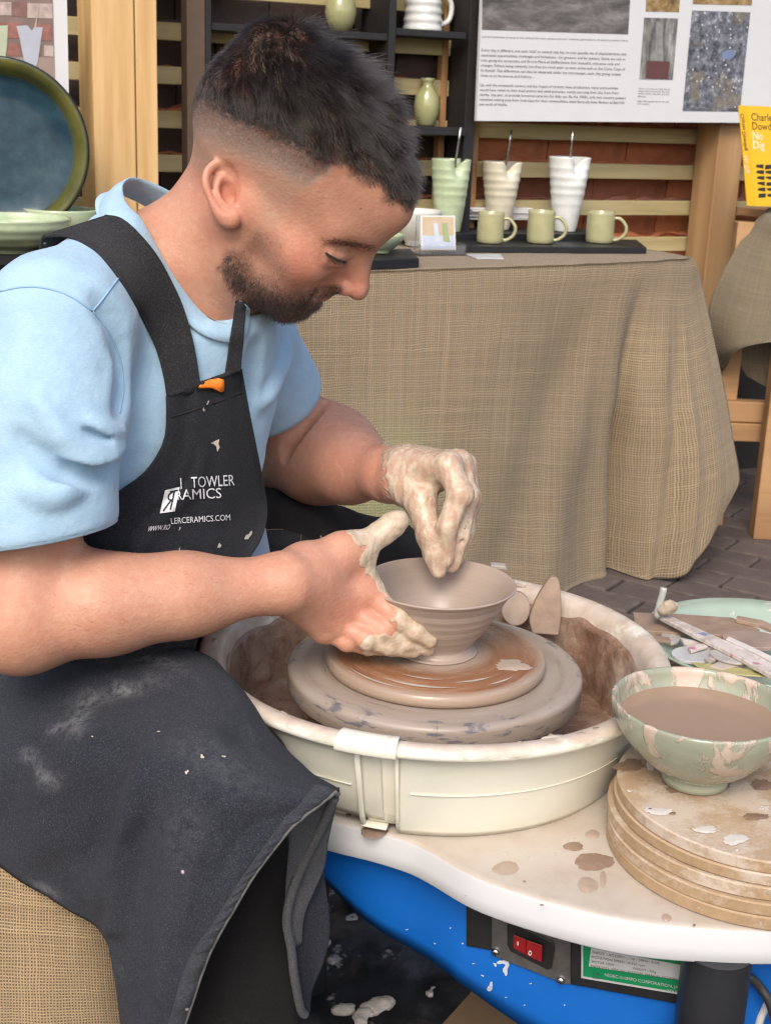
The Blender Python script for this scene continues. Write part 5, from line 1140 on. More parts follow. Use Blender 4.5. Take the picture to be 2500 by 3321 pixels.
P = [atz(x, y, TZ + .055) for x, y in ((1545, 725), (1770, 725))]
pb = np.mean(P, axis=0)
pst = thing('paper_stack', 'loose sheaf of white paper lying behind the cream tumbler', 'paper', tuple(pb + WN * .10))
for i in range(7):
    v, f = box(pb + WN * (.12 + rng.normal(0, .006)) + np.array([0, 0, .006 + i * .0045]), (.20 + rng.normal(0, .004), .12, .0035), BW @ np.array(Matrix.Rotation(rng.normal(0, .05), 3, 'Z'))); mk('sheet', v, f, PAPER, pst, smooth=False)
# ---- pots on the black shelves
def pot(name, prof_px, x, yb, off, m, label, cat, z=None):
    b = atw(x, yb, off)
    if z is not None: b[2] = z
    k = ((b - CAM) @ f_) / FPX; pr = [(r * k, h * k) for r, h in prof_px]; pr = [(0, 0)] + pr; t = .003
    pr += [(max(r - t, .001), h) for r, h in pr[:0:-1] if h > .012]; v, f = lathe(pr, b, 56, .004); o = mk(name, v, f, m, None); tag(o, label, cat); return b, k, o
pot('vase', [(22, 0), (30, 4), (46, 30), (52, 60), (48, 90), (32, 118), (18, 132), (17, 150), (24, 160)], 1104, 84, .11, OLV, 'round olive green vase at the top of the shelves, above the hair', 'vase', ZC + .001)
pot('vase', [(24, 0), (28, 4), (40, 36), (43, 64), (38, 92), (22, 116), (16, 126), (17, 136), (25, 146), (22, 147)], 1381, 410, .11, OLV, 'small olive bottle vase on the lower shelf beside the hair', 'vase', ZB + .001)
jb = atw(1369, 97, .11); jb[2] = ZA + .001; kj = ((jb - CAM) @ f_) / FPX
jg = thing('jug', 'white ridged jug with a side handle on the upper black shelf', 'jug', tuple(jb)); zz = np.linspace(0, 190, 60); pr = [(0, 0)] + [((64 - 12 * z / 190 + 1.6 * math.sin(z / 4.2)) * kj, z * kj) for z in zz]; pr += [(p[0] - .004, p[1]) for p in pr[:3:-1]]
v, f = lathe(pr, jb, 56); mk('jug_body', v, f, WHG, jg); hp = spline([(60, 0, 20), (95, 0, 40), (100, 0, 90), (60, 0, 130)], 20) * kj; v, f = tube(jb + hp[:, :1] * WD + np.array([0, 0, 1]) * hp[:, 2:], .007, 10); mk('handle', v, f, WHG, jg)
# ---- information board
BO = .235
ib = thing('information_board', 'white printed panel about wild clay with photographs, hung above the mugs', 'sign', tuple(atw(2000, 200, BO)))
def bpt(x, y, o=0): return atw(x, y, BO + o)
v = np.array([bpt(1567, -120), bpt(2640, -100), bpt(2640, 400), bpt(1545, 392)]); v = np.concatenate([v, v + WN * .012])
mk('panel', v, [(3, 2, 1, 0), (4, 5, 6, 7), (0, 1, 5, 4), (1, 2, 6, 5), (2, 3, 7, 6), (3, 0, 4, 7)], plain('white_foamboard', (.60, .62, .64), .5, .02), ib, smooth=False)
def photo(name, quad, m): return mk(name, np.array([bpt(x, y, .001) for x, y in quad]), [(0, 1, 2, 3)], m, ib, smooth=False)
g = G('print_landscape'); n = g.n('TexNoise', Vector=g.map(scale=(1, 1, 3), rot=(0, .5, 0)), Scale=9, Detail=9, Roughness=.7, Distortion=.35).outputs[0]; PH1 = g.out(g.ramp(n, (.3, (.03, .026, .026)), (.5, (.13, .12, .118)), (.7, (.30, .285, .275))), .5)
photo('photograph', [(1565, -110), (2048, -100), (2036, 111), (1562, 96)], PH1)
g = G('print_trees'); n = g.n('TexNoise', Vector=g.map(scale=(4, 4, .8)), Scale=14, Detail=8, Roughness=.7).outputs[0]; PH2 = g.out(g.ramp(n, (.35, (.05, .05, .05)), (.52, (.20, .20, .19)), (.68, (.42, .43, .42))), .5)
photo('photograph', [(2088, 57), (2198, 60), (2180, 259), (2072, 257)], PH2)
mk('printed_pot', np.array([bpt(x, y, .002) for x, y in ((2098, 196), (2172, 200), (2164, 256), (2092, 254))]), [(0, 1, 2, 3)], plain('print_plum', (.11, .045, .045), .5), ib, smooth=False)
mk('printed_trunk', np.array([bpt(x, y, .0015) for x, y in ((2128, 70), (2146, 70), (2150, 198), (2124, 198))]), [(0, 1, 2, 3)], plain('print_grey', (.24, .24, .23), .5, .3, 60), ib, smooth=False)
g = G('print_grit'); n = g.noise(50, 8, .75); vv = g.voro(60); c = g.ramp(n, (.38, (.035, .036, .045)), (.55, (.17, .18, .22)), (.7, (.55, .57, .60))); c = g.mix(g.math('MULTIPLY', g.thr(g.noise(16, 4), .55, .65), .6), c, (.20, .17, .09)); PH3 = g.out(g.mix(g.ramp(vv, (.1, .8), (.2, 0.0)), c, (.75, .76, .76)), .5)
photo('photograph', [(2243, 34), (2432, 40), (2398, 362), (2212, 360)], PH3)
mk('printed_mineral', np.array([bpt(x, y, .002) for x, y in ((2340, 170), (2372, 160), (2384, 178), (2366, 194), (2338, 190))]), [(0, 1, 2, 3, 4)], plain('print_blue', (.16, .22, .36), .5), ib, smooth=False)
g = G('print_rust'); PH4 = g.out(g.ramp(g.noise(40, 6, .7), (.3, (.05, .04, .02)), (.5, (.28, .18, .07)), (.7, (.42, .33, .2))), .5)
photo('photograph', [(2096, -110), (2210, -108), (2201, 39), (2093, 37)], PH4); photo('photograph', [(2248, -110), (2440, -108), (2437, 17), (2245, 13)], PH4)
INK = plain('print_ink', (.07, .07, .075), .6)
def btext(txt, x0, y0, x1, y1, cap):
    v, f = glyphs(txt); t = (v[:, 0] - v[:, 0].min()) / (v[:, 0].max() - v[:, 0].min()); W = [bpt(x0 + a * (x1 - x0) + .03 * b * cap, y0 + a * (y1 - y0) - b / .69 * cap, .0012) for a, b in zip(t, v[:, 1])]
    mk('lettering', W, f, INK, ib, smooth=False)
for i, (tx, x1) in enumerate([("Every clay is different, and each 'wild' or natural clay has its own specific set of characteristics and", 2029), ('associated opportunities, challenges and limitations - for growers and for potters. Some are rich in', 2026), ('iron, giving the terracottas and Etruria Marls of Staffordshire their beautiful, ochreous reds and', 2008), ('oranges. Others being relatively iron-free are much paler or even white such as the China Clays of', 2026), ('St Austell. The differences can also be observed under the microscope, each clay giving unique', 2012), ('clues as to its source and history....', 1733)]):
    y = 166 + i * 16.4; btext(tx, 1561 - i * .6, y, x1, y + (x1 - 1560) * .029, 8.5)
for i, (tx, x1) in enumerate([('Up until the nineteenth century and the impact of ceramic mass production, many communities', 2003), ('would have relied on their local potters and small potteries, mostly sourcing their clay from from', 2005), ("nearby 'clay pits', to provide functional ceramics for daily use. By the 1960s, only two country potters", 2028), ('remained making pots from local clays for their communities, most famously Isaac Button at Soil Hill', 2023), ('just north of Halifax.', 1646)]):
    y = 279 + i * 15.6; btext(tx, 1556 - i * .6, y, x1, y + (x1 - 1556) * .024, 8.2)
btext('and the landscape around us has shaped the clays, glazes and pots made by generations of country potters here', 1562, 121, 2034, 134, 5)
for i in range(4): btext(['Above: One year in a field clay pit', 'Glaze tests and pots by the river', 'in late winter, clay slip, ash and', 'glazed'][i], 2070 - i, 289 + i * 8, (2172, 2172, 2170, 2096)[i] - i, 292 + i * 8, 4.5)
for i in range(2): btext(['Right: Micrograph of iron rich clay', 'thin section'][i], 2066 - i, 330 + i * 8, (2168, 2106)[i], 332 + i * 8, 4.5)
# ---- poster at the upper left
PO = .36
ps = thing('poster', 'white poster with a photograph of a blue-grey tumbler against bricks, upper left corner', 'poster', tuple(atw(100, 150, PO)))
def qpt(x, y, o=0): return atw(x, y, PO + o)
v = np.array([qpt(-260, -60), qpt(217, -60), qpt(227, 420), qpt(-260, 420)]); v = np.concatenate([v, v + WN * .006]); mk('panel', v, [(3, 2, 1, 0), (4, 5, 6, 7), (0, 1, 5, 4), (1, 2, 6, 5), (2, 3, 7, 6), (3, 0, 4, 7)], plain('white_poster', (.66, .66, .67), .45, .02), ps, smooth=False)
def pq(name, pts_, m, o=.001): mk(name, np.array([qpt(x, y, o) for x, y in pts_]), [tuple(range(len(pts_)))], m, ps, smooth=False)
pq('photograph', [(-240, -50), (171, -50), (181, 300), (-240, 300)], plain('print_mortar', (.22, .155, .135), .4, .2, 30))
pq('printed_floor', [(-240, 188), (177, 186), (181, 300), (-240, 300)], plain('print_floor', (.33, .235, .205), .4, .15, 25), .0014)
PB = [plain('print_brick_red', (.30, .13, .105), .4, .3, 60), plain('print_brick_pale', (.46, .37, .33), .4, .3, 60), plain('print_brick_brown', (.21, .115, .10), .4, .3, 60)]
for (x0, x1, y0, y1, k) in [(-60, 38, 5, 50, 1), (42, 88, 5, 55, 2), (90, 172, 10, 60, 1), (-60, 20, 70, 120, 0), (24, 70, 72, 125, 0), (120, 166, 78, 132, 0), (-60, 0, 138, 180, 2), (26, 62, 140, 182, 0), (66, 134, 142, 184, 2), (144, 175, 146, 184, 1)]:
    pq('printed_brick', [(x0, y0), (x1, y0 + 2), (x1, y1), (x0, y1 - 2)], PB[k], .0018)
pq('printed_tumbler', [(54, 84), (90, 82), (104, 100), (112, 88), (140, 88), (134, 130), (124, 200), (116, 222), (86, 222), (78, 190), (64, 120)], plain('print_tumbler', (.43, .45, .52), .4, .08, 30), .0024)
pq('printed_tumbler', [(-20, 84), (27, 82), (24, 150), (14, 216), (-20, 226)], plain('print_tumbler_green', (.45, .50, .36), .4, .08, 30), .0024)
pq('printed_straw', [(112, 92), (117, 93), (131, 14), (128, 12)], PB[1], .003)
# ---- blue green platter, bowls and their table at the left
YL = 2.72
lt = thing('side_table', 'black topped side table at the left edge holding the platter and bowls', 'table', tuple(at(40, 830, YL) * np.array([1, 1, 0])))
zt = at(0, 806, YL)[2]; ltc = at(20, 800, YL + .12); v, f = box((ltc[0] - .10, ltc[1], zt - .012), (.60, .42, .024)); mk('tabletop', v, f, SLA, lt, smooth=False, bevel=.003)
for sx in (-.36, .16):
    for sy in (-.17, .17): v, f = box((ltc[0] - .10 + (sx + .1) * 1.0, ltc[1] + sy, (zt - .025) / 2), (.03, .03, zt - .025)); mk('leg', v, f, SLA, lt, smooth=False)
def tilt_lathe(prof, c, axis, n=96, wob=0):
    v, f = lathe(prof, (0, 0, 0), n, wob); z = _n(axis); x = _n(np.cross([0, 0, 1], z)); y = np.cross(z, x); return v @ np.stack([x, y, z]) + c, f
pc = at(6, 482, YL + .10); kp = ((pc - CAM) @ f_) / FPX; rp = 283 * kp
pl_ax = _n(np.array([.16, -1, .06])); pf_ = [(0, 0), (rp * .55, -.002), (rp * .80, .000), (rp * .825, .004), (rp * .86, .022), (rp * .93, .034), (rp * .985, .036), (rp, .032), (rp * .99, .026), (rp * .90, .018), (rp * .8, -.012), (rp * .5, -.016), (0, -.016)]
g = G('teal_glaze'); sep = g.attr('rad'); n = g.noise(16, 6, .65)
blu = g.ramp(n, (.3, (.012, .032, .052)), (.5, (.022, .055, .078)), (.72, (.05, .09, .115))); blu = g.mix(g.math('MULTIPLY', g.ramp(g.noise(300, 2), (.3, 0.0), (.7, 1.0)), .2), blu, (.02, .04, .06))
olv = g.ramp(g.noise(12, 4), (.3, (.055, .060, .020)), (.7, (.13, .125, .035))); blk = (.012, .022, .028)
c = g.mix(g.thr(sep, .79, .835), blu, olv); c = g.mix(g.thr(sep, .955, .99), c, blk); TEAL = g.out(c, .12, g.bump(g.noise(40, 3), .001, .4), spec=.22)
v, f = tilt_lathe(pf_, pc, pl_ax, 96); rad = np.repeat([p[0] / rp for p in pf_], 96)
o = mk('platter', v, f, TEAL, None, attrs={'rad': rad}); tag(o, 'large round platter with teal centre and olive rim propped upright at the left', 'platter')
# stand that carries the platter
st = at(0, 700, YL + .16); v, f = box((st[0], st[1] + .02, zt + .05), (.10, .03, .10)); tag(mk('plate_stand', v, f, SLA, None, smooth=False, bevel=.003), 'small black stand propping up the teal platter', 'stand')
def bowl_l(x, yb, y, R1px, hpx, footpx, m, label, ridges):
    b = at(x, yb, y); b[2] = zt; k = ((b - CAM) @ f_) / FPX; R1, h, r0 = R1px * k, hpx * k, footpx * k; pr = [(0, .003), (r0 * .9, 0), (r0, .001), (r0, .007)]
    for t in np.linspace(.08, 1, 30): pr.append((r0 + (R1 - r0) * math.sin(t * math.pi / 2) ** .85 + ridges * math.sin(t * 26) * .0008, .007 + (h - .007) * t ** 1.35))
    pr += [(R1 - .003, h + .001)] + [(p[0] - .006, max(p[1], .014)) for p in pr[-1:4:-1]] + [(0, .013)]
    v, f = lathe(pr, b, 72, .004); o = mk('bowl', v, f, m, None); tag(o, label, 'bowl')
bowl_l(40, 806, YL - .06, 190, 112, 66, CELL, 'pale green ridged bowl in front of the teal platter at the left edge', 1)
bowl_l(205, 800, YL + .13, 120, 112, 60, CELL, 'pale green bowl peeping out behind the shoulder strap', 0)
# ---- second burlap covered stand with a book, and its timber trestle
Y2 = 3.62; tz2 = at(2460, 682, Y2)[2]
SB0 = at(2600, 682, Y2 + .12); s2t = thing('trestle', 'rough timber trestle under the burlap at the right edge', 'trestle', (SB0[0], SB0[1], 0))
TRW = wood('trestle_wood', (.30, .165, .075), (.44, .26, .125), 16, .75, 0)
v, f = box((SB0[0] + .10, SB0[1] + .14, tz2 - .02), (.42, .24, .02), BW); mk('top_board', v, f, TRW, s2t, smooth=False)
for (x0, x1, y0, y1, yy, mm) in [(2345, 2405, 1080, 1300, Y2, TRW), (2478, 2550, 1370, 1560, Y2 - .12, TRW)]:
    a = at(x0, y0, yy); b = at(x1, y0, yy); v, f = box(((a[0] + b[0]) / 2, yy, (tz2 - .03) / 2), (b[0] - a[0], .05, tz2 - .03)); mk('leg', v, f, mm, s2t, smooth=False, bevel=.003)
for y0, y1, yy in ((1296, 1362, Y2 - .03), (1366, 1424, Y2 - .035)):
    a = at(2350, y0, yy); b = at(2350, y1, yy); v, f = box((a[0] + .28, yy, (a[2] + b[2]) / 2), (.56, .045, abs(a[2] - b[2])), None); mk('rail', v, f, TRW, s2t, smooth=False, bevel=.003)
rows = [[(2500, 676, Y2 + .25), (2560, 676, Y2 + .25), (2700, 676, Y2 + .25)], [(2482, 682, Y2), (2540, 690, Y2 - .04), (2700, 700, Y2 - .06)], [(2415, 760, Y2 - .02), (2500, 790, Y2 - .08), (2700, 800, Y2 - .10)], [(2340, 890, Y2 - .05), (2470, 930, Y2 - .12), (2700, 950, Y2 - .14)], [(2298, 1010, Y2 - .06), (2440, 1050, Y2 - .14), (2700, 1060, Y2 - .17)], [(2310, 1140, Y2 - .06), (2420, 1110, Y2 - .15), (2700, 1085, Y2 - .18)], [(2345, 1205, Y2 - .05), (2415, 1125, Y2 - .15), (2700, 1090, Y2 - .19)]]
B2 = surf(np.array([[at(*q) for q in r0_] for r0_ in rows]), 60, 50); B2 = B2 + np.array([0, 1, 0]) * (.006 * vnoise(B2, 14))[..., None]
o = mk('burlap_cloth', B2.reshape(-1, 3), gridf(60, 50)[:, ::-1], burlap('burlap_brown', .0042, (.20, .165, .115), (.085, .068, .044)), None, uv=arclen_uv(B2)); tag(o, 'darker burlap cloth draped over the stand below the yellow book', 'tablecloth'); q_ = o.modifiers.new('t', 'SOLIDIFY'); q_.thickness = .002; q_.offset = 0
rows = [[(2395, 1130, Y2 - .02), (2480, 1100, Y2 - .03), (2600, 1090, Y2 - .05)], [(2400, 1180, Y2 - .02), (2480, 1190, Y2 - .04), (2600, 1190, Y2 - .06)], [(2420, 1220, Y2 - .02), (2500, 1260, Y2 - .05), (2600, 1270, Y2 - .07)]]
B3 = surf(np.array([[at(*q) for q in r0_] for r0_ in rows]), 24, 24); o = mk('burlap_cloth', B3.reshape(-1, 3), gridf(24, 24)[:, ::-1], bpy.data.materials['burlap_brown'], None, uv=arclen_uv(B3)); tag(o, 'hanging inner fold of dark burlap under the stand at the right edge', 'tablecloth')
# book
YB = Y2 - .06; YEL = plain('yellow_cover', (.74, .42, .012), .4, .03); BLKI = plain('book_black', (.02, .018, .012), .5)
bk_ = thing('book', 'yellow gardening book standing upright on the burlap at the right edge', 'book', tuple(at(2460, 668, YB)))
bd = _n([.95, .30, 0]); bn = np.array([-bd[1], bd[0], 0]); b0 = at(2446, 668, YB); up_ = _n(at(2424, 342, YB) - b0); up_[1] += .06; up_ = _n(up_); hb = np.linalg.norm(at(2424, 342, YB) - b0)
def kpt(u, v, o=0.0): return b0 + bd * u + up_ * v - bn * o
wb = .19; sdx = _n(-bd * .75 + bn * .66)
v = np.array([kpt(0, 0), kpt(wb, 0), kpt(wb, hb), kpt(0, hb)]); v = np.concatenate([v, v + bn * .003]); BX = [(0, 1, 2, 3), (7, 6, 5, 4), (0, 4, 5, 1), (1, 5, 6, 2), (2, 6, 7, 3), (3, 7, 4, 0)]
mk('front_cover', v, BX, YEL, bk_, smooth=False); v = np.array([kpt(-.0005, 0), kpt(-.0005, hb)]); sp2 = np.array([v[0], v[1], v[1] + sdx * .019, v[0] + sdx * .019]); sp2 = np.concatenate([sp2, sp2 + bn * .003]); mk('spine', sp2, BX, YEL, bk_, smooth=False)
v = np.array([kpt(.001, .003, -.004), kpt(wb - .004, .003, -.004), kpt(wb - .004, hb - .003, -.004), kpt(.001, hb - .003, -.004)]); v = np.concatenate([v, v + bn * .018]); mk('pages', v, BX, PAPER, bk_, smooth=False)
def ktext(txt, u0, v0, hgt, m, adv=None):
    v, f = glyphs(txt); mk('lettering', [kpt(u0 + x * hgt / .69 * .86, v0 + y * hgt / .69, .0006) for x, y in v], f, m, bk_, smooth=False)
ch_ = hb / 326
ktext('Charles', .010, hb - 47 * ch_, 24 * ch_, BLKI); ktext('Dowding', .010, hb - 76 * ch_, 24 * ch_, BLKI); WHI = plain('book_white', (.80, .74, .58), .5); ktext('No', .008, hb - 108 * ch_, 26 * ch_, WHI); ktext('Dig', .008, hb - 138 * ch_, 26 * ch_, WHI)
for i in range(6):
    for j in range(4):
        u0 = .012 + j * .026; v0 = hb - (188 + i * 19) * ch_; k1 = rng.uniform(.4, 1)
        flat('cover_drawing', [kpt(u0, v0 - 17 * ch_ * k1, .0006), kpt(u0 + .022, v0 - 14 * ch_, .0006), kpt(u0 + .024, v0, .0006), kpt(u0 + .003, v0 - 2 * ch_, .0006)], BLKI, bk_)
def sptext(txt, v0, hgt, m):
    v, f = glyphs(txt); bb = kpt(-.0005, v0) + sdx * .010 - bn * .0008; nrm = np.cross(sdx, up_); nrm *= np.sign(nrm @ -f_); mk('lettering', [bb + sdx * (y * hgt / .69 - .002) * 1 - up_ * x * hgt / .69 + nrm * .0009 for x, y in v], f, m, bk_, smooth=False)
sptext('Charles Dowding', hb - .02, .009, BLKI); sptext('No Dig', hb - .125, .010, WHI)
# ================================================================== THE WHEEL
WC = atz(1412, 2112, .562); WX, WY = WC[0], WC[1]
def polar(g, ka=.6, kr=60, kz=120):
    s = g.n('SeparateXYZ', Vector=g.obj); an = g.math('ARCTAN2', s.outputs[1], s.outputs[0]); rd = g.math('SQRT', g.math('ADD', g.math('MULTIPLY', s.outputs[0], s.outputs[0]), g.math('MULTIPLY', s.outputs[1], s.outputs[1])))
    ca, sa = g.math('COSINE', an), g.math('SINE', an)
    return g.n('CombineXYZ', X=g.math('MULTIPLY', ca, ka), Y=g.math('MULTIPLY', sa, ka), Z=g.math('ADD', g.math('MULTIPLY', rd, kr), g.math('MULTIPLY', s.outputs[2], kz))).outputs[0], rd
wheel = thing('potters_wheel', 'electric potter\'s wheel with white table, bright blue body and grey spinning head', 'potter\'s wheel', (WX, WY, 0))
# -- table top
g = G('white_laminate'); n = g.noise(9, 6, .7); c = g.ramp(n, (.32, (.54, .50, .45)), (.55, (.48, .42, .355)), (.75, (.38, .30, .235)))
s3 = g.n('SeparateXYZ', Vector=g.n('NewGeometry').outputs['Normal']); c = g.mix(g.thr(s3.outputs[2], .35, .7), (.60, .605, .62), c)
c = g.mix(g.math('MULTIPLY', g.ramp(g.voro(60), (.03, .8), (.05, 0)), g.thr(g.noise(10, 2), .55, .6)), c, (.25, .18, .13)); WLAM = g.out(c, g.ramp(n, (.3, .22), (.7, .42)), g.bump(g.noise(120, 3), .0003, .3))
front = [(-.14, 1.135), (-.048, 1.0855), (.0, 1.066), (.033, 1.049), (.053, 1.032), (.0926, .993), (.1515, .9605), (.211, .939), (.272, .9325), (.331, .934), (.43, .948)]
fc = spline(front, 70) + np.array([0, .014]); backp = spline([(.43, .948), (.60, 1.02), (.66, 1.22), (.62, 1.47), (.46, 1.575), (.15, 1.59), (-.12, 1.52), (-.26, 1.38), (-.25, 1.22), (-.14, 1.135)], 60)[1:-1]
ol = np.concatenate([fc, backp]); tn = np.roll(ol, -1, 0) - np.roll(ol, 1, 0); tn /= np.linalg.norm(tn, axis=1)[:, None]; on = np.stack([tn[:, 1], -tn[:, 0]], 1)
def ring(o, z): return np.c_[ol + on * o, np.full(len(ol), z)]
prof = [(-.007, .455), (-.003, .4547), (-.0008, .4535), (0, .451), (.0012, .436), (.002, .4245), (0, .4225), (-.004, .4225), (-.006, .4265)]
V = np.concatenate([ring(o, z) for o, z in prof]); m = len(ol); F_ = [(i * m + j, i * m + (j + 1) % m, (i + 1) * m + (j + 1) % m, (i + 1) * m + j) for i in range(len(prof) - 1) for j in range(m)]
F_ = [q[::-1] for q in F_] + [tuple(range(m)), tuple((len(prof) - 1) * m + j for j in range(m - 1, -1, -1))]
mk('table_top', V, F_, WLAM, wheel, sharp=50)
# -- slip puddles dried on the table
SLIP = plain('slip_puddle', (.40, .31, .245), .32, .12, 90); SLIPD = plain('slip_wet', (.27, .19, .14), .22, .12, 90)
def puddle(px, py, rx, ry, seed, m, z=.4553, parent=wheel, name='slip_splash', h=.0005, spiky=.10):
    r = np.random.default_rng(seed); n = 56; spiky *= .55; a = np.linspace(0, 2 * np.pi, n, endpoint=False); rr = 1 + spiky * np.sin(2 * a + r.uniform(0, 6)) + spiky * np.sin(3 * a + r.uniform(0, 6)) + spiky * .5 * np.sin(7 * a + r.uniform(0, 6)) + spiky * .4 * np.sin(13 * a + r.uniform(0, 6)) + r.normal(0, spiky * .35, n)
    P = [atz(px, py, z + h)] + [atz(px + rx * k * .82 * math.cos(t), py + ry * k * .82 * math.sin(t), z + h) for t, k in zip(a, rr)] + [atz(px + rx * k * math.cos(t), py + ry * k * math.sin(t), z) for t, k in zip(a, rr)]
    return mk(name, P, [(0, 1 + (i + 1) % n, 1 + i) for i in range(n)] + [(1 + i, 1 + (i + 1) % n, 1 + n + (i + 1) % n, 1 + n + i) for i in range(n)], m, parent)
for q in [(1640, 2815, 42, 22, 1, SLIP), (1925, 2795, 60, 30, 2, SLIPD), (1905, 2870, 32, 26, 3, SLIP), (1955, 2850, 10, 26, 4, SLIP), (1858, 2745, 34, 14, 5, SLIPD), (1212, 2697, 44, 21, 6, SLIPD), (1130, 2645, 10, 6, 7, SLIPD), (1920, 2705, 22, 14, 8, SLIP), (1756, 2935, 7, 3, 9, SLIPD), (2160, 2976, 16, 12, 10, SLIP), (1548, 2690, 6, 4, 11, SLIPD), (1700, 2858, 5, 3, 12, SLIPD), (2250, 3000, 5, 4, 13, SLIPD)]: puddle(*q)
# -- blue body
BLUE = plain('blue_enamel', (.005, .115, .47), .40, .06, 20, Coat_Weight=.25, Coat_Roughness=.15)
bcur = spline([(-.16, 1.19), (-.06, 1.142), (.03, 1.10), (.085, 1.065), (.13, 1.04), (.20, 1.012), (.27, 1.0), (.34, 1.0), (.44, 1.02)], 60)
low = np.array([(900, 2740), (1045, 2838), (1120, 2930), (1200, 3003), (1320, 3070), (1400, 3115), (1480, 3175), (1560, 3240), (1700, 3335), (1850, 3425), (2100, 3560), (2600, 3700)], float)
i0, i1 = np.argmin(np.abs(proj(np.c_[bcur, np.full(60, .39)])[:, 0] - 1490)), np.argmin(np.abs(proj(np.c_[bcur, np.full(60, .36)])[:, 0] - 2240)); bcur[i0:i1 + 1] = np.linspace(bcur[i0], bcur[i1], i1 - i0 + 1)
rows_ = []
for x, y in bcur:
    zs = np.linspace(.42, .12, 240); P = proj(np.c_[np.full(240, x), np.full(240, y), zs]); d = P[:, 1] - np.interp(P[:, 0], low[:, 0], low[:, 1]); i = np.argmax(d > 0) if (d > 0).any() else 239; rows_.append(zs[i])
zl = np.array(rows_); zl = np.minimum(zl, .405)
for _ in range(3): zl[1:-1] = (zl[:-2] + 2 * zl[1:-1] + zl[2:]) / 4
K = 7; BG = np.array([[[x, y, .4215 + (z - .4215) * t] for t in np.linspace(0, 1, K)] for (x, y), z in zip(bcur, zl)]); BG[:, -1, 1] += .004
o = mk('blue_body', BG.reshape(-1, 3), gridf(60, K)[:, ::-1], BLUE, wheel); q_ = o.modifiers.new('t', 'SOLIDIFY'); q_.thickness = .004; q_.offset = 0
# -- switch panel, on the body's flat front
iA, iB = np.argmin(np.abs(proj(np.c_[bcur, np.full(60, .38)])[:, 0] - 1515)), np.argmin(np.abs(proj(np.c_[bcur, np.full(60, .36)])[:, 0] - 2210))
pA, pB = np.r_[bcur[iA], .4], np.r_[bcur[iB], .4]; pd = _n(pB - pA); pn = np.array([pd[1], -pd[0], 0.]); pmid = pA + pn * .0045
def pp(px, py, o=0): d = ray(px, py); p0 = pmid + pn * o; return CAM + d * (((p0 - CAM) @ pn) / (d @ pn))
def slab(name, q, o0, o1, m, parent=wheel, bevel=.0006):
    n = len(q); v = [pp(x, y, o1) for x, y in q] + [pp(x, y, o0) for x, y in q]; return mk(name, v, [tuple(range(n - 1, -1, -1)), tuple(range(n, 2 * n))] + [(i, (i + 1) % n, n + (i + 1) % n, n + i) for i in range(n)], m, parent, smooth=False, bevel=bevel)
DRK = plain('dark_plastic', (.012, .012, .013), .45, .3, 80); ALU = plain('scratched_aluminium', (.26, .25, .245), .38, .2, 90, Metallic=.85)
slab('cutout_dark', [(1512, 2900), (1600, 2900), (1600, 3083), (1512, 3068)], 0.0, .0012, DRK)  # flat black plate put in for the dark of an open cutout
slab('switch_plate', [(1594, 2900), (1850, 2940), (1850, 3192), (1830, 3192), (1594, 3098)], 0.0, .0024, ALU)
slab('switch_bezel', [(1640, 2960), (1655, 3012), (1668, 3060), (1780, 3128), (1790, 3128), (1798, 3080), (1790, 3062), (1660, 3008), (1655, 2965)], .0024, .0052, DRK) if False else slab('switch_bezel', [(1644, 2985), (1790, 3055), (1798, 3075), (1788, 3140), (1775, 3145), (1655, 3085), (1645, 3065)], .0024, .005, DRK)
RED = plain('red_rocker', (.24, .012, .014), .3, .2, 60)
rk = slab('rocker_switch', [(1664, 3030), (1706, 3048), (1706, 3098), (1664, 3076)], .005, .0085, RED); slab('rocker_half', [(1706, 3048), (1758, 3066), (1756, 3122), (1706, 3098)], .005, .0125, RED, rk)
WMK = plain('white_mark', (.75, .74, .72), .5)
slab('lettering', [(1677, 3053), (1680, 3054), (1680, 3067), (1677, 3066)], .0085, .0089, WMK, rk, 0)
an = np.linspace(0, 2 * np.pi, 18, endpoint=False); v = [pp(1718 + 5.5 * math.cos(a) * k, 3091 + 8 * math.sin(a) * k, .0131) for k in (1, .68) for a in an]; mk('lettering', v, [(i, 18 + i, 18 + (i + 1) % 18, (i + 1) % 18) for i in range(18)], WMK, rk, smooth=False)
SCR = plain('screw_steel', (.55, .54, .53), .3, .1, 60, Metallic=1.0)
for x, y in ((1607, 3086), (1818, 3178)):
    c = pp(x, y, .0024); up = np.array([0, 0, 1.]); vv = [c + pn * .0035] ; n = 20
    for rr, hh in ((.0022, .0034), (.0036, .0022), (.0040, 0)): vv += [c + (pd * math.cos(a) + up * math.sin(a)) * rr + pn * hh for a in np.linspace(0, 2 * np.pi, n, endpoint=False)]
    sc_o = mk('screw', vv, [(0, 1 + i, 1 + (i + 1) % n) for i in range(n)] + [(1 + k * n + i, 1 + (k + 1) * n + i, 1 + (k + 1) * n + (i + 1) % n, 1 + k * n + (i + 1) % n) for k in range(2) for i in range(n)], SCR, wheel)
    for a in (.4, .4 + math.pi / 2): d1 = pd * math.cos(a) + up * math.sin(a); d2 = np.cross(pn, d1); mk('screw_slot', [c + pn * .0037 + d1 * s1 * .002 + d2 * s2 * .0004 for s1, s2 in ((-1, -1), (1, -1), (1, 1), (-1, 1))], [(0, 1, 2, 3)], DRK, sc_o, smooth=False)
box_ = slab('label_box', [(1850, 2940), (2230, 3020), (2230, 3262), (2205, 3257), (1850, 3192)], 0, .004, DRK)
GRN = plain('label_green', (.005, .20, .075), .4, .05); LSV = plain('label_silver', (.42, .43, .43), .4, .08, 60)
lab = slab('rating_plate', [(1884, 3050), (2240, 3120), (2240, 3232), (1884, 3172)], .004, .0046, LSV, wheel, 0)
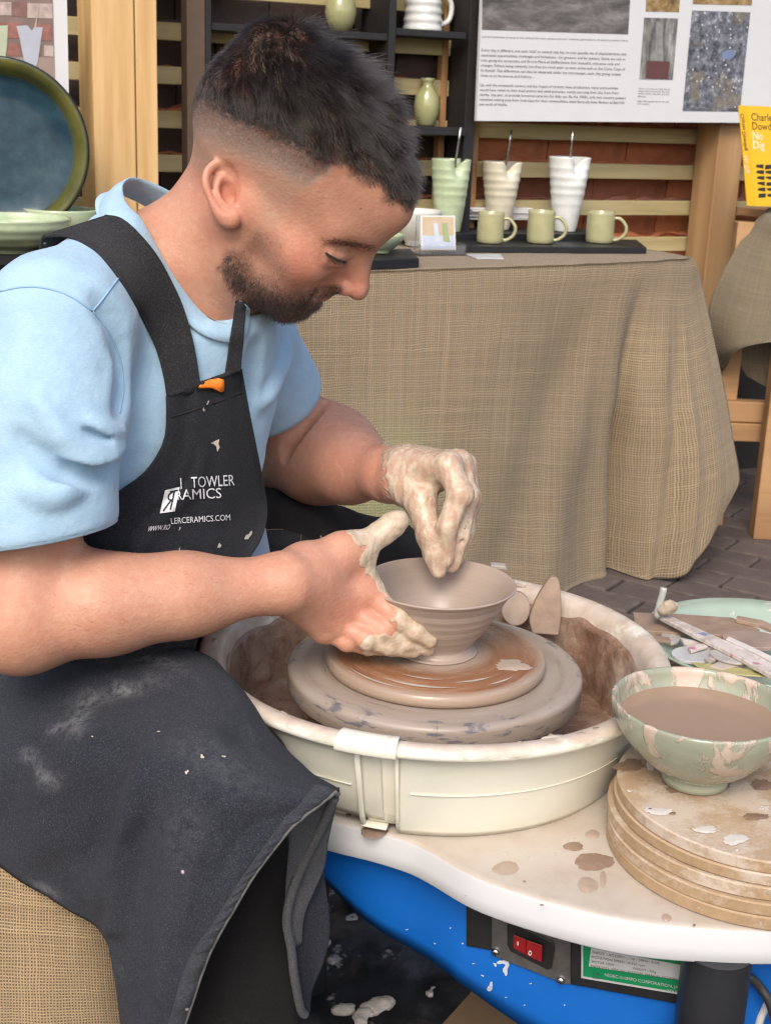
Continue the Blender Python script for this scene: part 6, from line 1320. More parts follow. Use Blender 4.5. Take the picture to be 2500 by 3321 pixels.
slab('green_border', [(1890, 3054), (2240, 3124), (2240, 3226), (1890, 3166)], .0046, .0049, GRN, lab, 0)
slab('text_field', [(1916, 3074), (2240, 3136), (2240, 3184), (1908, 3134)], .0049, .0052, LSV, lab, 0)
def ptext(txt, x0, y0, x1, y1, cap, m, o=.0055):
    v, f = glyphs(txt); t = (v[:, 0] - v[:, 0].min()) / (v[:, 0].max() - v[:, 0].min()); mk('lettering', [pp(x0 + a * (x1 - x0) - .06 * b * cap, y0 + a * (y1 - y0) - b / .69 * cap, o) for a, b in zip(t, v[:, 1])], f, m, lab, smooth=False)
INK2 = plain('label_ink', (.05, .05, .05), .5)
ptext('INPUT : AC230V~ , 1\u03c6 , 50Hz , 0.5A', 1921, 3092, 2138, 3128, 8, INK2); ptext('ROTATION SPEED : 0-250 rpm', 1919, 3107, 2090, 3136, 8, INK2); ptext('MOTOR 100W', 1918, 3122, 1992, 3134, 8, INK2); ptext('WEIGHT : 23kg', 2050, 3144, 2126, 3156, 8, INK2); ptext('DATE:2023  MFG No. 65535589  MANUAL NO.928515', 1916, 3137, 2206, 3182, 8, INK2)
ptext('NIDEC-SHIMPO CORPORATION, JAPAN', 1960, 3166, 2228, 3212, 10, LSV); ptext('-3011', 2150, 3212, 2205, 3220, 6, LSV); ptext('UK', 1923, 3162, 1945, 3164, 8, INK2); ptext('CA', 1921, 3174, 1944, 3177, 8, INK2)
# drips on the blue
WASH = plain('dried_slip_white', (.45, .50, .58), .7, .1, 100)
for x, y, a, b, s in [(1630, 3120, 14, 9, 1), (1640, 3142, 10, 20, 2), (1590, 3200, 8, 14, 3), (1605, 3128, 6, 5, 4), (1565, 3165, 4, 3, 5), (1500, 3060, 4, 2, 6), (1535, 3125, 4, 2, 7), (1720, 3190, 4, 2, 8), (1460, 3010, 3, 2, 9), (1320, 3015, 4, 2, 10), (1640, 3235, 3, 2, 11), (1830, 3260, 3, 2, 12), (1700, 3260, 3, 2, 13), (1410, 3060, 3, 2, 14)]:
    splash(x, y, a, b, BVHTree.FromPolygons([tuple(p) for p in BG.reshape(-1, 3)], [tuple(int(i) for i in q) for q in gridf(60, K)]), wheel, WASH, 60 + s, 0, .004, 'slip_drip', 14)
# -- legs and motor housing
TUBE = plain('black_tube', (.020, .021, .024), .38, .25, 25)
LEGC = at(2312, 3200, .962)
for x, y in ((LEGC[0], .962), (.52, 1.42), (-.08, 1.45)): v, f = lathe([(.0001, .0), (.0285, 0), (.0285, .425), (.0001, .425)], (x, y, .0), 40); mk('leg', v, f, TUBE, wheel, sharp=40)
v, f = box((.16, 1.36, .36), (.26, .22, .10)); mk('motor_housing', v, f, DRK, wheel, smooth=False, bevel=.01)
v, f = lathe([(.0001, .38), (.02, .38), (.02, .53), (.0001, .53)], (WX, WY, 0), 24); mk('spindle', v, f, ALU, wheel)
# -- turning head
g = G('wheel_head_slip'); pv, rd = polar(g, .55, 36, 60); n = g.n('TexNoise', Vector=pv, Scale=2.2, Detail=5, Roughness=.6).outputs[0]; pv2, _r = polar(g, 1.6, 26, 45); n2 = g.n('TexNoise', Vector=pv2, Scale=3.0, Detail=4, Roughness=.65).outputs[0]
c = g.ramp(n, (.3, (.27, .215, .17)), (.5, (.335, .275, .225)), (.7, (.38, .33, .285)))
s3 = g.n('SeparateXYZ', Vector=g.n('NewGeometry').outputs['Normal']); sidem = g.thr(s3.outputs[2], .55, .8)
edge_ = g.math('MULTIPLY', g.thr(n2, .56, .63), g.math('MAXIMUM', g.thr(rd, .128, .136), g.math('SUBTRACT', 1.0, sidem))); c = g.mix(g.math('MULTIPLY', edge_, .8), c, (.105, .115, .14))
WHD = g.out(c, g.ramp(n, (.3, .25), (.7, .45)), g.bump(n, .0008, .4))
pr = [(.0001, .549), (.11, .549), (.138, .549), (.144, .5482), (.147, .546), (.1475, .542), (.1475, .527), (.146, .524), (.0001, .524)]
def wlathe(name, pr, m, parent, n=160, wob=0, origin=None):
    v, f = lathe(pr, (WX, WY, 0), n, wob); return mk(name, v, f, m, parent)
wlathe('wheel_head', pr[::-1], WHD, wheel)
# -- bat on the head
g = G('bat_slip'); pv, rd = polar(g, .5, 34, 60); n = g.n('TexNoise', Vector=pv, Scale=2.6, Detail=6, Roughness=.62).outputs[0]; n2 = g.noise(30, 4, .6)
c = g.ramp(n, (.3, (.205, .092, .046)), (.52, (.265, .13, .068)), (.70, (.32, .20, .13))); ringm = g.ramp(rd, (.044, 1.0), (.060, 0.0)); c = g.mix(g.math('MULTIPLY', ringm, .75), c, (.38, .305, .25)); outm = g.thr(g.math('ADD', rd, g.math('MULTIPLY', g.math('SUBTRACT', n, .5), .012)), .0985, .1045); c = g.mix(g.math('MULTIPLY', outm, .8), c, (.37, .29, .225))
BATM = g.out(c, g.ramp(n, (.3, .14), (.7, .36)), g.bump(n, .001, .4))
batt = thing('bat', 'round board smeared with red-brown slip, centred on the turning head under the clay bowl', 'bat', (WX, WY, .5495))
pr = [(.0001, .5495), (.107, .5495), (.1095, .5505), (.1102, .555), (.1095, .5605), (.1075, .562), (.06, .562), (.0001, .562)]
v, f = lathe(pr, (WX, WY, 0), 160); mk('board', v, f, BATM, batt)
PSW = plain('pale_slip', (.48, .42, .36), .18, .08, 120)
puddle(1660, 2158, 60, 17, 31, plain('bat_smear', (.40, .315, .25), .2, .12, 120), .5623, batt, 'slip_smear', .0006, .25)
for r0_, a0, a1, wd in ((.088, R(-128), R(-78), .0022), (.078, R(-80), R(-48), .0018), (.098, R(-150), R(-105), .0014), (.07, R(-120), R(-85), .0012), (.092, R(-60), R(-38), .0014)):
    a = np.linspace(a0, a1, 30); tp = np.sin(np.linspace(0, np.pi, 30)) * wd; P = []
    for s1 in (-1, 1): P.append(np.stack([WX + (r0_ + s1 * tp + .002 * (a - a0)) * np.cos(a), WY + (r0_ + s1 * tp + .002 * (a - a0)) * np.sin(a), np.full(30, .5627)], 1))
    mk('slip_smear', np.concatenate(P), [(i, 30 + i, 31 + i, 1 + i) for i in range(29)], PSW, batt)
# -- the clay bowl being thrown
g = G('wet_clay'); pv, rd = polar(g, .22, 0, 260); n = g.n('TexNoise', Vector=pv, Scale=1.6, Detail=5, Roughness=.6).outputs[0]; n2 = g.noise(9, 3)
c = g.ramp(n, (.25, (.355, .285, .24)), (.55, (.375, .302, .255)), (.8, (.395, .322, .274))); c = g.mix(g.math('MULTIPLY', n2, .18), c, (.30, .22, .17))
CLAY = g.out(c, .33, g.bump(n, .0004, .25), spec=.5)
zb = .5626; HT = .0705
out_ = [(.0001, .0), (.0405, .0), (.0400, .0010), (.0378, .0016), (.0362, .0022), (.0352, .0042), (.0349, .0080), (.0366, .0120), (.0408, .0170), (.0460, .0235), (.0507, .0305), (.0551, .0380), (.0594, .0455), (.0632, .0525), (.0662, .0590), (.0700, .0645), (.0730, .0682), (.0750, .0703)]
oo = spline(np.array(out_[5:]), 60); oo[:, 0] += .0001 * np.sin(oo[:, 1] * 1500) + .0002 * np.sin(oo[:, 1] * 640)
inn = spline(np.array([(.0752, .0716), (.0742, .0722), (.0722, .0710), (.0655, .0635), (.0560, .0505), (.0450, .0350), (.0320, .0190), (.0180, .0120), (.0001, .0105)]), 44)
prb = np.concatenate([np.array(out_[:5]), oo, inn]); prb[:, 1] += zb
v, f = lathe(prb, (WX + .001, WY + .004, 0), 144, .0035)
cb = mk('clay_bowl', v, f, CLAY, None); tag(cb, 'freshly thrown wet clay bowl turning on the bat between the two hands', 'bowl')
bv = np.array([q.co[:] for q in cb.data.vertices]);
cb.data.vertices.foreach_set('co', (bv - np.array([WX, WY, 0])).astype(np.float32).ravel()); cb.location = (WX, WY, 0); cb.data.update()
# ------------------------------------------------------------------ splash pan in two halves
g = G('cream_plastic'); n = g.noise(10, 5, .65); c = g.ramp(n, (.35, (.74, .715, .60)), (.7, (.78, .76, .67)))
lipm = g.attr('lip'); smear = g.thr(g.math('ADD', g.math('MULTIPLY', g.noise(22, 6, .7), .8), g.math('MULTIPLY', g.math('SUBTRACT', lipm, .5), .5)), .50, .60)
c = g.mix(g.math('MULTIPLY', smear, g.math('MULTIPLY', lipm, .85)), c, g.ramp(g.noise(60, 4), (.3, (.46, .33, .25)), (.7, (.62, .51, .44))))
drp = g.math('MULTIPLY', g.thr(g.n('TexNoise', Vector=g.map(scale=(1, 1, .25)), Scale=38, Detail=3).outputs[0], .70, .76), .55); c = g.mix(drp, c, (.52, .40, .30))
grime = g.math('MULTIPLY', g.thr(g.noise(5, 5, .7), .5, .75), .3); c = g.mix(grime, c, (.56, .50, .38))
CRP = g.out(c, .34, g.bump(g.noise(50, 3), .0012, .3, g.bump(smear, .0012, .5)), Subsurface_Weight=.05)
g = G('wet_slurry'); n = g.noise(26, 7, .68); n2 = g.noise(8, 4); c = g.ramp(g.math('ADD', g.math('MULTIPLY', n, .6), g.math('MULTIPLY', n2, .4)), (.28, (.13, .066, .040)), (.46, (.215, .125, .085)), (.56, (.32, .225, .17)), (.7, (.44, .35, .29)))
SLU = g.out(c, g.ramp(n, (.35, .16), (.65, .5)), g.bump(n, .006, .8))
QX, QY = .0545, 1.2685
pan = thing('splash_pan', 'round cream plastic splash pan in two halves around the spinning head, streaked with slip', 'splash pan', (QX, QY, .456))
LIPP = [(.2030, .478), (.2100, .503), (.2180, .5360), (.2225, .5500), (.2285, .5503), (.2350, .5505), (.2368, .5520), (.2370, .5548), (.2355, .5580), (.2330, .5596), (.2290, .5602), (.2230, .5592), (.2175, .5560), (.2140, .5490), (.2090, .520), (.1990, .478), (.196, .466)]
def half(name, a0, a1, zbot, dr, ext=0.0, n=110):
    a = np.linspace(a0, a1, n); pr = [(.1955 + dr, zbot), (.1985 + dr, zbot + .006)] + [(r + dr, z) for r, z in LIPP]; pr = np.array(pr)
    rl = np.clip(np.concatenate([[0, 0], np.array([0, 0, .0, .1, .2, .4, .6, .75, .9, 1, 1, 1, 1, 1, 1, 1, 1])]), 0, 1)
    mold = np.array([pr[:, 0][None] + 0 * a[:, None], pr[:, 1][None] + 0 * a[:, None]])
    V = np.stack([QX + mold[0] * np.cos(a)[:, None], QY + mold[0] * np.sin(a)[:, None], mold[1]], -1)
    V[..., 2] += .0008 * np.sin(a * 3 + 1)[:, None]
    o = mk(name, V.reshape(-1, 3), gridf(n, len(pr)), CRP, pan, attrs={'lip': np.tile(rl, n)}); s_ = o.modifiers.new('t', 'SOLIDIFY'); s_.thickness = .0022; s_.offset = 0; return o
def seam_ang(px, py): q = atz(px, py, .53); return math.atan2(q[1] - QY, q[0] - QX)
aS = seam_ang(1255, 2500)
front_half = half('pan_half', aS + .035, aS + math.pi * 1.02, .4565, 0.0); back_half = half('pan_half', aS - math.pi * .985, aS - .03, .466, -.001)
# the joint: a recessed tongue between the halves, an end rib and an overlapping cap on the lip
def arc_prof(name, a0, a1, pr, m, n=12, parent=pan, th=.002):
    a = np.linspace(a0, a1, n); pr = np.array(pr); V = np.stack([QX + pr[:, 0] * np.cos(a)[:, None], QY + pr[:, 0] * np.sin(a)[:, None], pr[:, 1] + 0 * a[:, None]], -1)
    o = mk(name, V.reshape(-1, 3), gridf(n, len(pr)), m, parent); q_ = o.modifiers.new('t', 'SOLIDIFY'); q_.thickness = th; q_.offset = 1; b_ = o.modifiers.new('b', 'BEVEL'); b_.width = .0007; b_.limit_method = 'ANGLE'; return o
PLN = plain('cream_plastic_plain', (.75, .73, .62), .36, .07, 12)
WALLP = [(.1960, .4640), (.2010, .478), (.2080, .503), (.2205, .5480)]
arc_prof('joint_tongue', aS - .11, aS + .07, [(r - .0035, z) for r, z in WALLP], PLN)
arc_prof('joint_rib', aS - .130, aS - .108, [(r + .004, z) for r, z in WALLP], PLN, 4, th=.004); arc_prof('joint_rib', aS + .030, aS + .046, [(r + .003, z) for r, z in WALLP], PLN, 4, th=.003)
arc_prof('joint_foot', aS - .13, aS - .01, [(.190, .4632), (.2035, .4632)], PLN, 8, th=.0025)
CAPP = [(r + .0016 * (1 if r > .229 else -1) if i < 5 else r, z + (.0018 if z > .552 else .0)) for i, (r, z) in enumerate([(.2376, .5510), (.2372, .5560), (.2345, .5592), (.2290, .5612), (.2228, .5604), (.2160, .5566)])]
arc_prof('lip_cap', aS - .19, aS + .045, CAPP, CRP, 16, th=.0016)
arc_prof('mould_line', aS + .09, aS + 1.15, [(.2118, .5045), (.2124, .5062)], PLN, 40, th=.0012); arc_prof('mould_line', aS - .5, aS - .16, [(.2108, .5045), (.2114, .5062)], PLN, 20, th=.0012)
v, f = lathe([(.0001, .0), (.011, 0), (.0115, .012), (.0001, .012)], tuple(atz(1112, 2620, .4553)), 20); mk('foot', v, f, PLN, pan)
pr = [(.0001, .470), (.10, .470), (.18, .471), (.1985, .4735)]; v, f = lathe(pr, (QX, QY, 0), 100); an = np.arctan2(v[:, 1] - QY, v[:, 0] - QX); rr0 = np.hypot(v[:, 0] - QX, v[:, 1] - QY); v[:, 2] += np.where(rr0 > .12, .003 * vnoise(v, 40), 0); mk('slurry', v, f, SLU, pan)
# slip caked over the inside of the wall
n = 260; m_ = 30; a = np.linspace(0, 2 * np.pi, n, endpoint=False); G3 = np.zeros((n, m_, 3))
for j in range(m_):
    t = j / (m_ - 1); hz = .468 + t * (.072 + .007 * np.sin(a * 2 - .4) + .005 * np.sin(a * 5)); rw = .1972 + (hz - .47) * .215 - .0022
    pv3 = np.stack([np.cos(a) * .2, np.sin(a) * .2, hz], 1); th = .0012 + .0050 * np.clip(vnoise(pv3, 38) + .2, 0, 1) + .0035 * np.clip(vnoise(pv3, 95), 0, 1); th *= 1 if j < m_ - 1 else 0
    G3[:, j] = np.stack([QX + (rw - th) * np.cos(a), QY + (rw - th) * np.sin(a), hz + .004 * vnoise(pv3 + 3, 50) * t], 1)
mk('caked_slip', G3.reshape(-1, 3), [(i * m_ + j, ((i + 1) % n) * m_ + j, ((i + 1) % n) * m_ + j + 1, i * m_ + j + 1) for i in range(n) for j in range(m_ - 1)], SLU, pan)
# lumps of slip along the lip
for k in range(26):
    a = rng.uniform(0, 6.28); rr0 = rng.uniform(.219, .233); c = np.array([QX + rr0 * math.cos(a), QY + rr0 * math.sin(a), .5595]); n = 12; t = np.linspace(0, 2 * np.pi, n, endpoint=False); s1, s2 = rng.uniform(.003, .011), rng.uniform(.002, .004); ta = np.array([-math.sin(a), math.cos(a), 0]); ra = np.array([math.cos(a), math.sin(a), -.15])
    q = 1 + rng.normal(0, .16, n); V = [c + np.array([0, 0, .0016])] + [c + ta * s1 * math.cos(x) * k_ + ra * s2 * math.sin(x) * k_ + np.array([0, 0, .0004]) for x, k_ in zip(t, q)] + [c + ta * s1 * 1.1 * math.cos(x) * k_ + ra * s2 * 1.1 * math.sin(x) * k_ - np.array([0, 0, .002]) for x, k_ in zip(t, q)]
    mk('slip_lump', V, [(0, 1 + i, 1 + (i + 1) % n) for i in range(n)] + [(1 + i, 1 + n + i, 1 + n + (i + 1) % n, 1 + (i + 1) % n) for i in range(n)], PSW if k % 2 else SLIP, pan)
def extr(name, pl, th, m, label=None, cat=None, group=None, parent=None, bevel=.0015, dirn=(0, 1, 0)):
    """an outline given as (px, py, Y) points, made solid"""
    n = len(pl); P = np.array([at(*q) for q in pl]); d = _n(dirn) * th; v = np.concatenate([P, P + d]); o = mk(name, v, [tuple(range(n - 1, -1, -1)), tuple(range(n, 2 * n))] + [(i, (i + 1) % n, n + (i + 1) % n, n + i) for i in range(n)], m, parent, smooth=False, bevel=bevel)
    if label: tag(o, label, cat, group)
    return o
CLW = plain('clay_smeared_wood', (.285, .20, .145), .6, .22, 50, .001)
Yb = 1.388
fin = spline([(1726, 2055), (1716, 2010), (1733, 1955), (1760, 1905), (1782, 1876), (1800, 1872), (1813, 1886), (1819, 1940), (1819, 2000), (1811, 2062)], 26)
extr('scraper', [(x, y, Yb + (2060 - y) * .00010) for x, y in fin], .007, CLW, 'pointed wooden rib standing in the back of the pan, caked in slip', 'pottery rib')
extr('scraper', [(1672 + 48 * math.cos(t), 1975 + 56 * math.sin(t), Yb + .022 - .00012 * 56 * math.sin(t)) for t in np.linspace(0, 2 * np.pi, 26, endpoint=False)], .006, plain('pale_rib', (.32, .24, .185), .5, .25, 50), 'round pale rib leaning inside the pan just right of the clay bowl', 'pottery rib')
extr('clay_stub', [(1590, 1832, 1.478), (1640, 1836, 1.478), (1646, 1850, 1.478), (1592, 1848, 1.478)], .012, PSW, 'small pale lump of clay on the far rim of the pan behind the bowl', 'clay lump')
# ------------------------------------------------------------------ stack of spare bats, water bowl
g = G('mdf'); s3 = g.n('SeparateXYZ', Vector=g.n('NewGeometry').outputs['Normal']); topm = g.thr(s3.outputs[2], .4, .7); rnd = g.n('ObjectInfo').outputs['Random']
vv = g.n('VectorMath', {'operation': 'ADD'}, _0=g.obj, _1=g.n('CombineXYZ', X=g.math('MULTIPLY', rnd, 9.0), Y=rnd)).outputs[0]
n = g.noise(120, 4, .7, vv); n2 = g.noise(9, 6, .65, vv); c = g.ramp(n, (.3, (.31, .205, .115)), (.7, (.40, .28, .165))); ct = g.ramp(n2, (.35, (.35, .235, .135)), (.65, (.44, .325, .21))); c = g.mix(topm, c, ct)
sm = g.thr(g.math('ADD', g.noise(11, 7, .75, vv), g.math('MULTIPLY', rnd, .10)), .54, .66); c = g.mix(g.math('MULTIPLY', sm, .8), c, (.55, .47, .39)); sm2 = g.thr(g.noise(26, 5, .7, vv), .66, .70); c = g.mix(g.math('MULTIPLY', sm2, .8), c, (.62, .58, .54))
MDF = g.out(c, .8, g.bump(n, .0006, .5, g.bump(g.math('ADD', sm, sm2), .0008, .6)))
BX_, BY_ = .342, 1.078
lbl = ['lowest board of the stack of round spare bats at the right', 'second round bat from the bottom of the stack', 'third round bat from the bottom of the stack, edge caked in pale slip', 'round bat just under the top one of the stack', 'topmost round bat of the stack, spotted with slip, under the green bowl']
tz = .4556
for k in range(5):
    dx, dy, rb, th = [(.0, -.004, .131, .0118), (-.001, -.003, .1305, .0112), (-.001, .001, .1305, .0118), (.002, .001, .129, .0104), (.0035, .001, .1285, .0110)][k]
    pr = [(.0001, 0), (rb - .001, 0), (rb, .001), (rb, th - .0012), (rb - .0012, th), (.0001, th)]; v, f = lathe(pr, (0, 0, 0), 140, .0012)
    o = mk('bat', v, f, MDF, None, sharp=40); o.location = (BX_ + dx, BY_ + dy, tz); o.rotation_euler = (rng.normal(0, .002), rng.normal(0, .002), rng.uniform(0, 6)); tag(o, lbl[k], 'bat', 'stack of spare round bats'); ORG[o.name] = np.array(o.location); tz += th + .0004; topbat = o
def bpud(*q, **kw):
    o = puddle(*q[:6], z=tz + .0003, parent=None, **kw); return o
SPW = plain('slip_white', (.60, .56, .52), .5, .1, 140); SPB = plain('slip_brown', (.235, .15, .10), .2, .15, 90)
def on_top(px, py, rx, ry, seed, m, spiky=.2):
    o = puddle(px, py, rx, ry, seed, m, tz + .0002, None, 'slip_splash', .0003, spiky); o.rotation_euler = (0, 0, 0)
    o.parent = topbat; o.matrix_parent_inverse = topbat.matrix_basis.inverted() if False else Matrix.LocRotScale(topbat.location, topbat.rotation_euler, None).inverted(); return o
for q in [(2040, 2482, 46, 20, 1, SPB), (2448, 2648, 36, 12, 2, SPB), (2475, 2545, 40, 18, 3, SPB), (2135, 2630, 48, 12, 4, SPW), (2285, 2690, 42, 11, 5, SPW), (2382, 2722, 40, 17, 6, SPW), (2388, 2757, 7, 5, 7, SPW), (2180, 2637, 10, 5, 8, SPB), (2250, 2545, 118, 26, 9, SPB), (2110, 2460, 18, 40, 10, SPW), (2040, 2565, 8, 4, 11, SPW), (2105, 2620, 9, 5, 12, SPW)]: on_top(*q)
# water bowl
g = G('celadon_smeared'); n = g.noise(12, 5); c = g.ramp(n, (.3, (.265, .285, .21)), (.7, (.34, .36, .275))); dn = g.n('TexNoise', Vector=g.map(scale=(1, 1, .45)), Scale=42, Detail=6, Roughness=.6, Distortion=.6).outputs[0]
sm = g.thr(g.math('ADD', dn, g.math('MULTIPLY', g.math('SUBTRACT', g.attr('up'), .55), .16)), .535, .60); c = g.mix(sm, c, g.ramp(g.noise(70, 4), (.3, (.45, .345, .27)), (.7, (.56, .465, .39))))
sm2 = g.thr(g.n('TexNoise', Vector=g.map(scale=(1.2, 1.2, .3)), Scale=22, Detail=4).outputs[0], .64, .70); c = g.mix(g.math('MULTIPLY', sm2, .7), c, (.30, .225, .12))
CSM = g.out(c, g.ramp(sm, (0, .12), (1, .5)), g.bump(sm, .0016, .6), Coat_Weight=.2, Coat_Roughness=.08)
wb = atz(2250, 2532, tz); wbt = thing('bowl', 'green glazed bowl of muddy water streaked with slip on top of the bat stack', 'bowl', (wb[0], wb[1], tz + .0006))
HB_ = .0745; RB = .0795; pr = [(.0001, .003), (.024, .003), (.0265, 0), (.0295, .0005), (.0295, .006), (.0275, .0095)]; tt = np.linspace(.06, 1, 24)
ob_ = [(.0275 + (RB - .0275) * math.sin(t * math.pi / 2) ** .95, .0095 + (HB_ - .0095) * (1 - math.cos(t * math.pi / 2)) ** .62) for t in tt]; ib_ = [(max(r - .0045, .001), z + .0012) for r, z in ob_[::-1]]
pr = pr + ob_ + [(RB - .0006, HB_ + .0018), (RB - .0026, HB_ + .0022)] + ib_[1:] + [(.0001, .013)]
v, f = lathe(pr, (wb[0], wb[1], tz + .0006), 96, .004); mk('bowl_wall', v, f, CSM, wbt, attrs={'up': (v[:, 2] - tz) / HB_})
WATM = plain('muddy_water', (.33, .225, .16), .22, .05, 10, .0001, spec=.35)
wz = HB_ - .0155; rw = np.interp(wz, [p[1] for p in ob_], [p[0] for p in ob_]) - .0040; v, f = lathe([(.0001, wz), (rw * .9, wz), (rw, wz + .0004)], (wb[0], wb[1], tz + .0006), 90, .004); mk('water', v, f, WATM, wbt)
# ------------------------------------------------------------------ plate of tools
PX_, PY_ = .450, 1.483
g = G('celadon_plate'); n = g.noise(12, 5); c = g.ramp(n, (.3, (.30, .385, .30)), (.7, (.38, .465, .375))); sm = g.thr(g.noise(16, 6, .7), .58, .63); c = g.mix(sm, c, (.66, .60, .53)); CPL = g.out(c, .15, g.bump(sm, .0012, .5), Coat_Weight=.3)
pt_ = thing('plate', 'wide pale green plate piled with clay-smeared throwing tools behind the bat stack', 'plate', (PX_, PY_, .4555))
pr = [(.0001, .004), (.06, .003), (.07, 0), (.074, .001), (.09, .012), (.125, .029), (.1385, .038), (.140, .0395), (.138, .041), (.122, .034), (.09, .018), (.07, .0115), (.0001, .0105)]; v, f = lathe(pr, (PX_, PY_, .4555), 110, .003); mk('plate_body', v, f, CPL, pt_)
def lay(name, pl, th, m, label, cat='pottery tool', bevel=.0008, group='tools on the green plate'):
    n = len(pl); P = np.array([atz(x, y, z) for x, y, z in pl]); v = np.concatenate([P, P - np.array([0, 0, th])]); o = mk(name, v, [tuple(range(n)), tuple(range(2 * n - 1, n - 1, -1))] + [(i, n + i, n + (i + 1) % n, (i + 1) % n) for i in range(n)], m, None, smooth=False, bevel=bevel); tag(o, label, cat, group); return o
PNK = G('pale_tool'); n = PNK.noise(60, 5, .7); c = PNK.ramp(n, (.35, (.40, .33, .28)), (.55, (.60, .54, .50)), (.7, (.66, .61, .58))); c = PNK.mix(PNK.thr(PNK.noise(34, 3, vec=PNK.map(loc=(3, 1, 2))), .66, .69), c, (.52, .16, .22)); c = PNK.mix(PNK.thr(PNK.noise(30, 3, vec=PNK.map(loc=(8, 5, 2))), .67, .70), c, (.22, .24, .38)); PNK = PNK.out(c, .45, PNK.bump(n, .001, .5))
lay('wooden_paddle', [(2052, 1985, .500), (2180, 1990, .500), (2372, 2002, .503), (2462, 2040, .503), (2462, 2056, .503), (2400, 2062, .503), (2200, 2052, .500), (2060, 2042, .498)], .006, CLW, 'broad brown wooden paddle with an angled tip lying across the plate')
lay('metal_kidney', [(2240, 2146, .500), (2300, 2152, .501), (2400, 2166, .502), (2500, 2182, .503), (2500, 2194, .502), (2420, 2190, .501), (2330, 2178, .500), (2262, 2162, .499)], .0016, plain('yellow_edge', (.40, .36, .16), .45, .3, 60), 'thin curved scraper with a yellowed edge at the front of the plate')
def oval(cx, cy, rx, ry, rot, z, n=22): return [(cx + rx * math.cos(t) * math.cos(rot) - ry * math.sin(t) * math.sin(rot), cy + rx * math.cos(t) * math.sin(rot) + ry * math.sin(t) * math.cos(rot), z) for t in np.linspace(0, 2 * np.pi, n, endpoint=False)]
BLS = plain('blue_smeared_rib', (.46, .46, .46), .45, .25, 40)
lay('kidney_rib', oval(2255, 2120, 80, 26, .06, .500), .004, BLS, 'grey-white oval rib with blue smears at the left of the plate')
lay('kidney_rib', oval(2175, 2062, 32, 22, .1, .497), .004, plain('dusty_rib', (.38, .38, .36), .5, .2, 50), 'small grey rib half under the brown paddle')
lay('kidney_rib', oval(2440, 2072, 100, 27, .08, .504), .005, plain('brown_rib', (.30, .22, .18), .5, .25, 50), 'brown oval rib at the right of the plate under the pale stick')
lay('short_stick', [(2204, 2066, .503), (2300, 2088, .504), (2318, 2102, .504), (2216, 2084, .503)], .004, PNK, 'short pale stick with violet stains under the long knife')
lay('short_stick', [(2282, 2136, .503), (2370, 2098, .506), (2380, 2106, .506), (2300, 2148, .503)], .004, plain('grey_stick', (.45, .38, .33), .5, .2, 60), 'short grey stick slanting up to the right over the oval ribs')
lay('short_stick', [(2300, 2158, .502), (2400, 2112, .505), (2440, 2126, .505), (2420, 2150, .503), (2340, 2170, .502)], .005, plain('worn_wood', (.47, .40, .34), .55, .2, 60), 'worn flat stick under the long pale knife')
lay('flat_stick', [(2070, 2052, .499), (2170, 2066, .500), (2176, 2080, .500), (2078, 2066, .499)], .004, CLW, 'short brown clay-caked stick at the left rim of the plate')
lay('flat_stick', [(2390, 1996, .508), (2470, 2010, .508), (2560, 2050, .508), (2556, 2064, .508), (2460, 2024, .508), (2386, 2008, .508)], .005, plain('brown_stick', (.33, .235, .17), .55, .2, 60), 'brown stick lying over the end of the paddle')
lay('kidney_rib', oval(2360, 2128, 62, 17, .25, .5065), .003, plain('grey_rib', (.42, .40, .38), .45, .25, 60), 'narrow grey rib under the long knife, clay dried on it')
lay('flat_stick', [(2230, 2098, .505), (2330, 2070, .507), (2338, 2080, .507), (2240, 2110, .505)], .004, PNK, 'stained flat stick crossing under the long knife')
lay('kidney_rib', oval(2462, 2140, 60, 20, .35, .505), .004, plain('clay_rib', (.46, .37, .30), .5, .25, 60), 'clay-coloured oval rib near the right end of the plate')
lay('wooden_knife', [(2118, 1975, .512), (2150, 1985, .512), (2290, 2050, .512), (2420, 2106, .512), (2560, 2185, .510), (2560, 2215, .510), (2500, 2190, .510), (2390, 2128, .512), (2250, 2058, .512), (2130, 1995, .512)], .005, PNK, 'long pale wooden knife with pink stains, topmost on the plate')
lay('thin_stick', [(2360, 2062, .511), (2440, 2098, .511), (2580, 2165, .511), (2580, 2182, .511), (2430, 2108, .511), (2352, 2072, .511)], .004, plain('white_stick', (.62, .58, .54), .45, .12, 60), 'thin whitish stick beside the long knife')
P = np.array([at(2128, 2002, 1.50), at(2136, 1965, 1.50), at(2146, 1930, 1.50), at(2152, 1906, 1.50)]); v, f = tube(spline(P, 10), .0042, 12); o = mk('sponge_stick', v, f, plain('cloudy_plastic', (.52, .55, .52), .2, .15, 60, Transmission_Weight=.25), None); tag(o, 'cloudy plastic tool handle sticking up from the back of the plate', 'pottery tool', 'tools on the green plate')
F2 = Field(); c_s = at(2168, 1968, 1.497); F2.ell(c_s, (.0105, .009, .0085), None, .004); F2.ell(c_s + np.array([-.006, 0, -.004]), (.008, .008, .007), None, .004); F2.warp(lambda p: .0012 * vnoise(p, 300)); v, f = F2.mesh(c_s - .02, c_s + .02, .0012, 2); o = mk('sponge', v, f, plain('wet_sponge', (.40, .32, .24), .8, .2, 120), None); tag(o, 'small clay-soaked sponge at the back of the plate', 'sponge', 'tools on the green plate')
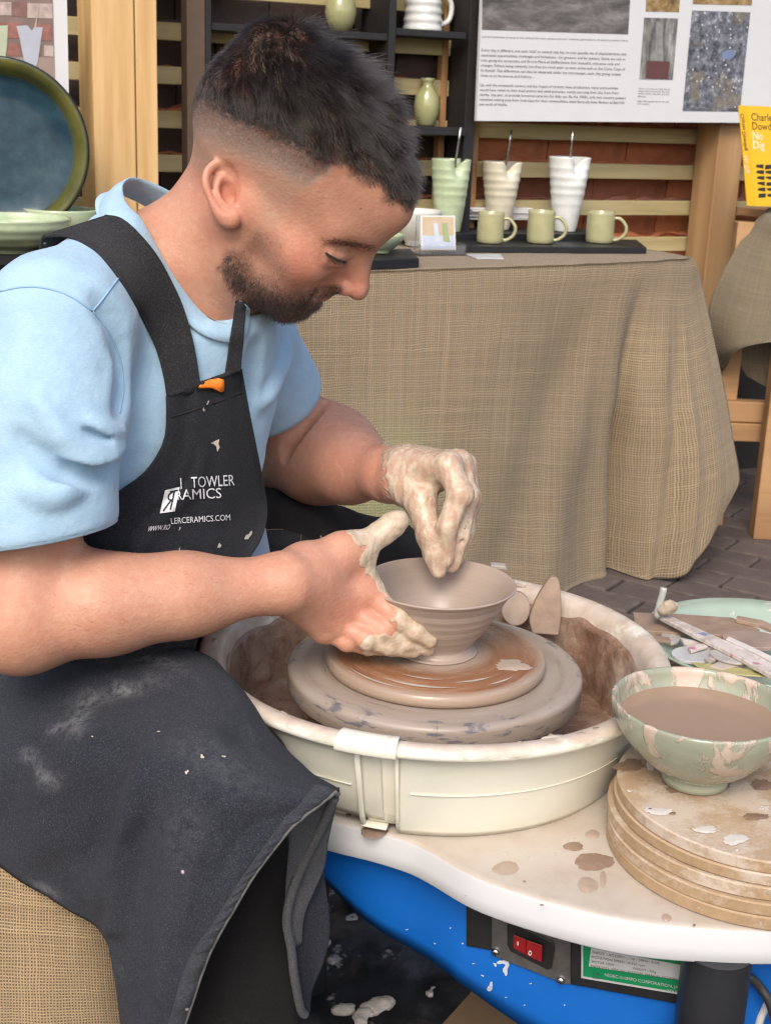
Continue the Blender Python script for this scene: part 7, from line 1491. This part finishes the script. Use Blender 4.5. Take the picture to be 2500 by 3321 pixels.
# ------------------------------------------------------------------ cables
v, f = tube(spline([at(2440, 3060, 1.04), at(2468, 3110, 1.02), at(2492, 3180, 1.01), at(2480, 3260, 1.0), at(2452, 3360, 1.0), at(2440, 3600, 1.02)], 50), .0035, 12); o = mk('cable', v, f, plain('white_cable', (.60, .60, .58), .4), None); tag(o, 'white cable looping down beside the black leg of the wheel', 'cable')
v, f = tube(spline([at(2425, 3165, .985), at(2462, 3200, .985), at(2500, 3265, .98), at(2530, 3400, .98)], 40), .0042, 12); o = mk('cable', v, f, plain('black_cable', (.03, .03, .032), .4), None); tag(o, 'black cable leaving from behind the black leg of the wheel', 'cable')
# ------------------------------------------------------------------ things on the ground, and the seat
g = G('dirty_plastic'); n = g.noise(5, 7, .68); n2 = g.noise(15, 6, .7); c = g.mix(g.thr(n, .52, .64), (.010, .011, .014), (.070, .072, .082)); c = g.mix(g.thr(n2, .60, .67), c, (.40, .37, .35)); PLS = g.out(c, g.ramp(n2, (.4, .3), (.65, .8)), g.bump(n2, .004, .6))
nu, nv = 90, 80; X, Yg = np.meshgrid(np.linspace(-.55, .50, nu), np.linspace(1.0, 2.25, nv), indexing='ij'); Zg = .012 + .018 * vnoise(np.stack([X, Yg, 0 * X], -1), 9) + .012 * np.abs(vnoise(np.stack([X, Yg, 0 * X], -1), 22)) + .004 * vnoise(np.stack([X, Yg, 0 * X], -1), 60)
o = mk('plastic_sheet', np.stack([X, Yg, np.maximum(Zg, .004)], -1).reshape(-1, 3), gridf(nu, nv), PLS, None); tag(o, 'crumpled black plastic sheet splashed with white clay on the ground under the wheel', 'plastic sheet')
SCL = plain('clay_scrap', (.48, .44, .41), .8, .15, 90, .002)
for k, (x, y, s1, s2) in enumerate([(1215, 3265, 60, 38), (1110, 3280, 40, 26), (1170, 3300, 44, 24), (1075, 3120, 20, 14), (1140, 2975, 28, 9), (1060, 3060, 16, 30), (1390, 3220, 26, 20), (1465, 3130, 12, 10)]):
    q = atz(x, y, .045); d = ((q - CAM) @ f_) / FPX; F2 = Field(); F2.ell(q, (s1 * d * .8, s1 * d * .6, s2 * d * .45), None, .004); F2.ell(q + np.array([s1 * d * .5, .01, 0]), (s1 * d * .5, s1 * d * .4, s2 * d * .4), None, .008); F2.warp(lambda p: .004 * vnoise(p, 90) + .002 * vnoise(p, 220)); v, f = F2.mesh(q - .08, q + .08, .0035, 2)
    o = mk('clay_scrap', v, f, SCL, None); tag(o, ['large torn scrap of white clay on the plastic sheet by the trouser leg', 'white clay scrap just left of the largest one on the plastic sheet', 'white clay scrap below the largest one on the plastic sheet', 'little clay scrap beside the hanging apron flap', 'thin streak-like clay scrap below the wheel table', 'upright clay scrap close to the apron flap', 'clay scrap near the cardboard under the blue body', 'tiny clay scrap below the blue body'][k], 'clay scrap', 'clay scraps on the plastic sheet')
q4 = [atz(x, y, .05) for x, y in ((1560, 3185), (1730, 3290), (1800, 3420), (1400, 3420), (1430, 3330))]; n = 5; v = np.array([[*p[:2], .052] for p in q4] + [[*p[:2], .046] for p in q4]); o = mk('cardboard', v, [tuple(range(n - 1, -1, -1)), tuple(range(n, 2 * n))] + [(i, (i + 1) % n, n + (i + 1) % n, n + i) for i in range(n)], plain('cardboard_brown', (.20, .125, .065), .85, .1, 60), None, smooth=False); tag(o, 'piece of brown cardboard on the plastic below the blue body', 'cardboard')
# seat wrapped in burlap
st = thing('stool', 'low seat wrapped in golden brown burlap under the potter', 'stool', tuple(at(60, 2900, 1.22) * np.array([1, 1, 0])))
BURS = burlap('burlap_gold', .0030, (.33, .240, .140), (.075, .050, .025))
rows = [[(-700, 2560, 1.34), (-200, 2560, 1.34), (420, 2640, 1.36), (640, 2700, 1.40)], [(-700, 2660, 1.14), (-200, 2680, 1.13), (380, 2760, 1.15), (600, 2800, 1.26)], [(-700, 2760, 1.09), (-200, 2770, 1.075), (330, 2850, 1.09), (560, 2900, 1.22)], [(-700, 3060, 1.06), (-200, 3060, 1.05), (330, 3100, 1.06), (560, 3120, 1.19)], [(-700, 3500, 1.04), (-200, 3500, 1.03), (360, 3500, 1.04), (600, 3480, 1.17)], [(-700, 4300, 1.02), (-200, 4300, 1.01), (400, 4250, 1.02), (650, 4200, 1.15)]]
B4 = surf(np.array([[at(*q) for q in r0_] for r0_ in rows]), 70, 70); B4 = B4 + np.array([0, 1, 0]) * (.006 * vnoise(B4, 9) + .002 * vnoise(B4, 30))[..., None]; B4[..., 2] = np.maximum(B4[..., 2], .006)
mk('burlap_cover', B4.reshape(-1, 3), gridf(70, 70)[:, ::-1], BURS, st, uv=arclen_uv(B4)); sc0 = at(-60, 2800, 1.30); v, f = box((sc0[0], 1.31, .185), (.40, .32, .36)); mk('seat_block', v, f, PINE2, st, smooth=False, bevel=.01)
